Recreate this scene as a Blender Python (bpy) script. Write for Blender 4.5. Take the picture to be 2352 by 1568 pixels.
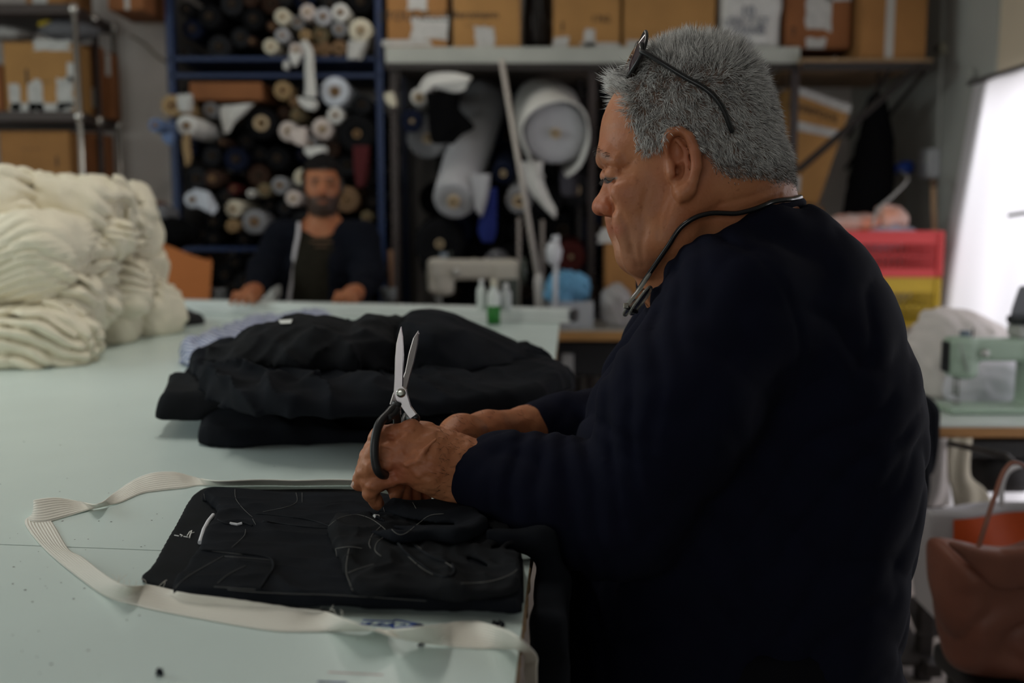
import bpy, bmesh, math, random
import numpy as np
from mathutils import Vector, Matrix
from mathutils.bvhtree import BVHTree

for o in list(bpy.data.objects):
    bpy.data.objects.remove(o, do_unlink=True)
SC = bpy.context.scene
COL = SC.collection
random.seed(7)

# ------------------------------------------------------------------ camera
F = 2287.0                      # focal length in pixels of the 2352 px frame (35 mm on 36 mm)
PITCH = math.radians(6.75)
CZ = 1.29
cam_d = bpy.data.cameras.new('camera'); cam = bpy.data.objects.new('camera', cam_d); COL.objects.link(cam)
cam.location = (0, 0, CZ); cam.rotation_euler = (math.pi/2 - PITCH, 0, 0)
cam_d.lens = 35.0; cam_d.sensor_width = 36.0; cam_d.sensor_fit = 'HORIZONTAL'; cam_d.clip_start = 0.02
cam_d.dof.use_dof = True; cam_d.dof.focus_distance = 1.13; cam_d.dof.aperture_fstop = 3.0
SC.camera = cam
# ------------------------------------------------------------------ world, lights, exposure
SC.view_settings.view_transform = 'Standard'; SC.view_settings.look = 'None'
SC.view_settings.gamma = 1.0; SC.view_settings.use_curve_mapping = False
SC.view_settings.exposure = 0.1
W = bpy.data.worlds.new('world'); SC.world = W; W.use_nodes = True
bg = W.node_tree.nodes['Background']; bg.inputs[0].default_value = (0.75, 0.85, 1.0, 1); bg.inputs[1].default_value = 0.25

def area(name, loc, target, sx, sy, power, col=(1, 1, 1), spread=180):
    d = bpy.data.lights.new(name, 'AREA'); d.shape = 'RECTANGLE'; d.size = sx; d.size_y = sy
    d.energy = power; d.color = col; d.spread = math.radians(spread)
    o = bpy.data.objects.new(name, d); COL.objects.link(o); o.location = loc
    o.rotation_euler = (Vector(target) - Vector(loc)).to_track_quat('-Z', 'Y').to_euler()
    return o
# daylight outside the right-hand doorway, shining on the white curtain
area('daylight_door_offscreen', (3.3, 3.0, 1.6), (2.0, 3.1, 1.1), 2.4, 2.2, 105, (0.98, 0.97, 1.0))
# daylight through the window opening in the left wall
area('daylight_window_left_offscreen', (-3.45, 2.2, 1.95), (0.5, 2.0, 1.0), 2.4, 1.1, 34, (0.90, 1.0, 0.98))
# daylight through the shop window in the front wall, behind the camera
area('daylight_shop_window_offscreen', (-1.3, -2.55, 1.75), (-.2, 1.5, 1.1), 2.2, 1.2, 20, (0.97, 1.0, 0.97))

# ------------------------------------------------------------------ pixel helpers (2352 x 1568 frame)
SP, CP = math.sin(PITCH), math.cos(PITCH)
def ray(px, py):
    dx = (px - 1176.0)/F; dy = (784.0 - py)/F
    return np.array([dx, CP + dy*SP, dy*CP - SP])
CAMP = np.array([0.0, 0.0, CZ])
def P(px, py, y):               # the point of a pixel's ray at world depth y
    r = ray(px, py); return CAMP + r*(y/r[1])
def Tz(px, py, z):              # ... at height z
    r = ray(px, py); return CAMP + r*((z - CZ)/r[2])
def PX(px, py, x):              # ... at world x
    r = ray(px, py); return CAMP + r*(x/r[0])
def mpp(y): return y/F          # metres per pixel at depth y (approx.)

# ------------------------------------------------------------------ materials
MATS = {}
def mat(name, col, rough=0.6, metal=0.0, var=None, bump=None, spec=0.5, alpha=1.0, trans=0.0, sheen=0.0, sss=0.0, col2=None, coord='Object', aniso=None, ior=1.45):
    if name in MATS: return MATS[name]
    m = bpy.data.materials.new(name); m.use_nodes = True; nt = m.node_tree; N = nt.nodes; L = nt.links
    b = N['Principled BSDF']
    b.inputs['Base Color'].default_value = (*col, 1); b.inputs['Roughness'].default_value = rough
    b.inputs['Metallic'].default_value = metal; b.inputs['Specular IOR Level'].default_value = spec
    b.inputs['IOR'].default_value = ior
    b.inputs['Alpha'].default_value = alpha; b.inputs['Transmission Weight'].default_value = trans
    if sheen: b.inputs['Sheen Weight'].default_value = sheen; b.inputs['Sheen Roughness'].default_value = 0.4
    if sss:
        b.inputs['Subsurface Weight'].default_value = sss; b.inputs['Subsurface Radius'].default_value = (1, .35, .2); b.inputs['Subsurface Scale'].default_value = 0.006
    tc = N.new('ShaderNodeTexCoord')
    mp = N.new('ShaderNodeMapping'); L.new(tc.outputs[coord], mp.inputs[0])
    if aniso: mp.inputs['Scale'].default_value = aniso
    if var:
        sc, amt = var[0], var[1]
        nz = N.new('ShaderNodeTexNoise'); nz.inputs['Scale'].default_value = sc; nz.inputs['Detail'].default_value = 5
        L.new(mp.outputs[0], nz.inputs['Vector'])
        mx = N.new('ShaderNodeMixRGB')
        c2 = col2 if col2 else tuple(c*(1-amt) for c in col)
        c1 = col if col2 else tuple(min(1, c*(1+amt)) for c in col)
        rp = N.new('ShaderNodeMapRange'); rp.inputs[1].default_value = .3; rp.inputs[2].default_value = .7
        L.new(nz.outputs[0], rp.inputs[0]); L.new(rp.outputs[0], mx.inputs[0])
        mx.inputs[1].default_value = (*c2, 1); mx.inputs[2].default_value = (*c1, 1)
        L.new(mx.outputs[0], b.inputs['Base Color'])
    if bump:
        nb = N.new('ShaderNodeTexNoise'); nb.inputs['Scale'].default_value = bump[0]; nb.inputs['Detail'].default_value = 4
        L.new(mp.outputs[0], nb.inputs['Vector'])
        bp = N.new('ShaderNodeBump'); bp.inputs['Strength'].default_value = bump[1]; bp.inputs['Distance'].default_value = bump[2] if len(bump) > 2 else 0.002
        L.new(nb.outputs[0], bp.inputs['Height']); L.new(bp.outputs[0], b.inputs['Normal'])
    MATS[name] = m; return m

def weave(name, col, scale, rough=.85, amt=.25, bump=.3, sheen=0.0, axis='Y', dist=.0006, var=None, spec=.10):
    """cloth: fine wave ribs plus blotchy noise."""
    if name in MATS: return MATS[name]
    m = bpy.data.materials.new(name); m.use_nodes = True; nt = m.node_tree; N = nt.nodes; L = nt.links
    b = N['Principled BSDF']; b.inputs['Roughness'].default_value = rough; b.inputs['Specular IOR Level'].default_value = spec
    if sheen: b.inputs['Sheen Weight'].default_value = sheen; b.inputs['Sheen Roughness'].default_value = .5; b.inputs['Sheen Tint'].default_value = (*col, 1)
    tc = N.new('ShaderNodeTexCoord'); w = N.new('ShaderNodeTexWave'); w.bands_direction = axis; w.inputs['Scale'].default_value = scale
    w.inputs['Distortion'].default_value = .6; w.inputs['Detail'].default_value = 2
    L.new(tc.outputs['Object'], w.inputs['Vector'])
    nz = N.new('ShaderNodeTexNoise'); nz.inputs['Scale'].default_value = var[0] if var else 9; nz.inputs['Detail'].default_value = 6
    L.new(tc.outputs['Object'], nz.inputs['Vector'])
    mx = N.new('ShaderNodeMixRGB'); L.new(nz.outputs[0], mx.inputs[0])
    mx.inputs[1].default_value = (*[c*(1-amt) for c in col], 1); mx.inputs[2].default_value = (*[min(1, c*(1+amt)) for c in col], 1)
    L.new(mx.outputs[0], b.inputs['Base Color'])
    bp = N.new('ShaderNodeBump'); bp.inputs['Strength'].default_value = bump; bp.inputs['Distance'].default_value = dist
    L.new(w.outputs[0], bp.inputs['Height']); L.new(bp.outputs[0], b.inputs['Normal'])
    MATS[name] = m; return m

# ------------------------------------------------------------------ objects
def tag(o, label, cat, group=None, kind=None):
    if label: o['label'] = label
    if cat: o['category'] = cat
    if group: o['group'] = group
    if kind: o['kind'] = kind
    return o
def thing(name, label, cat, loc=(0, 0, 0), group=None):
    o = bpy.data.objects.new(name, None); COL.objects.link(o); o.location = tuple(float(v) for v in loc); o.empty_display_size = .05
    return tag(o, label, cat, group)
def wloc(o):
    v = Vector((0, 0, 0))
    while o: v += o.location; o = o.parent
    return v
def mesh_obj(name, verts, faces, m, parent=None, smooth=True, loc=None):
    """verts in world space; a child is stored relative to its parent."""
    v = np.asarray(verts, dtype=np.float64).reshape(-1, 3)
    base = np.array(wloc(parent)) if parent else np.zeros(3)
    off = np.array(loc, dtype=float) if loc is not None else (base if parent else np.zeros(3))
    me = bpy.data.meshes.new(name); me.from_pydata((v - off).tolist(), [], faces if isinstance(faces, list) else faces.tolist())
    if smooth: me.polygons.foreach_set('use_smooth', [True]*len(me.polygons))
    ms = m if isinstance(m, (list, tuple)) else [m]
    for q in ms: me.materials.append(q)
    me.update()
    o = bpy.data.objects.new(name, me); COL.objects.link(o)
    if parent: o.parent = parent
    o.location = tuple(off - base)
    return o
def copy_tree(o, parent=None, delta=None):
    c = o.copy(); COL.objects.link(c); c.parent = parent
    if delta is not None: c.location = o.location + Vector(delta)
    for ch in list(o.children): copy_tree(ch, c)
    return c

class MB:
    """mesh builder in world space"""
    def __init__(s): s.v = []; s.f = []
    def add(s, vs, fs):
        n = len(s.v); s.v += [tuple(float(c) for c in q) for q in vs]; s.f += [tuple(i + n for i in q) for q in fs]; return s
    def box(s, c, size, bev=0.0, M=None, seg=1):
        bm = bmesh.new(); bmesh.ops.create_cube(bm, size=1)
        for q in bm.verts: q.co = Vector((q.co.x*size[0], q.co.y*size[1], q.co.z*size[2]))
        if bev: bmesh.ops.bevel(bm, geom=list(bm.edges), offset=bev, segments=seg, affect='EDGES', profile=.6)
        bm.verts.index_update()
        T = Matrix.Translation(Vector([float(t) for t in c])) @ (M.to_4x4() if M else Matrix())
        s.add([T @ q.co for q in bm.verts], [[q.index for q in f.verts] for f in bm.faces]); bm.free(); return s
    def tube(s, path, r, n=8, cap=True, closed=False, flat=1.0, up=None):
        p = [np.array(q, float) for q in path]; k = len(p)
        rs = r if hasattr(r, '__len__') else [r]*k
        prev = None; rings = []
        for i in range(k):
            if closed: t = p[(i+1) % k] - p[i-1]
            else: t = p[min(i+1, k-1)] - p[max(i-1, 0)]
            t = t/(np.linalg.norm(t) + 1e-12)
            if up is not None: a = np.cross(t, np.array(up, float))
            elif prev is None: a = np.cross(t, [0, 0, 1.0]) if abs(t[2]) < .9 else np.cross(t, [1.0, 0, 0])
            else: a = prev - t*np.dot(prev, t)
            a = a/(np.linalg.norm(a) + 1e-12); prev = a; b = np.cross(t, a)
            rings.append([p[i] + rs[i]*(math.cos(u)*a + flat*math.sin(u)*b) for u in [2*math.pi*j/n for j in range(n)]])
        vs = [q for g in rings for q in g]; fs = []
        for i in range(k if closed else k-1):
            i2 = (i+1) % k
            for j in range(n):
                j2 = (j+1) % n; fs.append((i*n+j, i*n+j2, i2*n+j2, i2*n+j))
        if cap and not closed:
            fs.append(tuple(reversed(range(n)))); fs.append(tuple((k-1)*n + j for j in range(n)))
        return s.add(vs, fs)
    def cyl(s, a, b, r, r2=None, n=20): return s.tube([a, b], [r, r if r2 is None else r2], n)
    def lathe(s, prof, c, axis=(0, 0, 1), n=24):
        ax = Vector(axis).normalized(); q = Vector((0, 0, 1)).rotation_difference(ax).to_matrix(); c = Vector([float(t) for t in c])
        vs = []; fs = []
        for (r, z) in prof:
            for j in range(n):
                u = 2*math.pi*j/n; vs.append(c + q @ Vector((r*math.cos(u), r*math.sin(u), z)))
        for i in range(len(prof)-1):
            for j in range(n):
                j2 = (j+1) % n; fs.append((i*n+j, i*n+j2, (i+1)*n+j2, (i+1)*n+j))
        fs.append(tuple(reversed(range(n)))); fs.append(tuple((len(prof)-1)*n + j for j in range(n)))
        return s.add(vs, fs)
    def prism(s, poly, d):
        """poly: 3-D points of a planar outline, extruded by vector d"""
        k = len(poly); vs = [np.array(q, float) for q in poly]; vs += [q + np.array(d, float) for q in vs]
        fs = [tuple(range(k)), tuple(reversed(range(k, 2*k)))] + [(i, i+k, (i+1) % k + k, (i+1) % k) for i in range(k)]
        return s.add(vs, fs)
    def quad(s, a, b, c, d): return s.add([a, b, c, d], [(0, 1, 2, 3)])
    def build(s, name, m, parent=None, smooth=False, loc=None): return mesh_obj(name, s.v, s.f, m, parent, smooth, loc)

def smooth_path(pts, n, closed=False):
    """Catmull-Rom through the given points"""
    p = [np.array(q, float) for q in pts]; k = len(p); out = []
    segs = k if closed else k-1
    for i in range(segs):
        if closed: a, b, c, d = p[(i-1) % k], p[i], p[(i+1) % k], p[(i+2) % k]
        else: a, b, c, d = p[max(i-1, 0)], p[i], p[i+1], p[min(i+2, k-1)]
        for j in range(n):
            t = j/n
            out.append(.5*((2*b) + (c-a)*t + (2*a-5*b+4*c-d)*t*t + (3*b-a-3*c+d)*t**3))
    if not closed: out.append(p[-1])
    return out
def autosmooth(o, deg=35):
    me = o.data; me.polygons.foreach_set('use_smooth', [True]*len(me.polygons))
    me.set_sharp_from_angle(angle=math.radians(deg)); return o

# ------------------------------------------------------------------ signed-distance modelling (numpy) + surface nets
def _hash(ix, iy, iz, seed):
    h = (ix*374761393 + iy*668265263 + iz*2147483647 + seed*1274126177) & 0xffffffff
    h = ((h ^ (h >> 13))*1274126177) & 0xffffffff
    return ((h ^ (h >> 16)) & 0xffff)/65535.0
def vnoise(x, y, z, seed=0):
    """smooth value noise in -1..1"""
    x, y, z = np.broadcast_arrays(x, y, z)
    xi = np.floor(x).astype(np.int64); yi = np.floor(y).astype(np.int64); zi = np.floor(z).astype(np.int64)
    fx, fy, fz = x-xi, y-yi, z-zi
    u = fx*fx*fx*(fx*(fx*6-15)+10); v = fy*fy*fy*(fy*(fy*6-15)+10); w = fz*fz*fz*(fz*(fz*6-15)+10)
    r = 0
    for a in (0, 1):
        for b in (0, 1):
            for c in (0, 1):
                r = r + _hash(xi+a, yi+b, zi+c, seed)*(u if a else 1-u)*(v if b else 1-v)*(w if c else 1-w)
    return r*2-1
def smin(a, b, k):
    if k <= 0: return np.minimum(a, b)
    h = np.clip(.5 + .5*(b-a)/k, 0, 1); return b*(1-h) + a*h - k*h*(1-h)
def blur2(a, n):
    for _ in range(n):
        p = np.pad(a, 1, mode='edge')
        a = (p[1:-1, 1:-1]*4 + (p[:-2, 1:-1] + p[2:, 1:-1] + p[1:-1, :-2] + p[1:-1, 2:])*2 + p[:-2, :-2] + p[2:, 2:] + p[:-2, 2:] + p[2:, :-2])/16
    return a
def poly_dist(poly, X, Y):
    """signed distance to a polygon, positive inside"""
    poly = np.asarray(poly, float); n = len(poly); d = np.full(np.broadcast(X, Y).shape, 1e9); ins = np.zeros(d.shape, bool)
    for i in range(n):
        a = poly[i]; b = poly[(i+1) % n]; e = b-a
        wx, wy = X-a[0], Y-a[1]
        t = np.clip((wx*e[0]+wy*e[1])/(e@e + 1e-18), 0, 1)
        d = np.minimum(d, (wx-e[0]*t)**2 + (wy-e[1]*t)**2)
        c = (a[1] > Y) != (b[1] > Y)
        ins ^= c & (X < (b[0]-a[0])*(Y-a[1])/((b[1]-a[1]) if b[1] != a[1] else 1e-12) + a[0])
    d = np.sqrt(d); return np.where(ins, d, -d)
class Field:
    def __init__(s, lo, hi, h):
        s.h = h; s.lo = np.array(lo, float); s.n = np.ceil((np.array(hi, float)-s.lo)/h).astype(int)+1
        s.ax = [s.lo[i] + h*np.arange(s.n[i]) for i in range(3)]
        s.f = np.full(tuple(s.n), 1.0, dtype=np.float32)
    def sl(s, lo, hi):
        a = np.clip(np.floor((np.array(lo)-s.lo)/s.h).astype(int), 0, s.n); b = np.clip(np.ceil((np.array(hi)-s.lo)/s.h).astype(int)+1, 0, s.n)
        S = tuple(slice(a[i], b[i]) for i in range(3))
        return S, s.ax[0][S[0]][:, None, None], s.ax[1][S[1]][None, :, None], s.ax[2][S[2]][None, None, :]
    def _op(s, S, d, k, mode):
        if d.size == 0: return
        if mode == 'u': s.f[S] = smin(s.f[S], d, k)
        elif mode == 's': s.f[S] = -smin(-s.f[S], d, k)
        elif mode == 'i': s.f[S] = -smin(-s.f[S], -d, k)
    def ell(s, c, r, k=.01, mode='u', R=None):
        c = np.array(c, float); r = np.array(r, float); m = max(r) + k + 4*s.h
        S, X, Y, Z = s.sl(c-m, c+m)
        x, y, z = X-c[0], Y-c[1], Z-c[2]
        if R is not None:
            R = np.array(R); x, y, z = R[0, 0]*x+R[1, 0]*y+R[2, 0]*z, R[0, 1]*x+R[1, 1]*y+R[2, 1]*z, R[0, 2]*x+R[1, 2]*y+R[2, 2]*z
        k0 = np.sqrt((x/r[0])**2+(y/r[1])**2+(z/r[2])**2); k1 = np.sqrt((x/r[0]**2)**2+(y/r[1]**2)**2+(z/r[2]**2)**2)+1e-9
        s._op(S, (k0*(k0-1)/k1).astype(np.float32), k, mode); return s
    def limb(s, pts, rad, k=.01, mode='u', own=None):
        """chain of tapered capsules; own: blend inside the chain"""
        pts = [np.array(p, float) for p in pts]
        rad = rad if hasattr(rad, '__len__') else [rad]*len(pts)
        for i in range(len(pts)-1):
            a, b, ra, rb = pts[i], pts[i+1], rad[i], rad[i+1]; m = max(ra, rb)+k+4*s.h
            S, X, Y, Z = s.sl(np.minimum(a, b)-m, np.maximum(a, b)+m); e = b-a
            t = np.clip(((X-a[0])*e[0]+(Y-a[1])*e[1]+(Z-a[2])*e[2])/(e@e+1e-12), 0, 1)
            d = np.sqrt((X-a[0]-t*e[0])**2+(Y-a[1]-t*e[1])**2+(Z-a[2]-t*e[2])**2) - (ra+t*(rb-ra))
            s._op(S, d.astype(np.float32), (k if i == 0 or own is None else own), mode)
        return s
    def inflate(s, poly, yc, R, Wm, k=.01, blur=6, mode='u', wfun=None):
        """outline in the x-z plane at depth yc, rounded out to half-width Wm"""
        poly = np.array(poly, float); m = .05
        lo = [poly[:, 0].min()-m, yc-Wm-m, poly[:, 1].min()-m]; hi = [poly[:, 0].max()+m, yc+Wm+m, poly[:, 1].max()+m]
        S, X, Y, Z = s.sl(lo, hi)
        d2 = blur2(poly_dist(poly, X[:, 0, :], Z[:, 0, :]), blur)
        W = Wm if wfun is None else wfun(X[:, 0, :], Z[:, 0, :])
        q = np.maximum(R-d2, 0)[:, None, :]; w = ((np.abs(Y-yc))*(R/(W if np.isscalar(W) else W[:, None, :])))
        s._op(S, (np.sqrt(q*q+w*w)-R).astype(np.float32), k, mode); return s
    def slab(s, poly, z0, th, R, k=.01, blur=3, mode='u', top=None, flat=True):
        """outline in the x-y plane lying on z0, pillow-rounded to thickness th; top(x,y) adds to height"""
        poly = np.array(poly, float); m = R+.02
        lo = [poly[:, 0].min()-m, poly[:, 1].min()-m, z0-.02]; hi = [poly[:, 0].max()+m, poly[:, 1].max()+m, z0+th+.12]
        S, X, Y, Z = s.sl(lo, hi)
        d2 = blur2(poly_dist(poly, X[:, :, 0], Y[:, :, 0]), blur)
        q = np.maximum(R-d2, 0)
        T = th + (top(X[:, :, 0], Y[:, :, 0]) if top else 0)
        T = np.maximum(T, .004)*np.ones_like(d2)
        w = np.maximum(Z-z0, 0)*(R/T[:, :, None])
        d = (np.sqrt(q[:, :, None]**2+w*w)-R)*np.minimum(1, T[:, :, None]/R)
        d = np.maximum(d, z0-Z)
        s._op(S, d.astype(np.float32), k, mode); return s
    def displace(s, fn, band=.03):
        i = np.nonzero(np.abs(s.f) < band)
        if len(i[0]) == 0: return s
        s.f[i] += fn(s.ax[0][i[0]], s.ax[1][i[1]], s.ax[2][i[2]]).astype(np.float32); return s
    def carve(s, others, lap=.0008):
        """cut away what other fields already fill, leaving a hair of contact"""
        for o in others:
            if o is s or (o.lo > s.lo+s.n*s.h).any() or (o.lo+o.n*o.h < s.lo).any(): continue
            S, X, Y, Z = s.sl(np.maximum(o.lo, s.lo), np.minimum(o.lo+(o.n-1)*o.h, s.lo+(s.n-1)*s.h)); A = o.f
            for ax in range(3):
                t = np.clip((s.ax[ax][S[ax]]-o.lo[ax])/o.h, 0, o.n[ax]-1.001); i = t.astype(int); w = (t-i).astype(np.float32); sh = [1, 1, 1]; sh[ax] = -1; w = w.reshape(sh)
                A = np.take(A, i, ax)*(1-w)+np.take(A, i+1, ax)*w
            if A.size: s.f[S] = np.maximum(s.f[S], -(A+lap))
        return s
    def mesh(s, smooth=0):
        f = s.f; f[0], f[-1] = np.maximum(f[0], 1e-3), np.maximum(f[-1], 1e-3)
        f[:, 0], f[:, -1] = np.maximum(f[:, 0], 1e-3), np.maximum(f[:, -1], 1e-3); f[:, :, 0], f[:, :, -1] = np.maximum(f[:, :, 0], 1e-3), np.maximum(f[:, :, -1], 1e-3)
        ins = f < 0; c = np.zeros(tuple(s.n-1), np.int8)
        cs = [(a, b, d) for a in (0, 1) for b in (0, 1) for d in (0, 1)]
        def sh(A, q): return A[q[0]:A.shape[0]-1+q[0], q[1]:A.shape[1]-1+q[1], q[2]:A.shape[2]-1+q[2]]
        for q in cs: c += sh(ins, q)
        mk = (c > 0) & (c < 8); I = np.array(np.nonzero(mk)); n = I.shape[1]
        idx = np.full(mk.shape, -1, np.int32); idx[mk] = np.arange(n)
        val = {q: f[I[0]+q[0], I[1]+q[1], I[2]+q[2]] for q in cs}
        acc = np.zeros((n, 3)); cnt = np.zeros(n)
        for q in cs:
            for ax in range(3):
                if q[ax] == 0:
                    r = list(q); r[ax] = 1; r = tuple(r); a, b = val[q], val[r]; ch = (a < 0) != (b < 0)
                    t = np.where(ch, a/np.where(ch, a-b, 1), 0)
                    for j in range(3): acc[:, j] += np.where(ch, (t if j == ax else q[j]), 0)
                    cnt += ch
        V = s.lo + s.h*(I.T + acc/np.maximum(cnt, 1)[:, None])
        Q = []
        for ax in range(3):
            a = [slice(1, -1)]*3; a[ax] = slice(0, -1); b = [slice(1, -1)]*3; b[ax] = slice(1, None)
            A, B = ins[tuple(a)], ins[tuple(b)]; e = np.array(np.nonzero(A != B)); fl = A[tuple(e)]
            off = [1, 1, 1]; off[ax] = 0; e = e + np.array(off)[:, None]
            o1, o2 = (ax+1) % 3, (ax+2) % 3
            def g(d1, d2):
                k = e.copy(); k[o1] -= d1; k[o2] -= d2; return idx[tuple(k)]
            q = np.stack([g(1, 1), g(0, 1), g(0, 0), g(1, 0)], 1)
            q[~fl] = q[~fl][:, ::-1]; Q.append(q)
        Q = np.concatenate(Q); Q = Q[(Q >= 0).all(1)]
        for _ in range(smooth):
            A = np.zeros_like(V); C = np.zeros(len(V))
            for j in range(4):
                a, b = Q[:, j], Q[:, (j+1) % 4]
                for d in range(3):
                    A[:, d] += np.bincount(a, V[b, d], len(V)) + np.bincount(b, V[a, d], len(V))
                C += np.bincount(a, minlength=len(V)) + np.bincount(b, minlength=len(V))
            V = .5*V + .5*A/np.maximum(C, 1)[:, None]
        return V, Q
    def build(s, name, m, parent=None, smooth=1, loc=None):
        V, Q = s.mesh(smooth); return mesh_obj(name, V, Q, m, parent, True, loc)
def bvh_of(o):
    M = o.matrix_world if o.parent is None else Matrix.Translation(wloc(o))
    if o.parent is None: M = Matrix.Translation(o.location)
    me = o.data; return BVHTree.FromPolygons([M @ v.co for v in me.vertices], [tuple(p.vertices) for p in me.polygons])
def hit(bvh, px, py, lift=0.0):
    r = Vector(ray(px, py)).normalized(); q = bvh.ray_cast(Vector(CAMP), r)
    return None if q[0] is None else np.array(q[0] + q[1]*lift if q[1].dot(r) < 0 else q[0] - r*lift)
def strokes(mb, bvh, pts, r, lift=.0005, n=6, step=8, flat=1.0):
    """polyline given in pixels, laid on a surface"""
    out = []
    for i in range(len(pts)-1):
        a, b = np.array(pts[i], float), np.array(pts[i+1], float); k = max(1, int(np.linalg.norm(b-a)/step))
        out += [a+(b-a)*j/k for j in range(k)]
    out.append(np.array(pts[-1], float))
    q = [hit(bvh, x, y, lift) for x, y in out]; q = [c for c in q if c is not None]
    run = []
    for c in q:
        if run and np.linalg.norm(c-run[-1]) > .06:
            if len(run) > 1: mb.tube(run, r, n)
            run = []
        run.append(c)
    if len(run) > 1: mb.tube(run, r, n)
    return mb

# ================================================================== the room
def struct(name, mb, m, parent=None, smooth=False):
    o = mb.build(name, m, parent, smooth); o['kind'] = 'structure'; return o
plaster = mat('plaster', (.62, .575, .54), .85, var=(1.6, .10), bump=(60, .25, .002))
plaster_grey = mat('grey_wall_paint', (.40, .41, .38), .7, var=(1.2, .10), bump=(40, .2, .002))
plaster_beige = mat('beige_wall_paint', (.62, .53, .40), .8, var=(3, .06), bump=(50, .2, .002))
concrete = mat('floor_screed', (.33, .29, .26), .6, var=(2.2, .3), bump=(25, .3, .003))
XL, XR, YB, YF, ZC = -3.3, 2.05, 6.15, -2.4, 3.1
struct('floor', MB().box(((XL+XR)/2+.6, (YB+YF)/2, -.05), (XR-XL+1.6, YB-YF+.4, .1)), concrete)
struct('ceiling', MB().box(((XL+XR)/2, (YB+YF)/2, ZC+.05), (XR-XL+.4, YB-YF+.4, .1)), plaster)
struct('wall_back', MB().box(((XL+XR)/2, YB+.06, ZC/2), (XR-XL+.3, .12, ZC)), plaster)
wf_ = MB()
for c_, s_ in ((((XL-2.45)/2, YF-.06, ZC/2), (-2.45-XL+.2, .12, ZC)), (((-.15+XR)/2, YF-.06, ZC/2), (XR+.15+.2, .12, ZC)), ((-1.3, YF-.06, .55), (2.3, .12, 1.1)), ((-1.3, YF-.06, 2.75), (2.3, .12, .7))): wf_.box(c_, s_)
struct('wall_front', wf_, plaster)
fr = MB()
for x in (-2.43, -1.3, -.17): fr.box((x, YF-.06, 1.75), (.05, .06, 1.3))
for z in (1.12, 2.38): fr.box((-1.3, YF-.06, z), (2.3, .06, .05))
struct('window_2', fr, mat('window_frame_paint', (.6, .6, .58), .5))
# left wall with its window opening
wl = MB(); wx = XL-.06
wl.box((wx, (YF+.9)/2, ZC/2), (.12, .9-YF, ZC)); wl.box((wx, (3.5+YB)/2, ZC/2), (.12, YB-3.5, ZC))
wl.box((wx, 2.2, .65), (.12, 2.6, 1.3)); wl.box((wx, 2.2, 2.85), (.12, 2.6, .5)); struct('wall_left', wl, plaster)
fr = MB()
for y in (.93, 2.2, 3.47): fr.box((wx, y, 1.95), (.06, .05, 1.3))
for z in (1.32, 2.58): fr.box((wx, 2.2, z), (.06, 2.6, .05))
struct('window_1', fr, mat('window_frame_paint', (.6, .6, .58), .5))
# partition of wall behind the steel shelf
struct('wall_alcove', MB().box(((XL-1.735)/2, 5.65, ZC/2), (-1.735-XL, .96, ZC)), plaster)
# right wall: grey up to the doorway, beige lintel over it
struct('wall_right', MB().box((XR+.06, (4.33+YB)/2, ZC/2), (.12, YB-4.33, ZC)).box((XR+.06, (YF+1.7)/2, ZC/2), (.12, 1.7-YF, ZC)), plaster_grey)
struct('trim_1', MB().box((XR+.065, 3.015, (1.875+ZC)/2), (.11, 2.63, ZC-1.875)), plaster_beige)
struct('baseboard_right', MB().box((XR-.006, (4.35+YB)/2, .05), (.012, YB-4.35, .1)), mat('skirting', (.25, .23, .2), .6))

# white curtain hanging in the doorway, drawn from the lintel, with soft pleats
def curtain():
    nu, nv = 130, 40; vs = []; fs = []
    for j in range(nv+1):
        v = j/nv; z = 1.90*(1-v) + .03*v
        for i in range(nu+1):
            u = i/nu; y = 4.46 - u*2.62
            sw = .25 + .75*v
            x = XR - .03 - .10*v*math.exp(-((u-.03)/.16)**2) + sw*(.018*math.sin(u*58+.8*math.sin(v*3)) + .012*math.sin(u*23+1.3+v*2)) - .02*math.sin(v*math.pi)
            y2 = y + .25*math.exp(-((u)/.14)**2)*v*(.6+.4*math.sin(v*5)) * (1 if u < .5 else 0)
            vs.append((x, y2, z))
    for j in range(nv):
        for i in range(nu):
            a = j*(nu+1)+i; fs.append((a, a+1, a+nu+2, a+nu+1))
    m = bpy.data.materials.new('curtain_cloth'); m.use_nodes = True; nt = m.node_tree; N = nt.nodes; L = nt.links
    b = N['Principled BSDF']; b.inputs['Base Color'].default_value = (.86, .84, .87, 1); b.inputs['Roughness'].default_value = .9
    t = N.new('ShaderNodeBsdfTranslucent'); t.inputs[0].default_value = (.86, .84, .87, 1)
    mx = N.new('ShaderNodeMixShader'); mx.inputs[0].default_value = .5
    L.new(b.outputs[0], mx.inputs[1]); L.new(t.outputs[0], mx.inputs[2]); L.new(mx.outputs[0], N['Material Output'].inputs[0])
    root = thing('curtain', 'bright white daylit curtain hanging in the doorway beside the grey wall', 'curtain', (XR-.03, 3.1, .03))
    mesh_obj('cloth', vs, fs, m, root)
    MB().cyl((XR-.03, 4.5, 1.905), (XR-.03, 1.75, 1.905), .012).build('rod', mat('rod_steel', (.4, .4, .4), .4, 1), root, True)
    return root
curtain()

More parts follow.
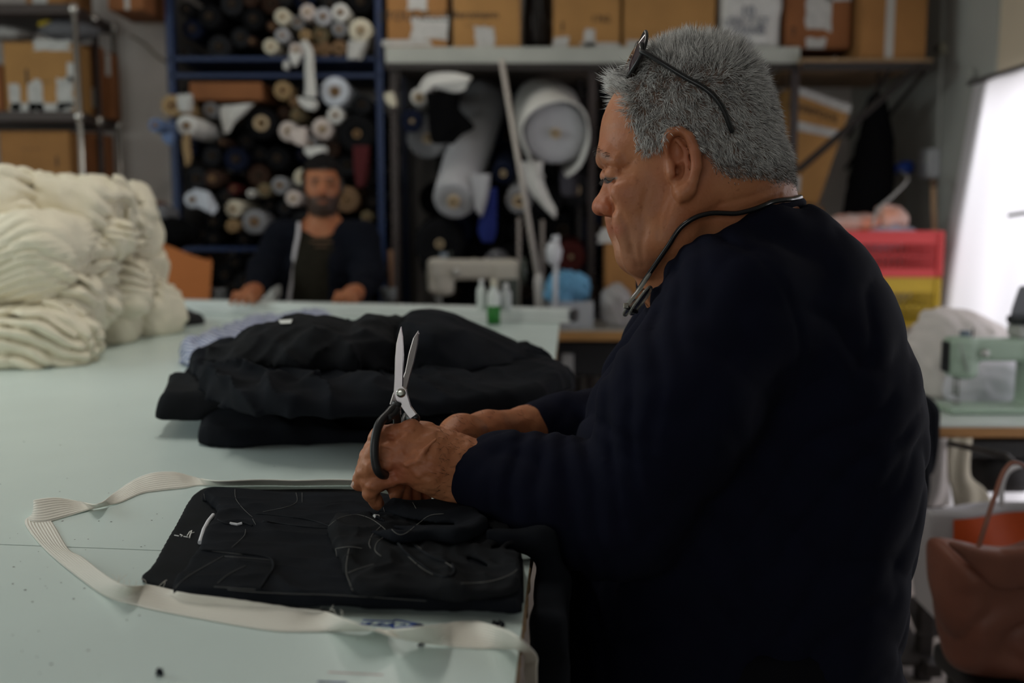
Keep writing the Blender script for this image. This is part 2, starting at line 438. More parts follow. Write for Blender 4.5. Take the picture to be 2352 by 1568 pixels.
# fluorescent fittings under the ceiling (the room's own lamps)
def tube_light(x, y, z, power, label, lname, col=(1, .96, .88), ln=1.25, rot=0):
    r = thing('ceiling_light', label, 'lamp', (x, y, z), 'fluorescent battens under the ceiling')
    dx, dy = (ln/2, 0) if rot else (0, ln/2)
    MB().box((x, y, z+.05), (ln+.06, .10, .06) if rot else (.10, ln+.06, .06), .006).build('housing', mat('lamp_housing', (.7, .7, .68), .4), r)
    em = MATS.get('tube_glow')
    if not em:
        em = bpy.data.materials.new('tube_glow'); em.use_nodes = True; e = em.node_tree.nodes['Principled BSDF']
        e.inputs['Emission Color'].default_value = (1, .97, .9, 1); e.inputs['Emission Strength'].default_value = 6; MATS['tube_glow'] = em
    MB().cyl((x-dx, y-dy, z), (x+dx, y+dy, z), .013, n=12).build('tube', em, r, True)
    MB().cyl((x-dx*.7, y-dy*.7, z+.08), (x-dx*.7, y-dy*.7, ZC), .006, n=8).build('hanger', mat('rod_steel', (.4, .4, .4), .4, 1), r)
    a = area(lname, (x, y, z-.03), (x, y, 0), ln if rot else .12, .12 if rot else ln, power, col)
    a.parent = r; a.location = (0, 0, -.03)
tube_light(-.75, 1.9, 2.72, 8, 'white fluorescent batten hanging over the cutting table near the cream pile', 'tube_over_table_offscreen')
tube_light(-.55, 4.05, 2.80, 3.5, 'white fluorescent batten hanging before the fabric roll rack', 'tube_before_rack_offscreen')

# ================================================================== the cutting table
TZ = .95
white_lam = mat('table_laminate', (.655, .765, .735), .30, var=(2.5, .05), bump=(12, .04, .002), spec=.5)
chip = mat('chipboard', (.30, .19, .10), .9, var=(160, .45), bump=(220, .8, .002))
steel_leg = mat('table_steel', (.30, .31, .32), .45, .6)
def edge_x(y): return .009 + (y-.824)*.0597          # the table's long right edge
YN, YFAR, XLT = .42, 4.02, -1.78
s0, s1 = Tz(0, 1250, TZ), Tz(370, 1264, TZ)
def seam_y(x): return s0[1] + (x-s0[0])*(s1[1]-s0[1])/(s1[0]-s0[0])
ct = thing('cutting_table', 'long white laminate cutting table with chipboard edge and ink marks', 'table', (-.85, 2.1, 0))
g = .0011
xr_s = (.009 + (seam_y(0)-.824)*.0597)
_ra, _rb = Tz(300, 716, TZ), Tz(1304, 743, TZ)
def far_y(x): return _ra[1] + (x-_ra[0])*(_rb[1]-_ra[1])/(_rb[0]-_ra[0]) + .09      # the far end runs parallel to the rail
xfr = edge_x(3.5)
near = [(XLT, YN), (edge_x(YN), YN), (xr_s, seam_y(xr_s)-g), (XLT, seam_y(XLT)-g)]
far = [(XLT, seam_y(XLT)+g), (xr_s, seam_y(xr_s)+g), (xfr, far_y(xfr)), (XLT, far_y(XLT))]
for poly in (near, far):
    rag = [];                                            # chipped outline of the core board along the right edge
    for i in range(4):
        a, b = np.array(poly[i]), np.array(poly[(i+1) % 4]); rag.append(a)
        if i == 1:
            for k in range(1, 60):
                q = a+(b-a)*k/60; rag.append(q + np.array([random.uniform(-.0015, .0022), 0]))
    p = MB().prism([(q[0], q[1], TZ-.022) for q in rag], (0, 0, .021)).build('board', chip, ct)
    MB().prism([(q[0], q[1], TZ-.001) for q in poly], (0, 0, .001)).build('laminate', white_lam, p)
for x in (XLT+.08, -.12):
    for y in (.6, 2.0, 3.3):
        MB().box((x+(y*.03 if x > -1 else 0), y, (TZ-.022)/2), (.06, .06, TZ-.024), .004).build('leg', steel_leg, ct)
for y in (.6, 2.0, 3.3): MB().box((-.9, y, TZ-.05), (1.6, .04, .05)).build('cross_rail', steel_leg, ct)
for x in (XLT+.08, -.10): MB().box((x, 1.95, TZ-.05), (.04, 2.7, .05)).build('side_rail', steel_leg, ct)
# marks left on the laminate
def flat_stroke(mb, pts, w, z=TZ+.0003):
    q = [Tz(x, y, z) for x, y in pts]
    for a, b in zip(q[:-1], q[1:]):
        d = b-a; n = np.array([-d[1], d[0], 0]); n = n/(np.linalg.norm(n)+1e-9)*w/2
        mb.add([a-n, b-n, b+n, a+n], [(0, 1, 2, 3)])
ink = mat('blue_ink', (.03, .09, .42), .5); ink_red = mat('red_ink', (.55, .16, .17), .6); ink_dark = mat('navy_ink', (.03, .05, .25), .5)
def cz(x, y): return (640+x/3.675, 1340+y/3.675)
ar = MB()
for st, w in (([(710, 306), (970, 317)], .0022), ([(672, 338), (960, 357)], .0018), ([(735, 345), (958, 352)], .0014), ([(960, 372), (966, 332), (955, 340)], .0022), ([(985, 302), (962, 322)], .002), ([(985, 302), (1100, 325), (1222, 349)], .0024),
          ([(955, 373), (1080, 362), (1222, 349)], .0024), ([(1100, 345), (1190, 338), (1222, 349), (1130, 356), (1215, 344)], .0022), ([(735, 332), (790, 327)], .0018), ([(755, 340), (795, 322)], .0015), ([(830, 333), (900, 337)], .0018), ([(848, 341), (878, 328)], .0015),
          ([(920, 338), (985, 338)], .0018), ([(940, 345), (968, 330)], .0014), ([(1020, 344), (1072, 342), (1050, 349)], .0018), ([(1055, 337), (1072, 342)], .0015), ([(700, 328), (712, 328)], .002), ([(800, 352), (950, 361)], .0012)):
    flat_stroke(ar, [cz(*q) for q in st], w)
ar.build('ink_arrow', ink, ct)['label'] = 'blue hand-drawn arrow'
r_ = MB(); flat_stroke(r_, [cz(415, 746), cz(883, 769)], .0009); r_.build('ink_line', ink_red, ct)['label'] = 'thin red line'
r_ = MB(); flat_stroke(r_, [cz(325, 827), cz(420, 830), cz(580, 838)], .0024); flat_stroke(r_, [cz(340, 824), cz(430, 827)], .0015); r_.build('ink_line', ink_dark, ct)['label'] = 'navy pen line'
sp = MB()
spots = [(97, 745, 12), (90, 865, 12), (178, 909, 15), (230, 993, 13), (522, 971, 12), (598, 897, 12), (988, 1090, 12), (899, 1122, 11), (433, 857, 9), (363, 1434, 17), (625, 1337, 14), (90, 1230, 9), (273, 1200, 9), (155, 1346, 9), (262, 1383, 9), (282, 1498, 8), (285, 830, 6), (322, 881, 7), (333, 897, 6), (336, 748, 5),
         (443, 420, 11), (416, 385, 8), (498, 350, 10), (700, 420, 9), (788, 425, 10), (530, 551, 8), (625, 549, 8), (1000, 603, 9), (1026, 595, 7), (1113, 370, 8), (1075, 415, 9), (872, 558, 6), (423, 211, 8), (476, 118, 7), (607, 624, 6), (272, 636, 6), (888, 268, 11), (1152, 400, 5), (385, 413, 5), (125, 510, 5), (70, 541, 5), (145, 707, 6), (945, 755, 5), (700, 1510, 6), (183, 1262, 5), (770, 222, 7), (780, 120, 5)]
for x, y, w in spots:
    c = Tz(x/3.087, 1060+y/3.087, TZ+.00025); rx = w*.5/3.087*c[1]/F*1.5; a = random.uniform(-.5, .5)
    ell = [(c[0]+rx*math.cos(a)*math.cos(u)-rx*.75*math.sin(a)*math.sin(u), c[1]+rx*math.sin(a)*math.cos(u)+rx*.75*math.cos(a)*math.sin(u), c[2]) for u in [2*math.pi*k/10*1.0+random.uniform(-.1, .1) for k in range(10)]]
    sp.add(ell, [tuple(range(10))])
for k in range(60):
    c = (random.uniform(-1.0, 0), random.uniform(.75, 2.4), TZ+.0002); rx = random.uniform(.0005, .0014)
    sp.add([(c[0]+rx*math.cos(u), c[1]+rx*math.sin(u), c[2]) for u in [2*math.pi*q/7 for q in range(7)]], [tuple(range(7))])
sp.build('drill_marks', mat('drill_mark', (.035, .025, .02), .9), ct)['kind'] = 'stuff'

# aluminium end rail laid across the far end of the table
ra, rb = Tz(300, 716, TZ), Tz(1304, 743, TZ)
er = thing('end_rail', 'pale painted metal rail laid across the far end of the cutting table', 'rail', tuple((ra+rb)/2))
d = (rb-ra); L_ = np.linalg.norm(d); ang = math.atan2(d[1], d[0]); RM = Matrix.Rotation(ang, 3, 'Z'); mid = (ra+rb)/2
rail_m = mat('rail_paint', (.60, .64, .62), .4, var=(5, .06))
nrm = np.array([-d[1], d[0], 0])/L_
MB().box(mid+nrm*.045+np.array([0, 0, .0245]), (L_, .07, .048), .010, RM, 3).build('bar', rail_m, er, True)
MB().box(mid+nrm*.008+np.array([0, 0, .006]), (L_+.01, .03, .010), .003, RM).build('flange', rail_m, er)
MB().box(rb+nrm*.045+np.array([.012, 0, .024]), (.02, .062, .040), .004, RM).build('end_cap', mat('black_plastic', (.02, .02, .02), .5), er)

# ------------------------------------------------------------------ cloth helpers
def folds(dirs, wl, amp, warp=.8, wsc=9., seed=0, mask=4., sharp=False):
    dv = np.array(dirs, float); dv /= np.linalg.norm(dv)
    def fn(x, y, z):
        u = (x*dv[0]+y*dv[1]+z*dv[2])/wl + warp*vnoise(x*wsc, y*wsc, z*wsc, seed) + .35*warp*vnoise(x*wsc*2.6, y*wsc*2.6, z*wsc*2.6, seed+5)
        c = np.abs(np.sin(np.pi*u)); mk = .55+.45*vnoise(x*mask, y*mask, z*mask, seed+11) if not sharp else np.clip(.45+1.3*vnoise(x*mask, y*mask, z*mask, seed+11), .05, 1)
        return amp*mk*(1-c)**1.5 - amp*.25
    return fn
def lumps(sc, amp, seed=0):
    return lambda x, y, z: amp*vnoise(x*sc, y*sc, z*sc, seed)
cream = weave('cream_knit', (.84, .78, .62), 220, .92, .07, .2, .15)
CLOTH = []                                             # shapes already laid down: later cloth is pressed against them
def table_cut(f, gap=.0):
    """keep a shape out of the table top"""
    ex = (.009+(f.ax[1]-.824)*.0597)[None, :, None]; d = np.maximum(f.ax[0][:, None, None]-ex, np.abs(f.ax[2][None, None, :]-(TZ-.011))-.011)
    f.f = np.maximum(f.f, -(d-gap)).astype(np.float32)
def bundle(label, c, r, fold, seed, rot=0, hh=.0048, extra=None, amp2=.012, cat='fabric'):
    m = max(r)+.05; f = Field(np.array(c)-[m, m, r[2]+.05], np.array(c)+[m, m, r[2]+.05], hh)
    # rounded-box body
    S, X, Y, Z = f.sl(f.lo, f.lo+f.n*hh); x, y = X-c[0], Y-c[1]; ca, sa = math.cos(rot), math.sin(rot)
    x, y = ca*x+sa*y, -sa*x+ca*y; z = Z-c[2]
    rr = .85*min(r); qx, qy, qz = np.abs(x)-r[0]+rr, np.abs(y)-r[1]+rr, np.abs(z)-r[2]+rr
    d = np.sqrt(np.maximum(qx, 0)**2+np.maximum(qy, 0)**2+np.maximum(qz, 0)**2)+np.minimum(np.maximum(np.maximum(qx, qy), qz), 0)-rr
    f.f[:] = d
    if extra: extra(f)
    f.displace(lumps(7, .026, seed), .09); f.displace(lumps(16, .010, seed+31), .09)
    for q in fold: f.displace(q, .05)
    f.displace(lumps(28, amp2*.45, seed+3), .05)
    f.f = np.maximum(f.f, (TZ+.001-f.ax[2])[None, None, :].astype(np.float32)); f.carve(CLOTH); CLOTH.append(f)
    o = f.build('fabric_bundle', cream, None, 0, loc=(c[0], c[1], c[2]-r[2]))
    return tag(o, label, cat, 'cream fabric pile')
def Pc(px, py, y): return P(px, py, y)
def deep(d, wl, amp, seed, wsc=6., mask=6.): return folds(d, wl, amp*1.4, 1.1, wsc, seed, mask, True)
for lb, px, py, yy, r, rot, fl in (
    ('cream knit bundle crowning the pale fabric pile', 120, 488, 2.80, (.19, .20, .075), .1, [((.35, .2, 1), .050, .034), ((.9, .2, .5), .045, .020), ((.5, 0, 1), .020, .010)]),
    ('rounded cream knit bundle beside the crowning one on the pale pile', -10, 486, 2.72, (.16, .20, .075), 0, [((-.2, .2, 1), .045, .034), ((.6, .1, .8), .030, .014)]),
    ('cream knit bundle with fanned folds at mid height of the pale pile', 30, 590, 2.60, (.20, .22, .085), 0, [((-.38, .1, 1), .034, .036), ((-.2, 0, 1), .017, .012)]),
    ('flat cream knit bundle with stacked layers beside the fanned one', 178, 560, 2.86, (.15, .20, .055), .2, [((.10, .1, 1), .030, .030), ((.9, .4, .4), .06, .014)]),
    ('cream knit bundle folded in layers under the stacked one', 212, 655, 2.94, (.16, .20, .065), .3, [((.12, .1, 1), .026, .028), ((1, .4, .3), .06, .018)]),
    ('cream knit bundle sagging below the fanned folds', 60, 690, 2.62, (.19, .19, .065), .1, [((.3, .2, 1), .036, .034), ((.9, .2, .3), .05, .020)]),
    ('cream knit bundle at the foot of the pale pile with hanging loops', 20, 790, 2.46, (.19, .16, .085), .2, [((.75, .3, .55), .075, .030), ((.2, .2, 1), .034, .018), ((1, .2, .1), .05, .014)]),
    ('small cream knit bundle curling out at the foot of the pale pile', 120, 785, 2.60, (.12, .13, .075), .3, [((.8, .3, -.5), .045, .036), ((.4, .2, .9), .024, .014)]),
    ('cream knit bundle at the foot of the pale pile near the rail', 285, 715, 3.14, (.15, .17, .085), .35, [((.8, .3, .5), .045, .036), ((.3, .2, .9), .026, .016)]),
    ('cream knit bundle filling the middle of the foot of the pale pile', 205, 735, 2.92, (.13, .15, .070), .3, [((.5, .3, .8), .036, .034), ((1, .2, .1), .04, .016)]),
    ('small cream knit bundle slumped on the shoulder of the pale pile', 262, 498, 3.10, (.115, .16, .070), .2, [((.9, .2, .45), .055, .030), ((.3, .1, 1), .03, .012)]),
    ('cream knit bundle creased into a fan at the end of the pale pile', 285, 545, 3.18, (.10, .13, .060), .2, [((1, .2, .3), .040, .028)]),
    ('cream knit bundle with a smooth upright panel at the end of the pale pile', 305, 625, 3.20, (.085, .13, .085), .1, [((.2, .3, 1), .10, .018)])):
    bundle(lb, Pc(px, py, yy), r, [deep(d_, wl_, a_, i_*7+px) for i_, (d_, wl_, a_) in enumerate(fl)], px, rot)

# ------------------------------------------------------------------ black denim
denim = weave('black_denim', (.0105, .0115, .0135), 900, .85, .85, .6, .06, 'X', .0005, (22,))
denim2 = weave('charcoal_denim', (.0075, .009, .0125), 900, .88, .85, .6, .05, 'X', .0005, (18,))
thread = mat('grey_thread', (.12, .12, .115), .8)
thread_l = mat('pale_thread', (.20, .195, .18), .8)
def slab_obj(name, polypx, z, th, R, mat_, fold=(), label=None, cat='jeans', hh=.005, top=None, zpoly=None, group=None, parent=None, blur=3, lump=(9, .008), sm=1, press=None):
    poly = [Tz(x, y, z if zpoly is None else zpoly)[:2] for x, y in polypx]
    poly = [q for q in smooth_path([np.array(p) for p in poly], 4, True)]
    a = np.array(poly); f = Field([a[:, 0].min()-.03, a[:, 1].min()-.03, z-.03], [a[:, 0].max()+.03, a[:, 1].max()+.03, z+th+.1], hh)
    f.slab(poly, z, th, R, blur=blur, top=top)
    bot = (z-f.ax[2])[None, None, :].astype(np.float32)
    if lump: f.displace(lumps(lump[0], lump[1], len(polypx)), .05)
    for q in fold: f.displace(q, .04)
    f.f = np.maximum(f.f, bot); f.carve(CLOTH)
    if press: f.limb(press[0], press[1], .003, 's')
    CLOTH.append(f)
    o = f.build(name, mat_, parent, sm, loc=(a[:, 0].mean(), a[:, 1].mean(), z) if parent is None else None)
    if label: tag(o, label, cat, group)
    return o
G = 'dark jeans heaped on the cutting table'
z0 = TZ+.0005
slab_obj('folded_jeans', [(468, 985), (478, 1027), (700, 1026), (1000, 1016), (1240, 990), (1300, 930), (1280, 870), (900, 850), (560, 890)], z0, .030, .012, denim2, [folds((1, 1.5, 0), .09, -.006, .8, 7, 1)], 'black jeans folded flat at the bottom of the dark heap', hh=.005, group=G)
slab_obj('folded_jeans', [(362, 966), (368, 955), (430, 888), (560, 850), (900, 830), (1220, 850), (1270, 900), (1150, 955), (760, 966), (480, 968)], z0+.028, .044, .018, denim, [folds((1, .8, .3), .075, -.010, .9, 7, 2)], 'black jeans with a pointed folded corner sticking out of the dark heap', zpoly=TZ+.028, group=G)
slab_obj('folded_jeans', [(432, 880), (440, 850), (520, 830), (700, 815), (980, 800), (1180, 830), (1310, 880), (1200, 950), (880, 972), (600, 965), (480, 925)], z0+.066, .040, .02, denim2, [folds((1, .5, .4), .06, -.011, .9, 8, 3)], 'black jeans lying in the middle of the dark heap', zpoly=TZ+.066, group=G)
def mound(label, polypx, y, Wd, R, m, fold, hh=.006, h0=TZ+.06):
    poly = [P(x, yy, y)[[0, 2]] for x, yy in polypx]; poly = smooth_path([np.array(q) for q in poly], 4, True); a = np.array(poly)
    f = Field([a[:, 0].min()-.05, y-Wd-.05, a[:, 1].min()-.05], [a[:, 0].max()+.05, y+Wd+.05, a[:, 1].max()+.05], hh)
    f.inflate(poly, y, R, Wd, blur=3); f.displace(lumps(10, .008, int(polypx[0][0])), .05)
    for q in fold: f.displace(q, .04)
    f.carve(CLOTH); CLOTH.append(f)
    o = f.build('crumpled_jeans', m, None, 1, loc=(a[:, 0].mean(), y, a[:, 1].min()))
    return tag(o, label, 'jeans', G)
mo1 = mound('black jeans with white waist labels bunched on the dark heap beside the striped cloth', [(486, 850), (492, 788), (540, 778), (585, 748), (640, 738), (700, 728), (745, 722), (800, 738), (832, 722), (885, 728), (920, 745), (940, 850), (800, 880), (600, 880)], 1.74, .17, .06, denim, [folds((1, .3, .9), .07, -.014, .9, 8, 21), folds((.8, .2, -.6), .05, -.009, .9, 9, 22)])
mo2 = mound('black jeans draped in a long slope over the dark heap behind the scissors', [(880, 760), (930, 722), (965, 716), (1020, 724), (1100, 757), (1180, 788), (1240, 812), (1262, 836), (1240, 860), (1100, 872), (950, 875), (870, 850)], 1.80, .20, .055, denim2, [folds((.7, .4, 1), .12, -.014, .8, 6, 23), folds((.9, .2, -.5), .09, -.006, .8, 8, 24)])
wl_m = mat('white_label_cloth', (.62, .64, .62), .8)
for o, pts in ((mo1, [(500, 779), (535, 775), (532, 784), (498, 787)]), (mo1, [(640, 739), (672, 737), (668, 746), (645, 747)])):
    b = bvh_of(o); q = [hit(b, *p, .003) for p in pts]
    if all(c is not None for c in q): MB().prism(q, np.array([0, .004, .0])).build('waist_label', wl_m, o)['label'] = 'white sewn-in label'
# striped cloth pushed under the heap
def striped(name, c1, c2, sc):
    m = bpy.data.materials.new(name); m.use_nodes = True; N = m.node_tree.nodes; L = m.node_tree.links; b = N['Principled BSDF']; b.inputs['Roughness'].default_value = .9
    tc = N.new('ShaderNodeTexCoord'); w = N.new('ShaderNodeTexWave'); w.inputs['Scale'].default_value = sc; w.bands_direction = 'DIAGONAL'; w.inputs['Distortion'].default_value = .5
    r = N.new('ShaderNodeValToRGB'); r.color_ramp.elements[0].position = .45; r.color_ramp.elements[1].position = .55
    r.color_ramp.elements[0].color = (*c1, 1); r.color_ramp.elements[1].color = (*c2, 1)
    L.new(tc.outputs['Object'], w.inputs[0]); L.new(w.outputs[0], r.inputs[0]); L.new(r.outputs[0], b.inputs[0]); return m
stripe = striped('striped_cotton', (.12, .16, .34), (.58, .61, .68), 36)
slab_obj('striped_shirt', [(420, 835), (425, 812), (520, 770), (600, 755), (760, 745), (800, 800), (620, 850), (480, 845)], TZ+.001, .05, .03, stripe, [folds((1, .5, 0), .05, .014, .9, 8, 41)], 'blue and white striped cotton cloth tucked under the dark jeans heap', 'cloth', zpoly=TZ+.01)
slab_obj('black_cloth', [(398, 724), (408, 748), (470, 744), (455, 736), (430, 726)], TZ+.001, .035, .02, mat('black_cotton', (.012, .012, .013), .9), [], 'small black cloth lying by the end rail next to the cream pile', 'cloth', lump=None, hh=.004)

# ------------------------------------------------------------------ the jeans being worked on
# the resting cuff and sleeve press into the cloth here
ARM = ([P(1240, 1140, 1.07), P(1160, 1107, 1.085), P(1100, 1092, 1.088), P(1064, 1081, 1.088)], [.060, .049, .0425, .0405])
# underside: back waistband panel with printed mark
back = slab_obj('jeans', [(328, 1342), (352, 1300), (400, 1215), (462, 1128), (600, 1130), (820, 1130), (960, 1156), (1130, 1210), (1195, 1260), (1205, 1400), (1185, 1410), (1000, 1398), (700, 1392), (500, 1374)], z0, .005, .005, denim, [], None, hh=.0025, lump=None)
tag(back, 'black jeans spread flat on the table, waistband open, under the working hands', 'jeans')
frt = slab_obj('front_panel', [(452, 1262), (470, 1215), (495, 1175), (477, 1150), (470, 1133), (600, 1132), (820, 1133), (960, 1158), (1130, 1210), (1190, 1262), (1200, 1388), (1180, 1400), (1000, 1388), (700, 1382), (530, 1372), (395, 1352), (430, 1295)], z0+.0045, .015, .007, denim2, [folds((.25, 1, 0), .10, -.003, .8, 8, 51), folds((.1, 1, 0), .035, -.0016, .9, 12, 52)], None, hh=.0028, lump=(12, .0018), parent=back, press=ARM, zpoly=TZ+.012)
up = thing('jeans', 'second black jeans with folded-back waist lying over the spread pair', 'jeans', tuple(Tz(1000, 1260, TZ+.03)))
u1 = slab_obj('folded_leg', [(757, 1208), (800, 1185), (850, 1178), (910, 1195), (1000, 1160), (1110, 1170), (1190, 1230), (1200, 1330), (1150, 1370), (950, 1366), (830, 1358), (790, 1330), (770, 1260)], TZ+.017, .013, .007, denim, [folds((1, .6, 0), .08, -.008, .9, 9, 61), folds((.3, 1, 0), .05, -.004, .9, 12, 62), folds((1, .2, 0), .028, -.003, 1.0, 14, 68)], None, hh=.0028, parent=up, zpoly=TZ+.022, press=ARM, lump=(13, .005))
u2 = slab_obj('waist_fold', [(838, 1205), (880, 1150), (960, 1150), (1070, 1155), (1120, 1200), (1060, 1235), (985, 1228), (930, 1235), (880, 1225)], TZ+.027, .011, .006, denim2, [folds((.6, 1, 0), .045, -.006, .9, 10, 63)], None, hh=.003, parent=up, zpoly=TZ+.034, press=ARM, lump=(14, .005))
# the second pair's other leg slips over the table edge and hangs beside the man
f = Field((edge_x(1.0)-.05, .80, .50), (edge_x(1.0)+.10, 1.26, TZ+.06), .005)
S, X, Y, Z = f.sl(f.lo, f.lo+f.n*f.h); ex_ = .009+(Y-.824)*.0597
q_ = [np.abs(X-ex_-.022)-.006, np.abs(Y-1.03)-.155, np.abs(Z-.74)-.185]; f.f = (np.sqrt(sum(np.maximum(e, 0)**2 for e in q_))-.012).astype(np.float32)
f.limb([(-.02, .98, TZ+.022), (.03, .98, TZ+.020), (.045, .98, TZ-.02)], .013, .02); f.limb([(-.02, 1.10, TZ+.022), (.03, 1.10, TZ+.020), (.05, 1.10, TZ-.02)], .013, .02)
f.displace(folds((.1, 1, .25), .06, -.006, .8, 8, 66), .03); table_cut(f); f.carve(CLOTH); CLOTH.append(f); HANG = f; f.build('hanging_leg', denim2, up, 1)
bb, bf, bu, bw = bvh_of(back), bvh_of(frt), bvh_of(u1), bvh_of(u2)
def jz(x, y): return (300+x/2.502, 1060+y/2.502)
def stitch(parent, bvh, lines, r=.0005, m=thread, name='stitching'):
    mb = MB()
    for ln in lines:
        sm = smooth_path([np.array(jz(*q)) for q in ln], 4); strokes(mb, bvh, [tuple(q) for q in sm], r, .0004, 5, 6)
    if mb.v:
        o_ = mb.build(name, m, parent, True)
        if name == 'stitching': o_['kind'] = 'stuff'
# seams of the front panel: waistband edge, fly, pocket curve, side seam
seam = mat('denim_seam', (.016, .018, .021), .9, spec=.1)
seam2 = mat('denim_fold', (.012, .0135, .016), .9, spec=.1)
stitch(frt, bf, [[(385, 505), (520, 515), (640, 530), (760, 545), (810, 565), (820, 610), (790, 660), (740, 735)]], .0014, seam2, 'pocket_edge')
stitch(frt, bf, [[(540, 545), (800, 565)], [(430, 510), (640, 535)], [(245, 740), (330, 660), (530, 545)], [(500, 700), (560, 650), (660, 600)], [(480, 720), (720, 735)], [(560, 735), (800, 755), (1100, 765), (1400, 780), (1700, 800)], [(600, 160), (605, 215), (650, 275), (700, 320)], [(470, 300), (430, 220), (420, 160)], [(700, 330), (720, 365)], [(580, 495), (650, 430), (660, 390)], [(950, 180), (955, 230), (900, 260), (760, 290)], [(985, 180), (985, 235)]], .00027, thread)
stitch(frt, bf, [[(500, 335), (560, 360), (640, 350), (700, 370)], [(720, 300), (1000, 330), (1150, 380), (1000, 375), (760, 345)]], .0010, seam, 'fly_edge')
stitch(up, bu, [[(1140, 370), (1200, 325), (1290, 305), (1370, 325), (1440, 370), (1500, 430)], [(1180, 500), (1260, 490), (1330, 500)], [(1255, 500), (1240, 600), (1250, 690), (1280, 740)], [(1250, 640), (1330, 610), (1400, 590)], [(2260, 560), (2200, 640), (2060, 690), (1900, 700)], [(1180, 500), (1200, 600), (1250, 700)]], .00026, thread_l)
stitch(up, bu, [[(1500, 430), (1600, 540), (1680, 600), (1760, 655), (1830, 660), (1860, 630), (1840, 590), (1760, 560), (1650, 500), (1560, 410)]], .0016, seam2, 'belt_loop')
stitch(up, bu, [[(1500, 425), (1600, 550), (1700, 630), (1790, 665), (1850, 650), (1862, 620), (1800, 575), (1680, 510), (1560, 405)], [(1440, 370), (1390, 420), (1370, 470), (1380, 500)], [(1480, 420), (1420, 460), (1405, 510), (1440, 545)]], .00026, thread_l)
stitch(up, bw, [[(1450, 250), (1470, 330), (1500, 390), (1550, 420), (1600, 400), (1660, 350), (1720, 310), (1800, 300)], [(1600, 200), (1640, 270)]], .00026, thread_l)
# printed care mark, white lining, frayed label
wp = mat('white_print', (.62, .62, .60), .8)
mk = MB()
for ln in ([(252, 425), (278, 430)], [(285, 420), (298, 428), (290, 432)], [(305, 432), (330, 436)], [(325, 428), (340, 405), (352, 398)], [(338, 440), (345, 415)], [(350, 412), (365, 408)], [(345, 420), (350, 400)]):
    strokes(mk, bb, [jz(*q) for q in ln], .0007, .0005, 5, 3)
if mk.v: mk.build('printed_mark', wp, back)['label'] = 'white printed mark inside the waistband'
mk = MB(); strokes(mk, bb, [(490, 1188), (478, 1203), (468, 1222), (459, 1252)], .0022, .003, 8, 4)
if mk.v: mk.build('lining_strip', mat('white_cotton', (.68, .69, .72), .8), back)['label'] = 'white lining strip'
mk = MB(); strokes(mk, bf, [(528, 1203), (545, 1206), (556, 1203)], .0014, .001, 6, 3)
if mk.v: mk.build('torn_label', mat('white_cotton', (.68, .69, .72), .8), frt)['label'] = 'white torn label'
mk = MB(); strokes(mk, bu if hit(bu, 864, 1187) is not None else bw, [(858, 1187), (869, 1188)], .0022, .001, 6, 3)
if mk.v: mk.build('thread_knot', wp, up)

# ------------------------------------------------------------------ the cream elastic ribbon snaking over the table
def ribbed(name, col, n):
    m = bpy.data.materials.new(name); m.use_nodes = True; N = m.node_tree.nodes; L = m.node_tree.links; b = N['Principled BSDF']; b.inputs['Roughness'].default_value = .9
    uv = N.new('ShaderNodeAttribute'); uv.attribute_name = 'across'
    mt = N.new('ShaderNodeMath'); mt.operation = 'MULTIPLY'; mt.inputs[1].default_value = n*2*math.pi; L.new(uv.outputs['Fac'], mt.inputs[0])
    sn = N.new('ShaderNodeMath'); sn.operation = 'SINE'; L.new(mt.outputs[0], sn.inputs[0])
    bp = N.new('ShaderNodeBump'); bp.inputs['Strength'].default_value = .5; bp.inputs['Distance'].default_value = .0012; L.new(sn.outputs[0], bp.inputs['Height']); L.new(bp.outputs[0], b.inputs['Normal'])
    r = N.new('ShaderNodeMixRGB'); r.inputs[1].default_value = (*[c*.93 for c in col], 1); r.inputs[2].default_value = (*col, 1)
    nz = N.new('ShaderNodeTexNoise'); nz.inputs['Scale'].default_value = 500; L.new(nz.outputs[0], r.inputs[0]); L.new(r.outputs[0], b.inputs['Base Color']); return m
elastic = ribbed('cream_elastic', (.86, .83, .74), 9)
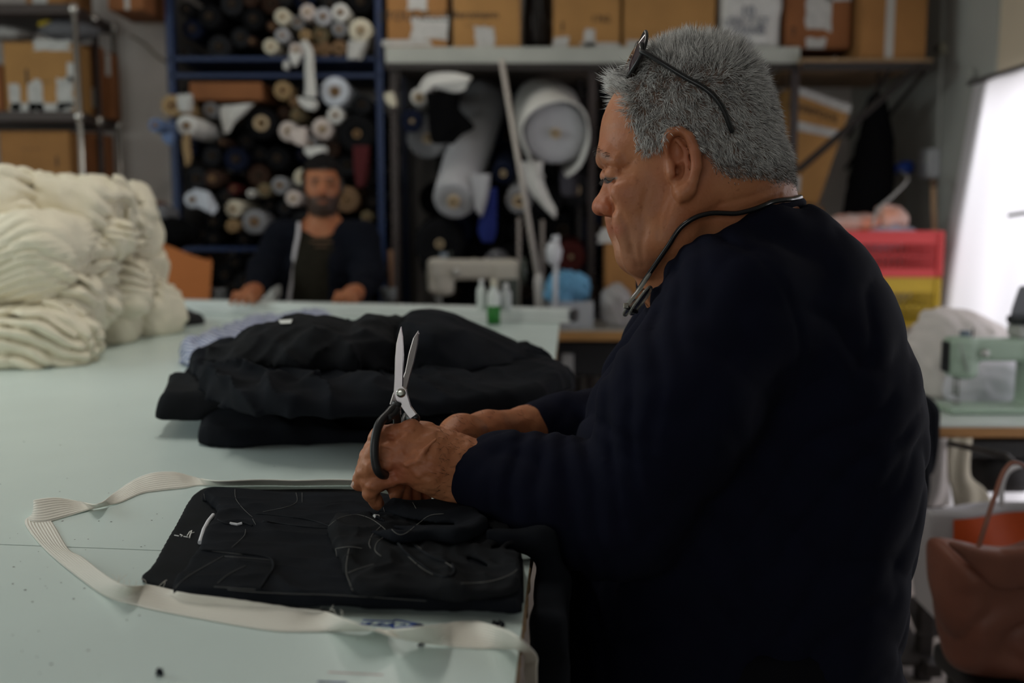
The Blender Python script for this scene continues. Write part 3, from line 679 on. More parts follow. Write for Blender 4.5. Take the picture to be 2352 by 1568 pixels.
# edge pairs in pixels, E1 = edge that is lower at the right end; which = edge that rests lower, z = its height over the table
PAIR = [((1209, 1572), (1233, 1572), 0, -.085), ((1203, 1540), (1233, 1530), 0, -.05), ((1196, 1515), (1233, 1505), 0, -.02), ((1188, 1492), (1205, 1476), 0, .004), ((1165, 1490), (1165, 1448), 0, .001), ((1103, 1489), (1103, 1428), 0, .001), ((1048, 1486), (1048, 1428), 0, .001),
        ((994, 1479), (990, 1436), 0, .002), ((945, 1471), (930, 1443), 0, .006), ((900, 1461), (880, 1446), 0, .012), ((852, 1443), (835, 1448), 1, .003), ((800, 1424), (775, 1449), 1, .001), ((741, 1402), (720, 1450), 1, .001), ((680, 1396), (640, 1449), 1, .001), ((600, 1384), (560, 1438), 1, .001),
        ((520, 1373), (480, 1424), 1, .001), ((430, 1362), (400, 1409), 1, .001), ((345, 1344), (325, 1393), 1, .001), ((290, 1345), (250, 1372), 1, .001), ((240, 1318), (185, 1330), 1, .001), ((190, 1280), (125, 1282), 1, .001), ((158, 1262), (85, 1242), 1, .001), ((128, 1212), (58, 1205), 1, .001), ((98, 1168), (62, 1190), 1, .002),
        ((78, 1152), (75, 1198), 1, .002), ((85, 1147), (108, 1198), 1, .001), ((130, 1143), (150, 1187), 1, .001), ((185, 1152), (205, 1170), 1, .002), ((225, 1157), (232, 1164), 1, .002), ((262, 1132), (275, 1154), 1, .001), ((310, 1101), (325, 1133), 1, .001), ((352, 1086), (370, 1126), 1, .001), ((400, 1084), (425, 1120), 1, .001), ((445, 1095), (458, 1114), 1, .001), ((500, 1104), (515, 1115), 1, .001),
        ((600, 1101), (610, 1114), 1, .001), ((680, 1103), (690, 1115), 1, .001), ((760, 1101), (765, 1114), 1, .001), ((850, 1103), (860, 1115), 1, .001), ((950, 1106), (960, 1118), 1, .001)]
def ribbon():
    RW = .042; E = []
    for (a, b, low, z) in PAIR:
        lo, hi = (a, b) if low == 0 else (b, a)
        Lp = Tz(*lo, TZ+z); r = ray(*hi); r = r/np.linalg.norm(r); oc = CAMP-Lp; bq = oc@r; c = oc@oc-RW**2; D = bq*bq-c
        cand = [-bq] if D < 0 else [-bq+math.sqrt(D), -bq-math.sqrt(D)]
        pts = [CAMP+r*t for t in cand]
        if z < 0: Lp = P(*lo, .80); U = P(*hi, .79)
        else:
            ok = [q for q in pts if q[2] > TZ+.0008]; U = ok[0] if ok else Tz(*hi, TZ+.0012)
        E.append(np.concatenate([Lp, U]) if low == 0 else np.concatenate([U, Lp]))
    E = smooth_path(E, 8); nv = 12; vs = []; fs = []; att = []
    for q in E:
        a, b = q[:3], q[3:]
        for j in range(nv+1):
            vs.append(a+(b-a)*j/nv); att.append(j/nv)
    vs = np.array(vs)
    on = vs[:, 0] < edge_x(vs[:, 1])+.002                 # over the table: rest on it; past the edge: hang clear of it
    vs[:, 2] = np.where(on & (vs[:, 2] > TZ-.012), np.maximum(vs[:, 2], TZ+.0009), vs[:, 2])
    low = vs[:, 2] < TZ+.0008; vs[:, 0] = np.where(low, np.maximum(vs[:, 0], edge_x(vs[:, 1])+.0032), vs[:, 0])
    for k_ in range(len(vs)):                              # where it crosses the jeans it lies on them
        q = vs[k_].copy(); st = (CAMP-q)/np.linalg.norm(CAMP-q)*.001
        if q[2] < TZ-.01: continue
        for _ in range(70):
            hs_ = [b_.ray_cast(Vector((q[0], q[1], TZ+.2)), Vector((0, 0, -1)))[0] for b_ in (bb, bf, bu)]
            if all(h_ is None or q[2] > h_.z+.0009 for h_ in hs_): break
            q = q+st
        vs[k_] = q
    for i in range(len(E)-1):
        for j in range(nv): k = i*(nv+1)+j; fs.append((k, k+1, k+nv+2, k+nv+1))
    o = mesh_obj('elastic_ribbon', vs.tolist(), fs, elastic, None, True, loc=Tz(500, 1400, TZ))
    at = o.data.attributes.new('across', 'FLOAT', 'POINT'); at.data.foreach_set('value', att)
    md = o.modifiers.new('thickness', 'SOLIDIFY'); md.thickness = .0011; md.offset = 0
    tag(o, 'long cream ribbed elastic ribbon snaking round the jeans and over the table edge', 'ribbon')
    # frayed threads along the cut edge
    fr = MB(); random.seed(3)
    for k in range(34):
        i = random.randint(88, 150); a = E[min(i, len(E)-1)][:3]; q = a + np.array([random.uniform(-.008, .008), random.uniform(.002, .008), random.uniform(.002, .006)])
        fr.tube([a, (a+q)/2+np.array([.001, 0, .0015]), q], .00022, 4)
    fr.build('frayed_threads', mat('cream_thread', (.75, .72, .64), .9), o)['kind'] = 'stuff'
ribbon()
# lint scraps
def scrap(label, px, py, w, seed, tall=.4):
    c = Tz(px, py, TZ+.002); rr = w*c[1]/F; f = Field(c-rr*1.6, c+rr*1.6, rr/9); f.ell(c, (rr, rr*.8, rr*tall), 0); f.displace(lumps(2.2/rr, rr*.85, seed), rr*1.2)
    f.f = np.maximum(f.f, (TZ+.0004-f.ax[2])[None, None, :].astype(np.float32))
    tag(f.build('lint_scrap', mat('black_lint', (.012, .013, .02), .95), None, 1, loc=(c[0], c[1], TZ)), label, 'scrap')
scrap('black lint scrap on the table corner beyond the ribbon', 1144, 1433, 11, 1); scrap('black lint scrap peeping out from under the ribbon twist', 968, 1479, 7, 2); scrap('navy pointed lint scrap lying alone on the open table', 367, 1545, 9, 3, 1.0)

# ================================================================== people
def skin_mat(name, col, red, hairc):
    m = bpy.data.materials.new(name); m.use_nodes = True; nt = m.node_tree; N = nt.nodes; L = nt.links; b = N['Principled BSDF']
    b.inputs['Roughness'].default_value = .5; b.inputs['Specular IOR Level'].default_value = .3
    b.inputs['Subsurface Weight'].default_value = .12; b.inputs['Subsurface Radius'].default_value = (1, .35, .2); b.inputs['Subsurface Scale'].default_value = .006
    tc = N.new('ShaderNodeTexCoord')
    n1 = N.new('ShaderNodeTexNoise'); n1.inputs['Scale'].default_value = 22; n1.inputs['Detail'].default_value = 6; L.new(tc.outputs['Object'], n1.inputs[0])
    mr = N.new('ShaderNodeMapRange'); mr.inputs[1].default_value = .35; mr.inputs[2].default_value = .7; L.new(n1.outputs[0], mr.inputs[0])
    mx = N.new('ShaderNodeMixRGB'); mx.inputs[1].default_value = (*col, 1); mx.inputs[2].default_value = (col[0]*.86, col[1]*.72, col[2]*.68, 1); L.new(mr.outputs[0], mx.inputs[0])
    n2 = N.new('ShaderNodeTexNoise'); n2.inputs['Scale'].default_value = 160; n2.inputs['Detail'].default_value = 3; L.new(tc.outputs['Object'], n2.inputs[0])
    mr2 = N.new('ShaderNodeMapRange'); mr2.inputs[1].default_value = .62; mr2.inputs[2].default_value = .75; mr2.inputs[4].default_value = .4; L.new(n2.outputs[0], mr2.inputs[0])
    mx2 = N.new('ShaderNodeMixRGB'); mx2.inputs[2].default_value = (col[0]*.5, col[1]*.4, col[2]*.35, 1); L.new(mr2.outputs[0], mx2.inputs[0]); L.new(mx.outputs[0], mx2.inputs[1])
    ar = N.new('ShaderNodeAttribute'); ar.attribute_name = 'red'; mx3 = N.new('ShaderNodeMixRGB'); mx3.inputs[2].default_value = (*red, 1); L.new(ar.outputs['Fac'], mx3.inputs[0]); L.new(mx2.outputs[0], mx3.inputs[1])
    ah = N.new('ShaderNodeAttribute'); ah.attribute_name = 'hairy'; mx4 = N.new('ShaderNodeMixRGB'); mx4.inputs[2].default_value = (*hairc, 1); L.new(ah.outputs['Fac'], mx4.inputs[0]); L.new(mx3.outputs[0], mx4.inputs[1])
    L.new(mx4.outputs[0], b.inputs['Base Color'])
    n3 = N.new('ShaderNodeTexNoise'); n3.inputs['Scale'].default_value = 420; n3.inputs['Detail'].default_value = 4; L.new(tc.outputs['Object'], n3.inputs[0])
    v = N.new('ShaderNodeTexVoronoi'); v.inputs['Scale'].default_value = 260; L.new(tc.outputs['Object'], v.inputs['Vector'])
    ad = N.new('ShaderNodeMath'); L.new(n3.outputs[0], ad.inputs[0]); L.new(v.outputs['Distance'], ad.inputs[1])
    bp = N.new('ShaderNodeBump'); bp.inputs['Strength'].default_value = .16; bp.inputs['Distance'].default_value = .0012; L.new(ad.outputs[0], bp.inputs['Height']); L.new(bp.outputs[0], b.inputs['Normal'])
    return m
def seg_dist(pl, X, Z):
    d = np.full(np.broadcast(X, Z).shape, 1e9)
    for a, b in zip(pl[:-1], pl[1:]):
        e = b-a; t = np.clip(((X-a[0])*e[0]+(Z-a[1])*e[1])/(e@e+1e-12), 0, 1); d = np.minimum(d, (X-a[0]-t*e[0])**2+(Z-a[1]-t*e[1])**2)
    return np.sqrt(d)
def to_px(V):
    V = np.asarray(V)-CAMP; dz = V[:, 1]*CP - V[:, 2]*SP; u = V[:, 1]*SP + V[:, 2]*CP
    return 1176+F*V[:, 0]/dz, 784-F*u/dz
def sstep(a, b, x): t = np.clip((x-a)/(b-a), 0, 1); return t*t*(3-2*t)

# ------------------------------------------------------------------ the tailor
HY = 1.20
def hp(px, py, y=HY): return P(px, py, y)
def h2(px, py, y=HY): return P(px, py, y)[[0, 2]]
man = thing('person', 'grey-haired man in a navy sweater bending over the cutting table with scissors', 'person', (.32, 1.25, 0))
def head_field():
    f = Field(hp(1330, 720)-[0, .125, 0], hp(1850, 60)+[0, .125, 0], .0022)
    sk = [(1425, 195), (1398, 235), (1383, 275), (1377, 315), (1375, 345), (1383, 368), (1392, 392), (1394, 430), (1398, 470), (1404, 492), (1409, 508), (1418, 521), (1428, 530), (1426, 545), (1433, 566), (1437, 590), (1446, 610), (1466, 619), (1490, 618), (1540, 590), (1620, 560), (1710, 520), (1790, 450), (1793, 400), (1786, 345), (1779, 303), (1767, 250), (1746, 200), (1716, 155), (1682, 120), (1645, 105), (1598, 99), (1554, 103), (1502, 118), (1455, 158)]
    poly = smooth_path([h2(*q) for q in sk], 3, True)
    c = h2(1590, 340); dn = np.array([-.36, -.93])
    def wf(X, Z):
        v = (X-c[0])*dn[0]+(Z-c[1])*dn[1]; fr = -(X-c[0])*.93+(Z-c[1])*(.36)
        w = .0795 - .006*sstep(.02, .09, fr) - .017*sstep(.02, .10, v)*sstep(-.06, .03, fr) - .012*sstep(.09, .15, v)
        return w
    f.inflate(poly, HY, .072, .082, blur=4, wfun=wf)
    # neck
    f.limb([hp(1640, 420), P(1665, 500, 1.215), P(1700, 620, 1.235)], [.066, .070, .082], .03)
    f.limb([hp(1555, 560), P(1580, 640, 1.21), P(1620, 720, 1.22)], [.046, .052, .06], .03)
    f.limb([hp(1730, 420), P(1745, 480, 1.215)], [.034, .040], .03)
    # sternomastoid cord and jaw line
    for s in (-1, 1):
        def q(px, py, off): p = hp(px, py, HY-off); return np.array([p[0], HY+s*off, p[2]])
        f.limb([q(1600, 455, .070), q(1560, 560, .056), q(1540, 640, .03)], [.012, .013, .012], .02)
        f.limb([q(1560, 470, .068), q(1520, 545, .058), q(1470, 600, .034)], [.012, .013, .012], .025)       # jaw
        f.ell(q(1448, 438, .050), (.022, .013, .018), .025)          # cheekbone
        f.ell(q(1462, 515, .044), (.026, .014, .030), .03)         # cheek
        f.ell(q(1472, 588, .034), (.016, .011, .016), .02)         # jowl
        f.ell(q(1390, 396, .031), (.010, .016, .0105), .012, 's')   # eye socket
        f.ell(q(1416, 400, .031), (.0138, .0150, .0108), .006)      # lids over the eyeball
        f.limb([q(1391, 354, .006), q(1396, 358, .028), q(1416, 367, .046)], [.004, .0045, .004], .016)      # brow ridge
        f.ell(q(1401, 477, .0150), (.0125, .0075, .0105), .006)     # nostril wing
    # nose
    ns = [(1393, 382), (1390, 405), (1381, 432), (1369, 455), (1362, 472), (1362, 484), (1370, 493), (1385, 495), (1403, 491), (1425, 470), (1425, 420), (1415, 385)]
    f.inflate(smooth_path([h2(*q) for q in ns], 3, True), HY, .012, .0125, .006, 2, wfun=lambda X, Z: .0085 + .0065*sstep(h2(1390, 425)[1], h2(1390, 462)[1], Z))
    for s in (-1, 1):
        p = hp(1386, 493, HY-.008); f.ell((p[0], HY+s*.008, p[2]), (.006, .004, .0035), .002, 's')
    f.ell(hp(1380, 473), (.0098, .0115, .0100), .006)
    # lips
    f.ell(hp(1425, 513), (.0095, .021, .0075), .006); f.ell(hp(1440, 545), (.0085, .019, .0072), .006)
    f.limb([(*hp(1422, 517)[:1], HY-.016, hp(1422, 517)[2]), hp(1417, 514), (*hp(1422, 517)[:1], HY+.016, hp(1422, 517)[2])], [.0035, .0065, .0035], .005)
    f.limb([(hp(1438, 543)[0], HY-.015, hp(1438, 543)[2]), hp(1434, 543), (hp(1438, 543)[0], HY+.015, hp(1438, 543)[2])], [.0035, .006, .0035], .006)
    f.limb([(hp(1444, 530)[0], HY-.028, hp(1444, 530)[2]), (hp(1432, 529)[0], HY-.014, hp(1432, 529)[2]), hp(1422, 530), (hp(1432, 529)[0], HY+.014, hp(1432, 529)[2]), (hp(1444, 530)[0], HY+.028, hp(1444, 530)[2])], [.0022, .0036, .0040, .0036, .0022], .003, 's')
    f.ell(hp(1468, 596), (.016, .022, .014), .015)                  # chin
    # ears
    for s in (-1, 1):
        def q(px, py, off): p = hp(px, py, HY-off); return np.array([p[0], HY+s*off, p[2]])
        f.ell(q(1566, 372, .080), (.018, .008, .034), .006)
        hx = [(1536, 352, .082), (1530, 325, .085), (1541, 305, .088), (1562, 302, .091), (1583, 316, .094), (1597, 345, .096), (1600, 383, .095), (1593, 412, .092), (1582, 435, .089)]
        f.limb([q(*e) for e in hx], [.0050, .0056, .0060, .0060, .0064, .0064, .0060, .0056, .006], .003, own=.002)
        f.limb([q(1582, 435, .089), q(1569, 443, .086), q(1560, 440, .083)], [.0085, .0095, .006], .005)
        f.ell(q(1558, 346, .100), (.0110, .0205, .0195), .002, 's'); f.ell(q(1562, 391, .100), (.0115, .0215, .0145), .002, 's')
        f.limb([q(1556, 322, .086), q(1574, 345, .088), q(1580, 378, .089), q(1575, 406, .087), (q(1566, 420, .085))], .0028, .002, own=.002)
        f.ell(q(1544, 392, .083), (.0055, .006, .008), .004)        # tragus
        f.ell(q(1557, 392, .082), (.0045, .010, .006), .002, 's')   # canal
    # creases, the same on both sides of the face
    G_ = [([(1404, 456), (1413, 468), (1412, 488)], .0022, .0022), ([(1410, 468), (1426, 492), (1440, 522), (1447, 556), (1450, 580)], .0015, .0034), ([(1472, 540), (1470, 572), (1476, 612)], .0011, .0032), ([(1385, 384), (1400, 380), (1424, 388)], .0016, .0018), ([(1390, 412), (1408, 420), (1428, 414)], .0018, .0026),
          ([(1424, 392), (1446, 378), (1455, 366)], .0014, .0018), ([(1424, 398), (1450, 398)], .0010, .0018), ([(1423, 404), (1446, 418)], .0010, .0018), ([(1538, 410), (1528, 450), (1508, 500), (1504, 545)], .0008, .0020), ([(1550, 435), (1532, 470), (1518, 520)], .0008, .0018), ([(1524, 425), (1516, 460), (1500, 500)], .0010, .0016),
          ([(1560, 470), (1590, 500), (1680, 492), (1790, 450)], .0016, .003), ([(1640, 470), (1720, 450), (1795, 425)], .0012, .0025), ([(1600, 600), (1660, 560), (1720, 530)], .0016, .0030), ([(1580, 560), (1570, 610), (1560, 650)], .0015, .003), ([(1450, 565), (1458, 590), (1464, 612)], .0012, .0022), ([(1388, 300), (1420, 292), (1450, 300)], .0008, .0025), ([(1386, 270), (1420, 262)], .0006, .0025), ([(1480, 440), (1470, 490), (1478, 540)], .0008, .003)]
    GL = [(np.array([h2(*e, HY-.05) for e in pl]), a, w) for pl, a, w in G_]
    def groove(x, y, z):
        o = np.zeros_like(x); side = sstep(.006, .02, np.abs(y-HY))
        for pl, a, w in GL: o += a*np.exp(-(seg_dist(pl, x, z)/w)**2)
        return o*side
    f.displace(groove, .012)
    f.displace(lambda x, y, z: .0004*vnoise(x*70, y*70, z*70, 3)+.0002*vnoise(x*190, y*190, z*190, 4), .01)
    return f
def hand_near():
    f = Field(P(800, 1180, 1.06)-[0, .06, .01], P(1170, 940, 1.06)+[.02, .14, .02], .0016)
    A = lambda x, y, d: P(x, y, d)
    wr = A(1050, 1082, 1.088)
    f.limb([A(1165, 1105, 1.09), A(1105, 1092, 1.09), wr], [.031, .030, .027], .02)
    f.limb([A(1110, 1062, 1.10), A(1040, 1048, 1.10)], [.022, .022], .02); f.limb([A(1120, 1125, 1.085), A(1045, 1112, 1.082)], [.020, .020], .02)
    mc = [A(945, 990, 1.083), A(928, 1022, 1.073), A(922, 1052, 1.069), A(934, 1086, 1.070)]
    for i, m in enumerate(mc): f.limb([wr+(0, 0, .012-.008*i), (wr+m)/2+(0, -.004, 0), m], [.022, .0185, .0125-.0008*i], .016)
    fg = [[mc[0], A(872, 1000, 1.078), A(845, 1052, 1.080), A(828, 1092, 1.088)], [mc[1], A(862, 1040, 1.068), A(840, 1082, 1.072), A(824, 1112, 1.082)],
          [mc[2], A(858, 1070, 1.064), A(848, 1105, 1.070), A(850, 1132, 1.080)], [mc[3], A(862, 1112, 1.064), A(852, 1135, 1.070), A(868, 1158, 1.078)]]
    for i, q in enumerate(fg):
        s_ = (1, 1.02, .98, .9)[i]
        pts = [q[0], (q[0]*.45+q[1]*.55), q[1], q[2], q[3]]
        f.limb(pts, [.0118*s_, .0098*s_, .0106*s_, .0092*s_, .0078*s_], .004, own=.004)
        f.ell(q[0]+(0, -.004, .001), (.010, .008, .009), .006)
    # thumb round the back, leaving the side of the palm
    f.limb([A(1035, 1035, 1.104), A(975, 1000, 1.112), A(925, 990, 1.122), A(890, 1004, 1.126)], [.020, .0155, .0125, .0095], .014, own=.006)
    # tendons and veins
    for i, m in enumerate(mc[:3]): f.limb([m+(0, -.005, 0), (wr+m)/2+(.004, -.022, .004)], [.0035, .002], .006)
    for v in ([(1000, 1010), (975, 1035), (960, 1062), (930, 1070)], [(990, 1066), (975, 1060), (960, 1062)], [(985, 1105), (960, 1092), (935, 1070)]):
        f.limb([A(x, y, 1.048) + (0, .004, 0) for x, y in v], .0016, .004)
    # wrinkles
    f.displace(lambda x, y, z: .0008*vnoise(x*90, y*90, z*160, 8)+.0007*vnoise(x*210, y*210, z*210, 9), .01)
    for pl in ([(905, 1012), (888, 1006)], [(892, 1034), (876, 1030)], [(890, 1064), (874, 1060)], [(912, 1096), (890, 1100)]):
        b = np.array([P(*e, 1.06)[[0, 2]] for e in pl]); f.displace(lambda x, y, z, b=b: .0018*np.exp(-(seg_dist(b, x, z)/.0022)**2), .01)
    return f, fg
def hand_far():
    f = Field(P(860, 1200, 1.14)-[0, .07, .005], P(1330, 930, 1.40)+[0, .07, .02], .0022)
    A = lambda x, y, d: P(x, y, d)
    wr = A(1060, 1005, 1.235)
    f.limb([A(1290, 980, 1.385), A(1215, 983, 1.35), A(1120, 995, 1.28), wr], [.020, .0275, .026, .024], .02)
    f.limb([A(1215, 992, 1.345), A(1100, 1008, 1.26)], [.022, .022], .02)
    mc = [A(960, 1050, 1.165), A(975, 1065, 1.18), A(990, 1075, 1.195), A(1000, 1085, 1.21)]
    for i, m in enumerate(mc): f.limb([wr, m], [.022, .0125], .016)
    fg = [[mc[0], A(915, 1090, 1.13), A(908, 1120, 1.115), A(908, 1138, 1.105)], [mc[1], A(930, 1102, 1.14), A(925, 1132, 1.125), A(930, 1150, 1.115)], [mc[2], A(950, 1112, 1.155), A(948, 1138, 1.14), A(955, 1152, 1.13)], [mc[3], A(970, 1118, 1.175), A(972, 1138, 1.16), A(978, 1150, 1.15)]]
    for i, q in enumerate(fg): f.limb(q, [.0112, .0098, .0088, .0072], .004, own=.004)
    f.limb([A(1030, 1030, 1.20), A(960, 1050, 1.14), A(900, 1085, 1.115), A(872, 1115, 1.108)], [.018, .0135, .0105, .008], .012, own=.006)
    f.displace(lambda x, y, z: .0007*vnoise(x*90, y*90, z*160, 18), .01)
    return f, fg
# clothing, as shapes reused for the hidden core of the body
TY = 1.25
def torso_poly():
    t = [(1520, 640), (1470, 720), (1420, 800), (1372, 890), (1338, 980), (1318, 1080), (1308, 1180), (1302, 1240), (1290, 1300), (1275, 1400), (1268, 1500), (1268, 1660), (2030, 1660), (2036, 1480), (2048, 1340), (2066, 1220), (2084, 1090), (2090, 960), (2075, 840), (2042, 730), (2000, 632), (1950, 552), (1895, 500), (1815, 480), (1725, 500), (1630, 555), (1570, 600)]
    return smooth_path([P(x, y, TY)[[0, 2]] for x, y in t], 3, True)
SH = P(1690, 700, 1.085); EL = P(1420, 1172, 1.055); CU = P(1100, 1092, 1.088)
SHF = P(1650, 700, 1.42); ELF = P(1450, 1060, 1.47); CUF = P(1215, 983, 1.35)
def sweater():
    lo_ = P(1040, 1568, 1.0)+[-.02, -.08, 0]; lo_[2] = .60
    f = Field(lo_, P(2110, 440, 1.5)+[.03, .16, .02], .0045)
    f.inflate(torso_poly(), TY, .15, .205, blur=8, k=0, wfun=lambda X, Z: .185 + .02*sstep(1.30, 1.05, Z) + .012*np.exp(-((Z-1.23)/.07)**2))
    f.limb([SH+(.01, .07, -.012), SH+(0, .005, -.012), P(1565, 930, 1.035), EL], [.068, .074, .075, .070], .05, own=.03)
    f.limb([EL, P(1270, 1140, 1.07), P(1160, 1105, 1.085), CU], [.070, .062, .050, .0405], .02, own=.02)
    f.limb([SHF+(0, -.06, -.01), SHF+(0, 0, -.01), P(1560, 900, 1.47), ELF], [.080, .080, .072, .064], .05, own=.03)
    f.limb([ELF, P(1370, 985, 1.43), P(1300, 975, 1.39), CUF+(.015, .01, 0)], [.064, .054, .042, .034], .02, own=.02)
    for s_ in (-1, 1): f.limb([(lambda q: np.array([q[0], TY+s_*(TY-d_), q[2]]))(P(x_, y_, d_)) for x_, y_, d_ in ((1830, 525, 1.19), (1760, 552, 1.15), (1660, 616, 1.125), (1580, 676, 1.14))], [.030, .032, .034, .03], .03)
    # cloth folds: rings gathered on the forearm, drag lines from armpit and elbow
    ax = (EL-CU)/np.linalg.norm(EL-CU); La = np.linalg.norm(EL-CU)
    def rings(x, y, z):
        u = ((x-CU[0])*ax[0]+(y-CU[1])*ax[1]+(z-CU[2])*ax[2]); mk = sstep(.012, .035, u)*(1-sstep(.15, .22, u))*sstep(1.19, 1.17, y)
        w = u/.026 + .5*vnoise(x*14, y*14, z*14, 5) + 1.2*(z-CU[2])/.1
        return mk*.0060*(np.abs(np.sin(np.pi*w))**.8-.6)*-1
    f.displace(rings, .03)
    f.displace(folds((.6, .2, 1), .085, .010, .9, 6, 71, 5), .03)
    f.displace(folds((-.7, .1, .6), .06, .005, .9, 8, 72, 6), .03)
    # elbow crook creases and shoulder seam
    cr = [([(1350, 1015), (1400, 1040), (1440, 1090)], .007, .008), ([(1352, 985), (1410, 990), (1470, 1010)], .005, .008), ([(1345, 1035), (1375, 1085), (1390, 1140)], .005, .008)]
    for pl, a, w in cr:
        b = np.array([P(*e, 1.0)[[0, 2]] for e in pl]); f.displace(lambda x, y, z, b=b, a=a, w=w: a*np.exp(-(seg_dist(b, x, z)/w)**2)*sstep(1.14, 1.08, y), .03)
    b = np.array([P(*e, 1.03)[[0, 2]] for e in ((1690, 552), (1750, 590), (1800, 660), (1828, 750), (1842, 860), (1838, 980))])
    f.displace(lambda x, y, z: .0024*np.exp(-(seg_dist(b, x, z)/.0032)**2)*sstep(1.20, 1.15, y), .03)
    f.carve([HANG]); table_cut(f, -.0006)
    # open neck
    f.limb([P(1690, 440, 1.22), P(1650, 530, 1.222), P(1610, 640, 1.225)], [.082, .073, .066], .006, 's')
    return f
skin = skin_mat('weathered_skin', (.42, .172, .080), (.38, .095, .055), (.14, .125, .11))
HAIRPOLY = np.array([(1300, 60), (1330, 235), (1412, 206), (1436, 214), (1440, 250), (1452, 288), (1466, 325), (1472, 352), (1490, 357), (1512, 345), (1526, 318), (1534, 298), (1560, 290), (1588, 306), (1606, 345), (1624, 356), (1640, 382), (1662, 402), (1700, 414), (1740, 410), (1795, 422), (1860, 425), (1860, 60)], float)
def build_man():
    hv, hq = head_field().mesh(1)
    nf, fgn = hand_near(); nv_, nq = nf.mesh(1)
    ff, fgf = hand_far(); fv, fq = ff.mesh(1)
    cf = Field((.0, .98, .80), (.62, 1.56, 1.50), .012)
    cf.inflate(torso_poly(), TY, .13, .165, blur=3, k=0); cf.displace(lambda x, y, z: .022+0*x, .2)
    cf.limb([SH, EL, CU], [.055, .045, .026], .02); cf.limb([SHF, ELF, CUF], [.055, .042, .024], .02); cf.limb([P(1660, 560, 1.22), P(1690, 680, 1.24)], [.06, .07], .02)
    table_cut(cf); cf.carve([HANG], -.006); cv, cq = cf.mesh(1)
    V = np.concatenate([hv, nv_, fv, cv]); o1, o2, o3 = len(hv), len(hv)+len(nv_), len(hv)+len(nv_)+len(fv)
    Q = np.concatenate([hq, nq+o1, fq+o2, cq+o3])
    body = mesh_obj('body', V, Q, skin, man)
    # colour attributes: stubbly scalp, ruddy nose, ear and knuckles
    M_ = V.copy(); M_[:, 1] = np.where(M_[:, 1] > HY, 2*HY-M_[:, 1], M_[:, 1]); hx, hy = to_px(M_)
    dh = poly_dist(HAIRPOLY, hx, hy); ish = np.zeros(len(V)); ish[:o1] = (sstep(-6, 14, dh)*.75)[:o1]
    eye = np.exp(-(seg_dist(np.array([(1388., 408.), (1402., 411.), (1416., 409.)]), hx, hy)/3.2)**2); eye[o1:] = 0
    br = np.exp(-(seg_dist(np.array([(1372., 350.), (1384., 356.), (1396., 362.)]), hx, hy)/7)**2)*.45; br[o1:] = 0
    st = sstep(0, 40, poly_dist(np.array([(1400, 500), (1520, 480), (1500, 560), (1540, 600), (1480, 660), (1400, 640)]), hx, hy))*.18; st[o1:] = 0
    at = body.data.attributes.new('hairy', 'FLOAT', 'POINT'); at.data.foreach_set('value', np.clip(ish+br+st+eye*.9, 0, 1).astype(np.float32))
    red = np.zeros(len(V))
    for cx, cy, r, a in ((1375, 478, 28, .55), (1575, 375, 60, .35), (1430, 440, 40, .25), (1415, 528, 17, .6)): red[:o1] += (a*np.exp(-((hx-cx)**2+(hy-cy)**2)/r**2))[:o1]
    hx2, hy2 = to_px(V[o1:o2]); red[o1:o2] += .25*np.exp(-((hx2-900)**2)/40**2)+.3*np.exp(-((hx2-910)**2+(hy2-1085)**2)/22**2)
    at = body.data.attributes.new('red', 'FLOAT', 'POINT'); at.data.foreach_set('value', np.clip(red, 0, 1).astype(np.float32))
    # nails
    nail = mat('finger_nail', (.58, .40, .33), .35)
    for fg_, off in ((fgn, (-.0045, -.0035, .002)),):
        for q in fg_[:4]:
            c = q[3]+np.array(off); dr = (q[3]-q[2])/np.linalg.norm(q[3]-q[2]); nn = np.array(off)/np.linalg.norm(off)
            sd = np.cross(dr, nn); sd /= np.linalg.norm(sd); mb = MB(); gr = []
            for i in range(5):
                for j in range(5):
                    u, v = (i-2)/2, (j-2)/2; gr.append(c+dr*.0052*v+sd*.0046*u*(1-.18*v*v*(v > 0))+nn*(.0025-.0022*u*u))
            mb.add(gr, [(i*5+j, i*5+j+1, (i+1)*5+j+1, (i+1)*5+j) for i in range(4) for j in range(4)]); mb.build('finger_nail', nail, body, True)
    # hair: short strands rooted on the scalp
    rng = np.random.default_rng(4); hq_ = hq; c0 = (hv[hq_[:, 0]]+hv[hq_[:, 2]])/2; nrm = np.cross(hv[hq_[:, 1]]-hv[hq_[:, 0]], hv[hq_[:, 3]]-hv[hq_[:, 0]]); ar = np.linalg.norm(nrm, axis=1); nrm = nrm/ar[:, None].clip(1e-12)
    cm = c0.copy(); cm[:, 1] = np.where(cm[:, 1] > HY, 2*HY-cm[:, 1], cm[:, 1]); fx, fy = to_px(cm); fd = poly_dist(HAIRPOLY, fx, fy)
    ear = ((fx-1566)/44)**2+((fy-375)/84)**2 < 1
    ok = (fd > -2+rng.normal(0, 4, len(fd))) & ~ear; cen = np.array([h2(1590, 300)[0], HY, h2(1590, 300)[1]])
    out = np.sign(np.sum(nrm*(c0-cen), 1)); nrm *= np.where(out == 0, 1, 1)[:, None]
    if np.mean(out[ok]) < 0: nrm = -nrm
    pr = ar*ok; pr /= pr.sum();  n = 34000; k = rng.choice(len(c0), n, p=pr)
    root = c0[k]+rng.normal(0, .0011, (n, 3)); nn = nrm[k]; px_, py_ = fx[k], fy[k]
    # growth direction: back and down on the sides, forward over the fringe, up on the crown
    top = sstep(230, 130, py_)*sstep(1480, 1540, px_); frg = sstep(1480, 1420, px_)*sstep(300, 230, py_)
    dirv = np.stack([.35+0*px_, 0*px_, -.9+0*px_], 1)
    dirv = dirv*(1-top)[:, None]+np.array([.25, 0, .35])*top[:, None]; dirv = dirv*(1-frg)[:, None]+np.array([-1.0, 0, .15])*frg[:, None]
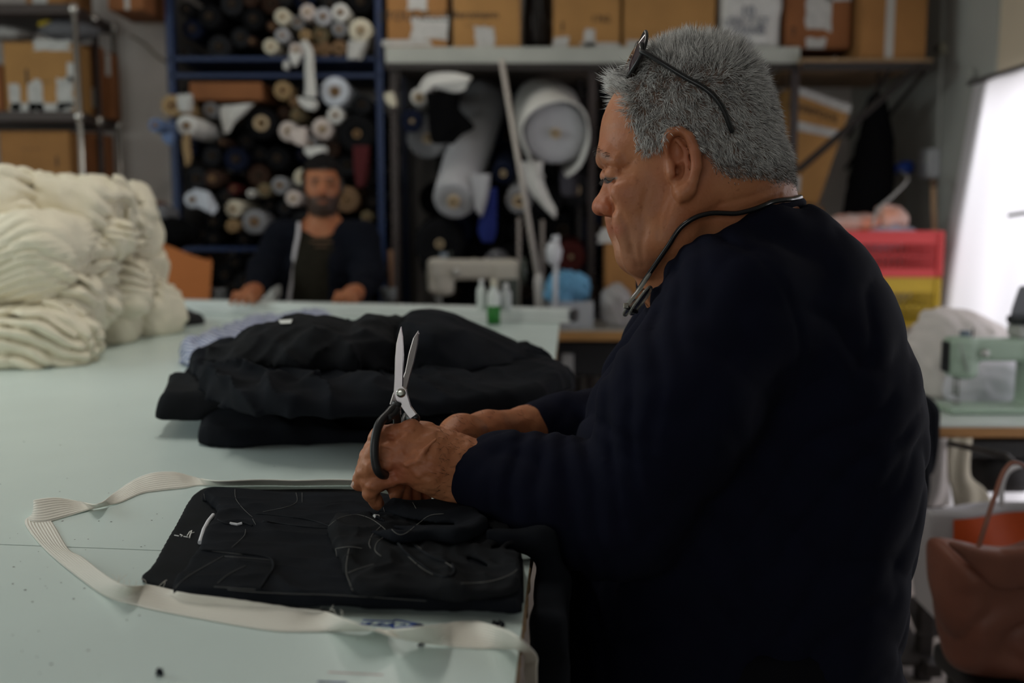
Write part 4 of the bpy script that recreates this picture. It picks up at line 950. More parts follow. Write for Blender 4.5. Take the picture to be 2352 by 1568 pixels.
    cl = np.stack([vnoise(root[:, 0]*110, root[:, 1]*110, root[:, 2]*110, q) for q in (1, 2, 3)], 1)
    lie = .55-.2*top-.25*frg
    d0 = nn*(.75+0*lie)[:, None]+dirv*lie[:, None]+cl*.45+rng.normal(0, .16, (n, 3)); d0 /= np.linalg.norm(d0, axis=1)[:, None]
    ln = (.0105+.005*top+.013*frg)*sstep(430, 340, py_+0*px_)*1.0+.0035; ln = ln*(.7+.6*rng.random(n))*np.where(fd[k] < 8, .6, 1)
    d1 = d0+dirv*.55+cl*.3; d1 /= np.linalg.norm(d1, axis=1)[:, None]
    p1 = root+d0*ln[:, None]*.5; p2 = p1+d1*ln[:, None]*.5
    la = hp(1475, 82)-hp(1432, 190); la /= np.linalg.norm(la); lf = np.array([-la[2], 0, la[0]]); keep = np.ones(n, bool)      # no strand sticks through the sunglasses
    for s_ in (-1, 1):
        for q_ in (p1, p2):
            rel = q_-(hp(1453, 137)+np.array([0, s_*.034, 0])); al = rel@lf; keep &= ~((al > -.004) & (np.linalg.norm(rel-al[:, None]*lf, axis=1) < .031))
    root, p1, p2, d0, px_, py_ = (q_[keep] for q_ in (root, p1, p2, d0, px_, py_)); n = int(keep.sum())
    a = np.cross(d0, rng.normal(0, 1, (n, 3))); a /= np.linalg.norm(a, axis=1)[:, None]; b = np.cross(d0, a); r0 = .00031
    tri = [a, -.5*a+.866*b, -.5*a-.866*b]
    HV = np.stack([root+t*r0 for t in tri]+[p1+t*r0*.85 for t in tri]+[p2], 1).reshape(-1, 3)
    base = np.arange(n)[:, None]*7
    fs = np.concatenate([base+np.array(q) for q in ((0, 1, 4, 3), (1, 2, 5, 4), (2, 0, 3, 5))]).tolist()+np.concatenate([base+np.array(q) for q in ((3, 4, 6), (4, 5, 6), (5, 3, 6))]).tolist()
    hm = bpy.data.materials.new('grey_hair'); hm.use_nodes = True; N = hm.node_tree.nodes; L = hm.node_tree.links; bs = N['Principled BSDF']; bs.inputs['Roughness'].default_value = .5; bs.inputs['Specular IOR Level'].default_value = .35
    at_ = N.new('ShaderNodeAttribute'); at_.attribute_name = 'shade'; rp = N.new('ShaderNodeValToRGB'); rp.color_ramp.elements[0].color = (.06, .055, .052, 1); rp.color_ramp.elements[1].color = (.80, .78, .75, 1)
    L.new(at_.outputs['Fac'], rp.inputs[0]); L.new(rp.outputs[0], bs.inputs['Base Color'])
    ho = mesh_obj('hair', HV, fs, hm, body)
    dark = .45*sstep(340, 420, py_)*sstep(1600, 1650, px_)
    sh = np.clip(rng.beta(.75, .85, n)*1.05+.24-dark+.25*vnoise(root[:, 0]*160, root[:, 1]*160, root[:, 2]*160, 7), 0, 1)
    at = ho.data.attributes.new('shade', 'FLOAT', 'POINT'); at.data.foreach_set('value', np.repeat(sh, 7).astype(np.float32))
    # brows, lashes and arm hair
    ht = MB(); random.seed(5)
    for i in range(26):
        x = random.uniform(1378, 1402); y = 343+(x-1378)*.6+random.uniform(-6, 5); off = .014+(x-1378)/24*.03+random.uniform(-.004, .004); c = P(x, y, HY-off)
        for s in (-1, 1):
            q = np.array([c[0], HY+s*off, c[2]]); ht.tube([q, q+np.array([-.004, s*.002, .001]), q+np.array([-.006, s*.006, -.0005])], [.0002, .0002, .0001], 4)
    for i in range(26):
        t = i/25; off = .018+.026*t; c = P(1390+22*t, 408+4*math.sin(t*3.1), HY-off)
        for s in (-1, 1): q = np.array([c[0], HY+s*off, c[2]]); ht.tube([q, q+np.array([-.0045, s*.001, -.005])], [.00035, .0001], 4)
    nb = BVHTree.FromPolygons([Vector(v) for v in np.concatenate([nv_, fv])], np.concatenate([nq, fq+len(nv_)]).tolist())
    for i in range(420):
        x, y = random.uniform(1000, 1215), random.uniform(940, 1130); q = nb.ray_cast(Vector(CAMP), Vector(ray(x, y)).normalized())
        if q[0] is None: continue
        c = np.array(q[0]); d_ = np.array([-.8, -.25, random.uniform(-.2, .6)])+np.random.default_rng(i).normal(0, .3, 3); l_ = random.uniform(.004, .009)
        ht.tube([c, c+d_*l_*.5+np.array(q[1])*.001, c+d_*l_], [.00014, .00012, .00006], 3)
    o_ = ht.build('fine_hair', mat('dark_hair', (.03, .025, .022), .5), body, True); o_['kind'] = 'stuff'
    # sweater
    navy = weave('navy_sweat_cloth', (.0042, .0050, .0135), 700, .9, .25, .35, .12, 'Z', .0005, (30,))
    rib = weave('navy_rib_knit', (.011, .013, .036), 900, .9, .2, .8, .15, 'Z', .001, (30,))
    so = sweater().build('sweater', navy, man, 2); so['label'] = 'navy blue sweatshirt'
    # ribbed cuffs and collar
    cd = (CU-P(1050, 1080, 1.086)); cd /= np.linalg.norm(cd)
    u_ = np.cross(cd, (0, 1, 0)); u_ /= np.linalg.norm(u_); v_ = np.cross(cd, u_)
    def cuff(c, d, r0, r1, ln, wob=0):
        mb = MB(); u = np.cross(d, (0, 1., 0)); u /= np.linalg.norm(u); v = np.cross(d, u); n = 72; R = [(r1*.90, 0.006), (r1*.93, 0), (r1*1.03, .0), (r1*1.05, .004), ((r0+r1)/2*1.06, ln*.5), (r0*1.04, ln), (r0*.9, ln+.004)]
        vs = []; fs = []
        for r, t in R:
            for j in range(n):
                a = 2*math.pi*j/n; rr = r+(.0007*math.cos(a*36)); vs.append(c+d*t+(u*math.cos(a)*1.06+v*math.sin(a)*.9)*rr)
        for i in range(len(R)-1):
            for j in range(n): fs.append((i*n+j, i*n+(j+1) % n, (i+1)*n+(j+1) % n, (i+1)*n+j))
        return mb.add(vs, fs)
    ax1 = EL*.35+P(1160, 1105, 1.085)*.65-CU; ax1 = np.array([.95, .0, .02]); ax1 = (P(1150, 1122, 1.085)-P(1072, 1083, 1.088)); ax1 /= np.linalg.norm(ax1)
    cuff(P(1074, 1084, 1.088), ax1, .0415, .0375, .032).build('cuff', rib, so, True)
    ax2 = (P(1320, 975, 1.41)-P(1208, 984, 1.345)); ax2 /= np.linalg.norm(ax2)
    cuff(P(1208, 983, 1.345), ax2, .035, .029, .05).build('cuff', rib, so, True)
    # collar band following the neck opening, and the pale undershirt rim
    cb = [(1500, 655, 1.215), (1530, 660, 1.165), (1580, 622, 1.137), (1640, 574, 1.127), (1700, 530, 1.127), (1765, 495, 1.142), (1815, 474, 1.18), (1838, 474, 1.215), (1815, 474, 1.255), (1760, 490, 1.285), (1690, 530, 1.30), (1620, 585, 1.30), (1560, 640, 1.28), (1515, 660, 1.25)]
    MB().tube(smooth_path([P(*q) for q in cb], 6, True), .0105, 10, closed=True, flat=.6).build('collar', rib, so, True)
    ub = [P(x, y-9, d) + np.array([0, 0, 0]) for x, y, d in cb]
    MB().tube(smooth_path(ub, 6, True), .0035, 8, closed=True).build('undershirt_rim', mat('pale_undershirt', (.45, .50, .55), .8), so, True)['label'] = 'pale undershirt edge'
    # trousers and shoes
    tf = Field((.02, .98, .04), (.62, 1.52, .82), .012)
    for s in (-1, 1):
        tf.limb([(.30, TY+s*.085, .78), (.29, TY+s*.10, .46), (.30, TY+s*.11, .07)], [.135, .085, .062], .05)
    tf.displace(folds((.2, .1, 1), .12, .010, .9, 7, 81), .04)
    tf.build('trousers', mat('dark_trousers', (.005, .005, .007), .9, spec=.08), man, 1)
    for s in (-1, 1):
        sf = Field((.10, TY+s*.11-.08, -.005), (.42, TY+s*.11+.08, .15), .007); sf.limb([(.35, TY+s*.11, .05), (.20, TY+s*.115, .045)], [.05, .04], .02); sf.limb([(.31, TY+s*.11, .05), (.31, TY+s*.11, .11)], [.05, .05], .02)
        sf.f = np.maximum(sf.f, (.002-sf.ax[2])[None, None, :].astype(np.float32)); sf.build('shoe', mat('black_leather', (.015, .014, .013), .4), man, 1)
    return body, so
man_body, man_sweater = build_man()

# ------------------------------------------------------------------ scissors in his near hand
steel = mat('brushed_steel', (.78, .72, .74), .32, .85, bump=(300, .1, .0004)); blackp = mat('black_handle', (.018, .018, .019), .42)
sc = thing('scissors', 'steel tailor scissors with black handles held open upright by the grey-haired man', 'scissors', tuple(P(921, 903, 1.09)))
def blade(px, y, th, name, m, turn=0.0):
    pts = [P(a, b, y) for a, b in px]; pts = [q+np.array([0, (q[0]-P(921, 902, y)[0])*turn, 0]) for q in pts]; cen = np.mean(pts, 0); mb = MB(); k = len(pts)
    inner = [q+(cen-q)*.0+np.array([0, 0, 0]) for q in pts]
    # bevelled plate: outline, slightly inset front outline
    def inset(d):
        o = []
        for i in range(k):
            a, b, c = pts[i-1], pts[i], pts[(i+1) % k]; t = c-a; n = np.array([-t[2], 0, t[0]]); n /= np.linalg.norm(n)+1e-9; o.append(b+n*d)
        return o
    area2 = sum(pts[i][0]*pts[(i+1) % k][2]-pts[(i+1) % k][0]*pts[i][2] for i in range(k)); sg = 1 if area2 > 0 else -1
    A = pts; B = [q+np.array([0, -th, 0]) for q in inset(sg*.0010)]
    mb.add(A+B, [tuple(range(k)), tuple(reversed(range(k, 2*k)))]+[(i, (i+1) % k, (i+1) % k+k, i+k) for i in range(k)])
    o = mb.build(name, m, sc, False); return o
blade([(922, 749), (926, 774), (928, 815), (927, 854), (926, 886), (935, 894), (937, 906), (945, 932), (958, 950), (943, 962), (932, 949), (910, 919), (904, 902), (906, 870), (907, 825), (910, 790), (916, 765)], 1.089, .0028, 'blade', steel)
blade([(959, 760), (962, 768), (959, 793), (951, 832), (943, 860), (935, 892), (930, 915), (921, 940), (922, 952), (912, 948), (905, 932), (896, 926), (904, 900), (920, 880), (930, 854), (938, 812), (948, 777)], 1.0935, .0025, 'blade', steel, .35)
pv = P(921, 902, 1.086)
MB().lathe([(.0052, 0), (.0052, .0012), (.0042, .0022), (.002, .0026)], pv, (0, -1, 0), 24).build('pivot_screw', mat('screw_steel', (.55, .55, .5), .25, 1), sc, True)
lp = [P(*q) for q in ((906, 938, 1.084), (890, 952, 1.072), (872, 972, 1.058), (863, 1000, 1.050), (860, 1030, 1.046), (862, 1060, 1.045), (870, 1084, 1.047), (886, 1090, 1.062), (898, 1078, 1.090), (904, 1040, 1.104), (908, 1000, 1.107), (912, 965, 1.098))]
ls = smooth_path(lp, 5, True); MB().tube(ls, .0046, 10, closed=True, flat=1.15).build('handle', blackp, sc, True)
MB().tube(smooth_path([P(912, 924, 1.088), P(906, 938, 1.085), P(897, 952, 1.078), P(886, 962, 1.068)], 4), [.0065]*4+[.0085]*5+[.0075]*4, 10, flat=.7).build('handle_shank', blackp, sc, True)
rc_ = P(922, 991, 1.122); lp2 = [rc_+np.array([.006*math.sin(u), .0185*math.cos(u), .0185*math.sin(u)]) for u in [2*math.pi*k/18 for k in range(18)]]      # thumb loop
MB().tube(lp2, .0045, 10, closed=True).build('handle', blackp, sc, True)
MB().tube(smooth_path([P(950, 954, 1.0905), P(954, 962, 1.096), P(944, 962, 1.108), rc_+np.array([.006, 0, .0185])], 4), [.0058]*5+[.0062]*4+[.005]*4, 10, flat=.8).build('handle_shank', blackp, sc, True)

# ------------------------------------------------------------------ sunglasses pushed up on his head
sg = thing('sunglasses', 'black sunglasses pushed up on the grey hair', 'sunglasses', tuple(hp(1470, 118)))
fr_m = mat('black_frame', (.012, .012, .013), .3); lens_m = mat('smoked_lens', (.035, .022, .028), .06, spec=.8)
ua = hp(1475, 82)-hp(1432, 190); un = ua/np.linalg.norm(ua); fwd = np.array([-un[2], 0, un[0]])
for s in (-1, 1):
    c = hp(1453, 137)+np.array([0, s*.034, 0]); ring = []; dome = []
    for k in range(32):
        a = 2*math.pi*k/32; yy = .0285*math.cos(a)*(1+.12*math.sin(a)); vv = .0275*math.sin(a)*(1-.10*abs(math.cos(a)))
        ring.append(c+np.array([0, yy, 0])+un*vv+fwd*(-.004*(s*yy/.0285 > 0)*abs(yy/.0285)**2))
    rm = MB().tube(ring, .0021, 8, closed=True).build('rim', fr_m, sg, True)
    vs = [c+fwd*.004]; fs = []
    for q in (.5, 1):
        for e in ring: vs.append(c+(e-c)*q*.99+fwd*.004*(1-q*q))
    for j in range(32): fs += [(0, 1+j, 1+(j+1) % 32), (1+j, 33+j, 33+(j+1) % 32, 1+(j+1) % 32)]
    mesh_obj('lens', vs, fs, lens_m, sg)
    off = .070
    tp = [(1473, 118, .066), (1488, 124, .072), (1530, 150, .081), (1575, 178, .087), (1615, 200, .091), (1643, 224, .093), (1664, 256, .093), (1676, 288, .091), (1682, 302, .089)]
    pts = [np.array([P(x, y, HY-o)[0], HY+s*o, P(x, y, HY-o)[2]]) for x, y, o in tp]
    MB().tube(smooth_path(pts, 4), .0042, 8, flat=.7).build('temple', fr_m, sg, True)
    MB().tube([c+np.array([0, s*.026, 0])+un*.008, pts[0], pts[1]], .003, 8).build('hinge', fr_m, sg, True)
MB().tube(smooth_path([hp(1455, 132)+np.array([0, -.009, 0]), hp(1453, 128), hp(1455, 132)+np.array([0, .009, 0])], 4), .002, 8).build('bridge', fr_m, sg, True)
for s in (-1, 1): MB().tube([hp(1457, 140)+np.array([0, s*.010, 0]), hp(1470, 142)+np.array([0, s*.014, 0]), hp(1474, 128)+np.array([0, s*.016, 0])], .0012, 6).build('nose_pad_arm', mat('clear_nose_pad', (.7, .6, .65), .2, trans=.5), sg, True)

# ------------------------------------------------------------------ reading glasses hanging on a cord
rg = thing('reading_glasses', 'clear-framed reading glasses hanging at his chest on a black neck cord', 'glasses', tuple(P(1470, 670, 1.13)))
cordm = mat('cord_black', (.008, .008, .009), .22)
cd_ = [(1465, 668, 1.125), (1490, 630, 1.126), (1514, 595, 1.122), (1538, 560, 1.116), (1562, 524, 1.112), (1598, 499, 1.110), (1640, 489, 1.112), (1690, 490, 1.118), (1735, 479, 1.120), (1772, 464, 1.137), (1802, 457, 1.17), (1816, 460, 1.22), (1795, 465, 1.265), (1740, 485, 1.295), (1660, 520, 1.305), (1590, 570, 1.30), (1545, 620, 1.27), (1520, 650, 1.235)]
man_bvh = [bvh_of(man_body), bvh_of(man_sweater)]
def outside(p, gap):
    for _ in range(3):
        for b_ in man_bvh:
            lo_, no_, ix_, di_ = b_.find_nearest(Vector(p))
            if lo_ is not None and di_ < .04 and (Vector(p)-lo_).dot(no_) < gap: p = np.array(lo_+no_*gap)
    return p
MB().tube(smooth_path([outside(q, .0027) for q in smooth_path([P(*q) for q in cd_], 6)][::3], 3), .0029, 8).build('neck_cord', cordm, rg, True)['label'] = 'black neck cord'
clear = mat('clear_plastic', (.55, .55, .50), .12, spec=.7, trans=.75); lens2 = mat('reading_lens', (.9, .92, .92), .03, trans=.92)
MB().tube(smooth_path([P(1493, 628, 1.124), P(1470, 662, 1.118), P(1448, 690, 1.112), P(1437, 706, 1.11)], 4), .0030, 8, flat=.7).build('temple', clear, rg, True)
MB().box(P(1438, 702, 1.11), (.006, .004, .006), .0008).build('hinge', mat('hinge_metal', (.35, .33, .28), .3, 1), rg)
MB().tube([outside(q, .003) for q in smooth_path([P(1520, 650, 1.235), P(1480, 690, 1.21), P(1452, 715, 1.185)], 5)], .0030, 8, flat=.7).build('temple', clear, rg, True)
for cpx, cpy, d_ in ((1472, 690, 1.126), (1456, 694, 1.172)):
    c = P(cpx, cpy, d_); e1 = (P(1500, 648, d_)-P(1452, 712, d_)); e1 /= np.linalg.norm(e1); e2 = np.array([.35, .93, 0]); e2 -= e1*(e1@e2); e2 /= np.linalg.norm(e2)
    rg_ = [c+e1*.019*math.copysign(abs(math.cos(a))**.75, math.cos(a))+e2*.021*math.copysign(abs(math.sin(a))**.75, math.sin(a)) for a in [2*math.pi*k/28 for k in range(28)]]
    MB().tube(rg_, .0016, 6, closed=True).build('rim', clear, rg, True)
    mesh_obj('lens', [c]+rg_, [(0, 1+j, 1+(j+1) % 28) for j in range(28)], lens2, rg)
MB().tube(smooth_path([P(1440, 705, 1.112), P(1452, 712, 1.118), P(1462, 716, 1.13), P(1458, 714, 1.15), P(1450, 718, 1.17), P(1452, 715, 1.185)], 4), .0022, 8).build('bridge', mat('black_frame', (.012, .012, .013), .3), rg, True)

# ------------------------------------------------------------------ the bearded man behind the rail
bm_ = thing('person', 'bearded man in a dark zip jacket leaning both hands on the far rail', 'person', tuple(P(740, 690, 4.10)*[1, 1, 0]))
def build_back():
    y0 = 4.08; A = lambda x, y, d=y0: P(x, y, d)
    f = Field(A(590, 720)-[.08, .48, .05], A(880, 350)+[.08, .22, .02], .0065)
    f.ell(A(741, 418), (.074, .092, .100), 0); f.ell(A(741, 452, y0-.02), (.060, .070, .085), .03); f.ell(A(743, 475, y0-.05), (.036, .03, .03), .03)
    f.limb([A(742, 470), A(744, 545)], [.056, .064], .03)
    f.limb([A(741, 418, y0-.086), A(741, 440, y0-.108)], [.010, .016], .015)         # nose
    for s in (-1, 1):
        f.ell(A(741+s*18, 420, y0-.098), (.017, .016, .012), .012, 's'); f.ell(A(741+s*18, 421, y0-.078), (.015, .012, .010), .004)
        f.limb([A(741+s*8, 411, y0-.09), A(741+s*28, 412, y0-.075)], .008, .012); f.ell(A(741+s*43, 427, y0), (.012, .022, .032), .01)
    f.limb([A(741-13, 461, y0-.085), A(741+13, 461, y0-.085)], .007, .008)
    # shoulders, arms and hands
    f.limb([A(668, 540), A(818, 540)], [.06, .06], .04); f.limb([A(744, 610), A(744, 700)], [.12, .13], .05)
    hs = []
    for s, pts in ((-1, ((652, 545, y0), (612, 625, y0-.08), (585, 668, y0-.28))), (1, ((826, 545, y0), (842, 630, y0-.10), (818, 672, y0-.30)))):
        f.limb([A(*q) for q in pts], [.05, .042, .030], .03)
        w = A(*pts[-1]); kn = A(565 if s < 0 else 798, 679, y0-.35); hs.append((s, w, kn))
        f.limb([w, (w+kn)/2, kn], [.028, .030, .026], .02)
    def rail_cut(g):
        X, Y, Z = g.ax[0][:, None, None]-mid[0]-nrm[0]*.045, g.ax[1][None, :, None]-mid[1]-nrm[1]*.045, g.ax[2][None, None, :]-TZ-.0245
        u = (X*d[0]+Y*d[1])/L_; v = X*nrm[0]+Y*nrm[1]; g.f = np.maximum(g.f, -np.maximum(np.maximum(np.abs(v)-.034, np.abs(Z)-.0235), np.abs(u)-L_/2)).astype(np.float32)
    rail_cut(f); f2 = f.mesh(1)
    hand = []
    for s, w, kn in hs:
        g_ = Field(kn-.11, kn+.11, .0045); g_.limb([w, kn], [.026, .026], 0)
        for i in range(4):
            b0 = kn+np.array([s*-.0+(-.030+.020*i), -.005, .006]); tip = b0+np.array([(-.010+.007*i), -.055-.006*(i in (1, 2)), -.030])
            g_.limb([b0, b0+np.array([0, -.032, .004]), tip], [.0105, .010, .008], .006)
        th = kn+np.array([-s*.032 if s > 0 else .032, .02, 0]); g_.limb([w, th, th+np.array([-s*.012, -.035, -.012])], [.02, .014, .010], .01)
        rail_cut(g_); hand.append(g_.mesh(1))
    V = [f2[0]]; Q = [f2[1]]; n = len(f2[0])
    for v, q in hand: V.append(v); Q.append(q+n); n += len(v)
    sk = skin_mat('tan_skin', (.36, .140, .062), (.36, .09, .06), (.020, .017, .015))
    body = mesh_obj('body', np.concatenate(V), np.concatenate(Q), sk, bm_)
    V = np.concatenate(V); hx, hy = to_px(V); front = V[:, 1] < y0+.02
    hair = sstep(-3, 4, -(hy-392-.0*hx))*1.0+sstep(0, 5, 1.0*(np.abs(hx-741)-36))*sstep(455, 440, hy); beard = sstep(0, 8, poly_dist(np.array([(692, 425), (706, 440), (716, 448), (728, 446), (754, 446), (766, 448), (776, 440), (790, 425), (788, 482), (768, 500), (741, 506), (714, 500), (696, 482)]), hx, hy))*(1-.75*np.exp(-(((hx-741)/13)**2+((hy-464)/4)**2)))
    back = (V[:, 1] > y0+.03)*(hy < 470)*1.0
    brow = np.exp(-((hy-411)/4)**2)*((np.abs(hx-741) > 6) & (np.abs(hx-741) < 28))*.8+.8*np.exp(-((hy-423)/3)**2)*((np.abs(hx-741) > 10) & (np.abs(hx-741) < 26))
    m = np.clip(hair+beard*.93+back+brow, 0, 1)*(hy < 505); at = body.data.attributes.new('hairy', 'FLOAT', 'POINT'); at.data.foreach_set('value', m.astype(np.float32))
    red = .6*np.exp(-(((hx-741)/11)**2+((hy-464)/4)**2))+.3*np.exp(-(((hx-741)/9)**2+((hy-440)/9)**2)); at = body.data.attributes.new('red', 'FLOAT', 'POINT'); at.data.foreach_set('value', red.astype(np.float32))
    # hair volume
    h_ = Field(A(690, 480)-[.03, .13, 0], A(795, 350)+[.03, .15, .02], .006); h_.ell(A(741, 412, y0+.012), (.083, .098, .106), 0)
    cut = A(741, 394); zc = cut[2]; h_.displace(lambda x, y, z: np.maximum(0, (y0-.035-y))*np.where(z < zc, 5, 0) + np.where((z < zc-.03) & (y < y0+.02), .08, 0), .2); h_.displace(lumps(55, .006, 3), .03)
    h_.build('hair', mat('black_hair', (.008, .007, .007), .9, spec=.1), body, 1)
    # T-shirt, jacket with white zip tape, trousers
    t = Field(A(650, 720)-[.06, .20, .3], A(830, 490)+[.06, .2, .02], .008); t.limb([A(690, 545), A(796, 545)], [.064, .064], 0); t.limb([A(744, 622), A(744, 800)], [.148, .155], .05); t.limb([A(742, 470), A(743, 516)], [.062, .070], .01, 's')
    t.build('t_shirt', mat('dark_olive_jersey', (.014, .012, .008), .9, var=(25, .2), spec=.1), bm_, 1)
    pr = P(738, 545, y0-.16); mk = MB()
    for k, (w, dz) in enumerate(((.07, 0), (.09, -.018), (.05, -.036))): mk.box(pr+np.array([0, -.004, dz]), (w, .003, .006))
    mk.build('chest_print', mat('faded_orange_print', (.085, .045, .022), .9), bm_)['kind'] = 'stuff'
    j = Field(A(560, 720)-[.10, .42, .32], A(880, 490)+[.1, .25, .02], .008)
    j.limb([A(655, 545), A(826, 545)], [.072, .072], 0); j.limb([A(744, 640), A(744, 810)], [.168, .178], .05)
    for pts in (((645, 550, y0), (606, 625, y0-.08), (588, 662, y0-.25)), ((832, 550, y0), (848, 630, y0-.10), (824, 668, y0-.27))): j.limb([A(*q) for q in pts], [.070, .062, .044], .03)
    op = np.array([A(*q)[[0, 2]] for q in ((700, 500), (697, 540), (685, 600), (676, 660), (672, 810), (772, 810), (770, 640), (768, 560), (778, 500))])
    S, X, Y, Z = j.sl(j.lo, j.lo+j.n*j.h); dd = -poly_dist(op, X[:, 0, :], Z[:, 0, :])[:, None, :]; bx = np.maximum(dd, Y-(y0-.02)); j.f = np.maximum(j.f, -bx).astype(np.float32)
    j.limb([A(742, 470), A(743, 516)], [.066, .078], .01, 's'); j.displace(folds((.3, .1, 1), .10, .010, .9, 8, 91), .03)
    jo = j.build('jacket', mat('midnight_jacket', (.004, .005, .009), .9, var=(20, .2), spec=.1), bm_, 1); jo['label'] = 'dark zip jacket worn open'
    zb = []
    for x, y in ((698, 512), (696, 540), (688, 585), (679, 640), (673, 690), (671, 760)):
        q = A(x, y, y0); zz = [c for c in jo.data.vertices]; zb.append((x, y))
    jb = bvh_of(jo); pts = [hit(jb, x-11, y, .004) for x, y in zb]; pts = [q for q in pts if q is not None]
    if len(pts) > 2: MB().tube(smooth_path(pts, 4), .0075, 8, flat=.4).build('zip_tape', mat('white_zip_tape', (.50, .48, .50), .7), jo, True)['label'] = 'white zip tape'
    tr = Field(A(640, 720)*[1, 1, 0]-[.05, .2, -.02], np.array([A(850, 720)[0]+.05, y0+.25, 1.0]), .014)
    cx = A(744, 700)[0]
    for s in (-1, 1): tr.limb([(cx+s*.085, y0+.02, .93), (cx+s*.10, y0+.03, .5), (cx+s*.11, y0+.05, .06)], [.12, .08, .06], .04)
    tr.build('trousers', mat('dark_trousers', (.005, .005, .007), .9, spec=.08), bm_, 1)
    for s in (-1, 1):
        q = Field((cx+s*.11-.08, y0-.22, -.005), (cx+s*.11+.08, y0+.14, .14), .008); q.limb([(cx+s*.11, y0+.05, .05), (cx+s*.12, y0-.12, .045)], [.05, .04], 0); q.f = np.maximum(q.f, (.002-q.ax[2])[None, None, :].astype(np.float32)); q.build('shoe', mat('black_leather', (.015, .014, .013), .4), bm_, 1)
build_back()

# ================================================================== background: racks, rolls, boxes
card = mat('cardboard', (.30, .14, .042), .85, var=(6, .12), bump=(90, .2, .001)); card_d = mat('brown_cardboard', (.23, .085, .028), .85, var=(6, .15), bump=(90, .2, .001)); card_l = mat('tan_cardboard', (.36, .185, .058), .85, var=(6, .1), bump=(90, .2, .001))
paper = mat('torn_paper', (.46, .45, .43), .85, var=(30, .12)); tape = mat('packing_tape', (.42, .40, .37), .35); marker = mat('marker_ink', (.02, .018, .016), .7); rackblue = mat('blue_rack_paint', (.006, .020, .075), .45); darksteel = mat('dark_steel', (.035, .03, .028), .5, .4); blk = mat('black_cloth_matt', (.004, .004, .0045), .95, spec=.03)
def ragged(c, w, h, seed, y, m, parent, name='sticker', n=16):
    """a torn paper patch lying on a box front (facing -y)"""
    rnd = random.Random(seed); pts = []
    zmin_ = wloc(parent).z+.001
    for k in range(n):
        a = 2*math.pi*k/n; e = max(abs(math.cos(a)), abs(math.sin(a))); r = rnd.uniform(.82, 1.08)/e
        pts.append(np.array([c[0]+w/2*math.cos(a)*r, y, max(c[2]+h/2*math.sin(a)*r, zmin_)]))
    return MB().prism(pts, (0, -.002, 0)).build(name, m, parent)
def text_on(s, c, size, m, parent, y, rot=0, name='lettering'):
    cu = bpy.data.curves.new('t', 'FONT'); cu.body = s; cu.size = size; cu.align_x = 'CENTER'; cu.align_y = 'CENTER'; cu.extrude = .0006; cu.resolution_u = 2
    ob = bpy.data.objects.new('t', cu); COL.objects.link(ob); bpy.context.view_layer.update()
    me = bpy.data.meshes.new_from_object(ob); vs = [v.co.copy() for v in me.vertices]; fs = [tuple(p.vertices) for p in me.polygons]; bpy.data.objects.remove(ob); bpy.data.curves.remove(cu)
    R = Matrix.Rotation(rot, 3, 'Y') @ Matrix.Rotation(math.pi/2, 3, 'X'); vs = [np.array(R @ v)+np.array([c[0], y-.0015, c[2]]) for v in vs]
    return mesh_obj(name, vs, fs, m, parent, False)
def carton(label, x0, y0, x1, y1, yf, dep, m, group, stickers=(), text=(), tapes=(), zbase=None, ztop=None, skew=0.0, lid=False, name='cardboard_box'):
    a, b = P(x0, y1, yf), P(x1, y1, yf); t = P((x0+x1)/2, y0, yf)[2] if ztop is None else ztop; zb = a[2] if zbase is None else zbase
    w = b[0]-a[0]; cx = (a[0]+b[0])/2; h = t-zb
    r = thing(name, label, 'box', (cx, yf+dep/2, zb), group)
    MB().box((cx, yf+dep/2, zb+h/2), (w, dep, h), .004).build('carton', m, r)
    # top flaps
    for s in (-1, 1): MB().box((cx, yf+dep/2+s*dep*.25, zb+h+.002), (w*.99, dep*.48, .003), 0, Matrix.Rotation(s*.03, 3, 'X')).build('flap', m, r)
    for k, (px, py, w_, h_) in enumerate(stickers):
        c = P(px, py, yf); s_ = yf/F; ragged(c, w_*s_, h_*s_, int(px*7+py), yf-.0005, paper, r)
    for s, px, py, sz in text: text_on(s, P(px, py, yf), sz, marker, r, yf-.0006)
    for px, wpx in tapes:
        c = P(px, (y0+y1)/2, yf); MB().box((c[0], yf-.001, zb+h/2), (wpx*yf/F, .002, h*.99)).build('tape', tape, r)
    return r
# ------------------------------------------------------------------ right-hand high shelf with cartons
SY = 4.70
zt, zbm = P(1300, 109, SY)[2], P(1300, 146, SY)[2]
x0, x1 = P(886, 120, SY)[0], P(1836, 120, SY)[0]
hs = thing('high_shelf', 'long pale-edged shelf carrying cardboard cartons above the fabric bolts', 'shelf', ((x0+x1)/2, SY+.45, 0))
MB().box(((x0+x1)/2, SY+.72, zt-.011), (x1-x0, 1.42, .02)).build('board', mat('raw_board', (.22, .18, .14), .8), hs)
MB().box(((x0+x1)/2, SY-.005, (zt+zbm)/2), (x1-x0, .03, zt-zbm), .003).build('fascia', mat('pale_fascia', (.40, .41, .37), .55, var=(4, .12)), hs)['label'] = 'pale grey front edge'
MB().box(((x0+x1)/2, SY+.005, zbm-.012), (x1-x0, .04, .03)).build('angle_iron', darksteel, hs)
for px in (906, 1360, 1822):
    c = P(px, 300, SY+.04); MB().box((c[0], SY+.04, zbm/2), (.035, .035, zbm), .002).build('post', mat('brown_post', (.035, .024, .022), .5), hs)
for px in (906, 1360, 1822):
    c = P(px, 300, SY+.04); MB().box((c[0], SY+.87, zt/2-.012), (.03, .03, zt-.026), .002).build('post', darksteel, hs)
GB = 'cartons on the high shelf'
carton('brown carton with torn paper and a pasted label on the high shelf', 890, -150, 1028, 106, SY+.03, .40, card, GB, [(958, 5, 46, 34), (985, 66, 84, 50), (935, 98, 120, 14)], [('ETOUNELLE', 950, 38, .060)], zbase=zt)
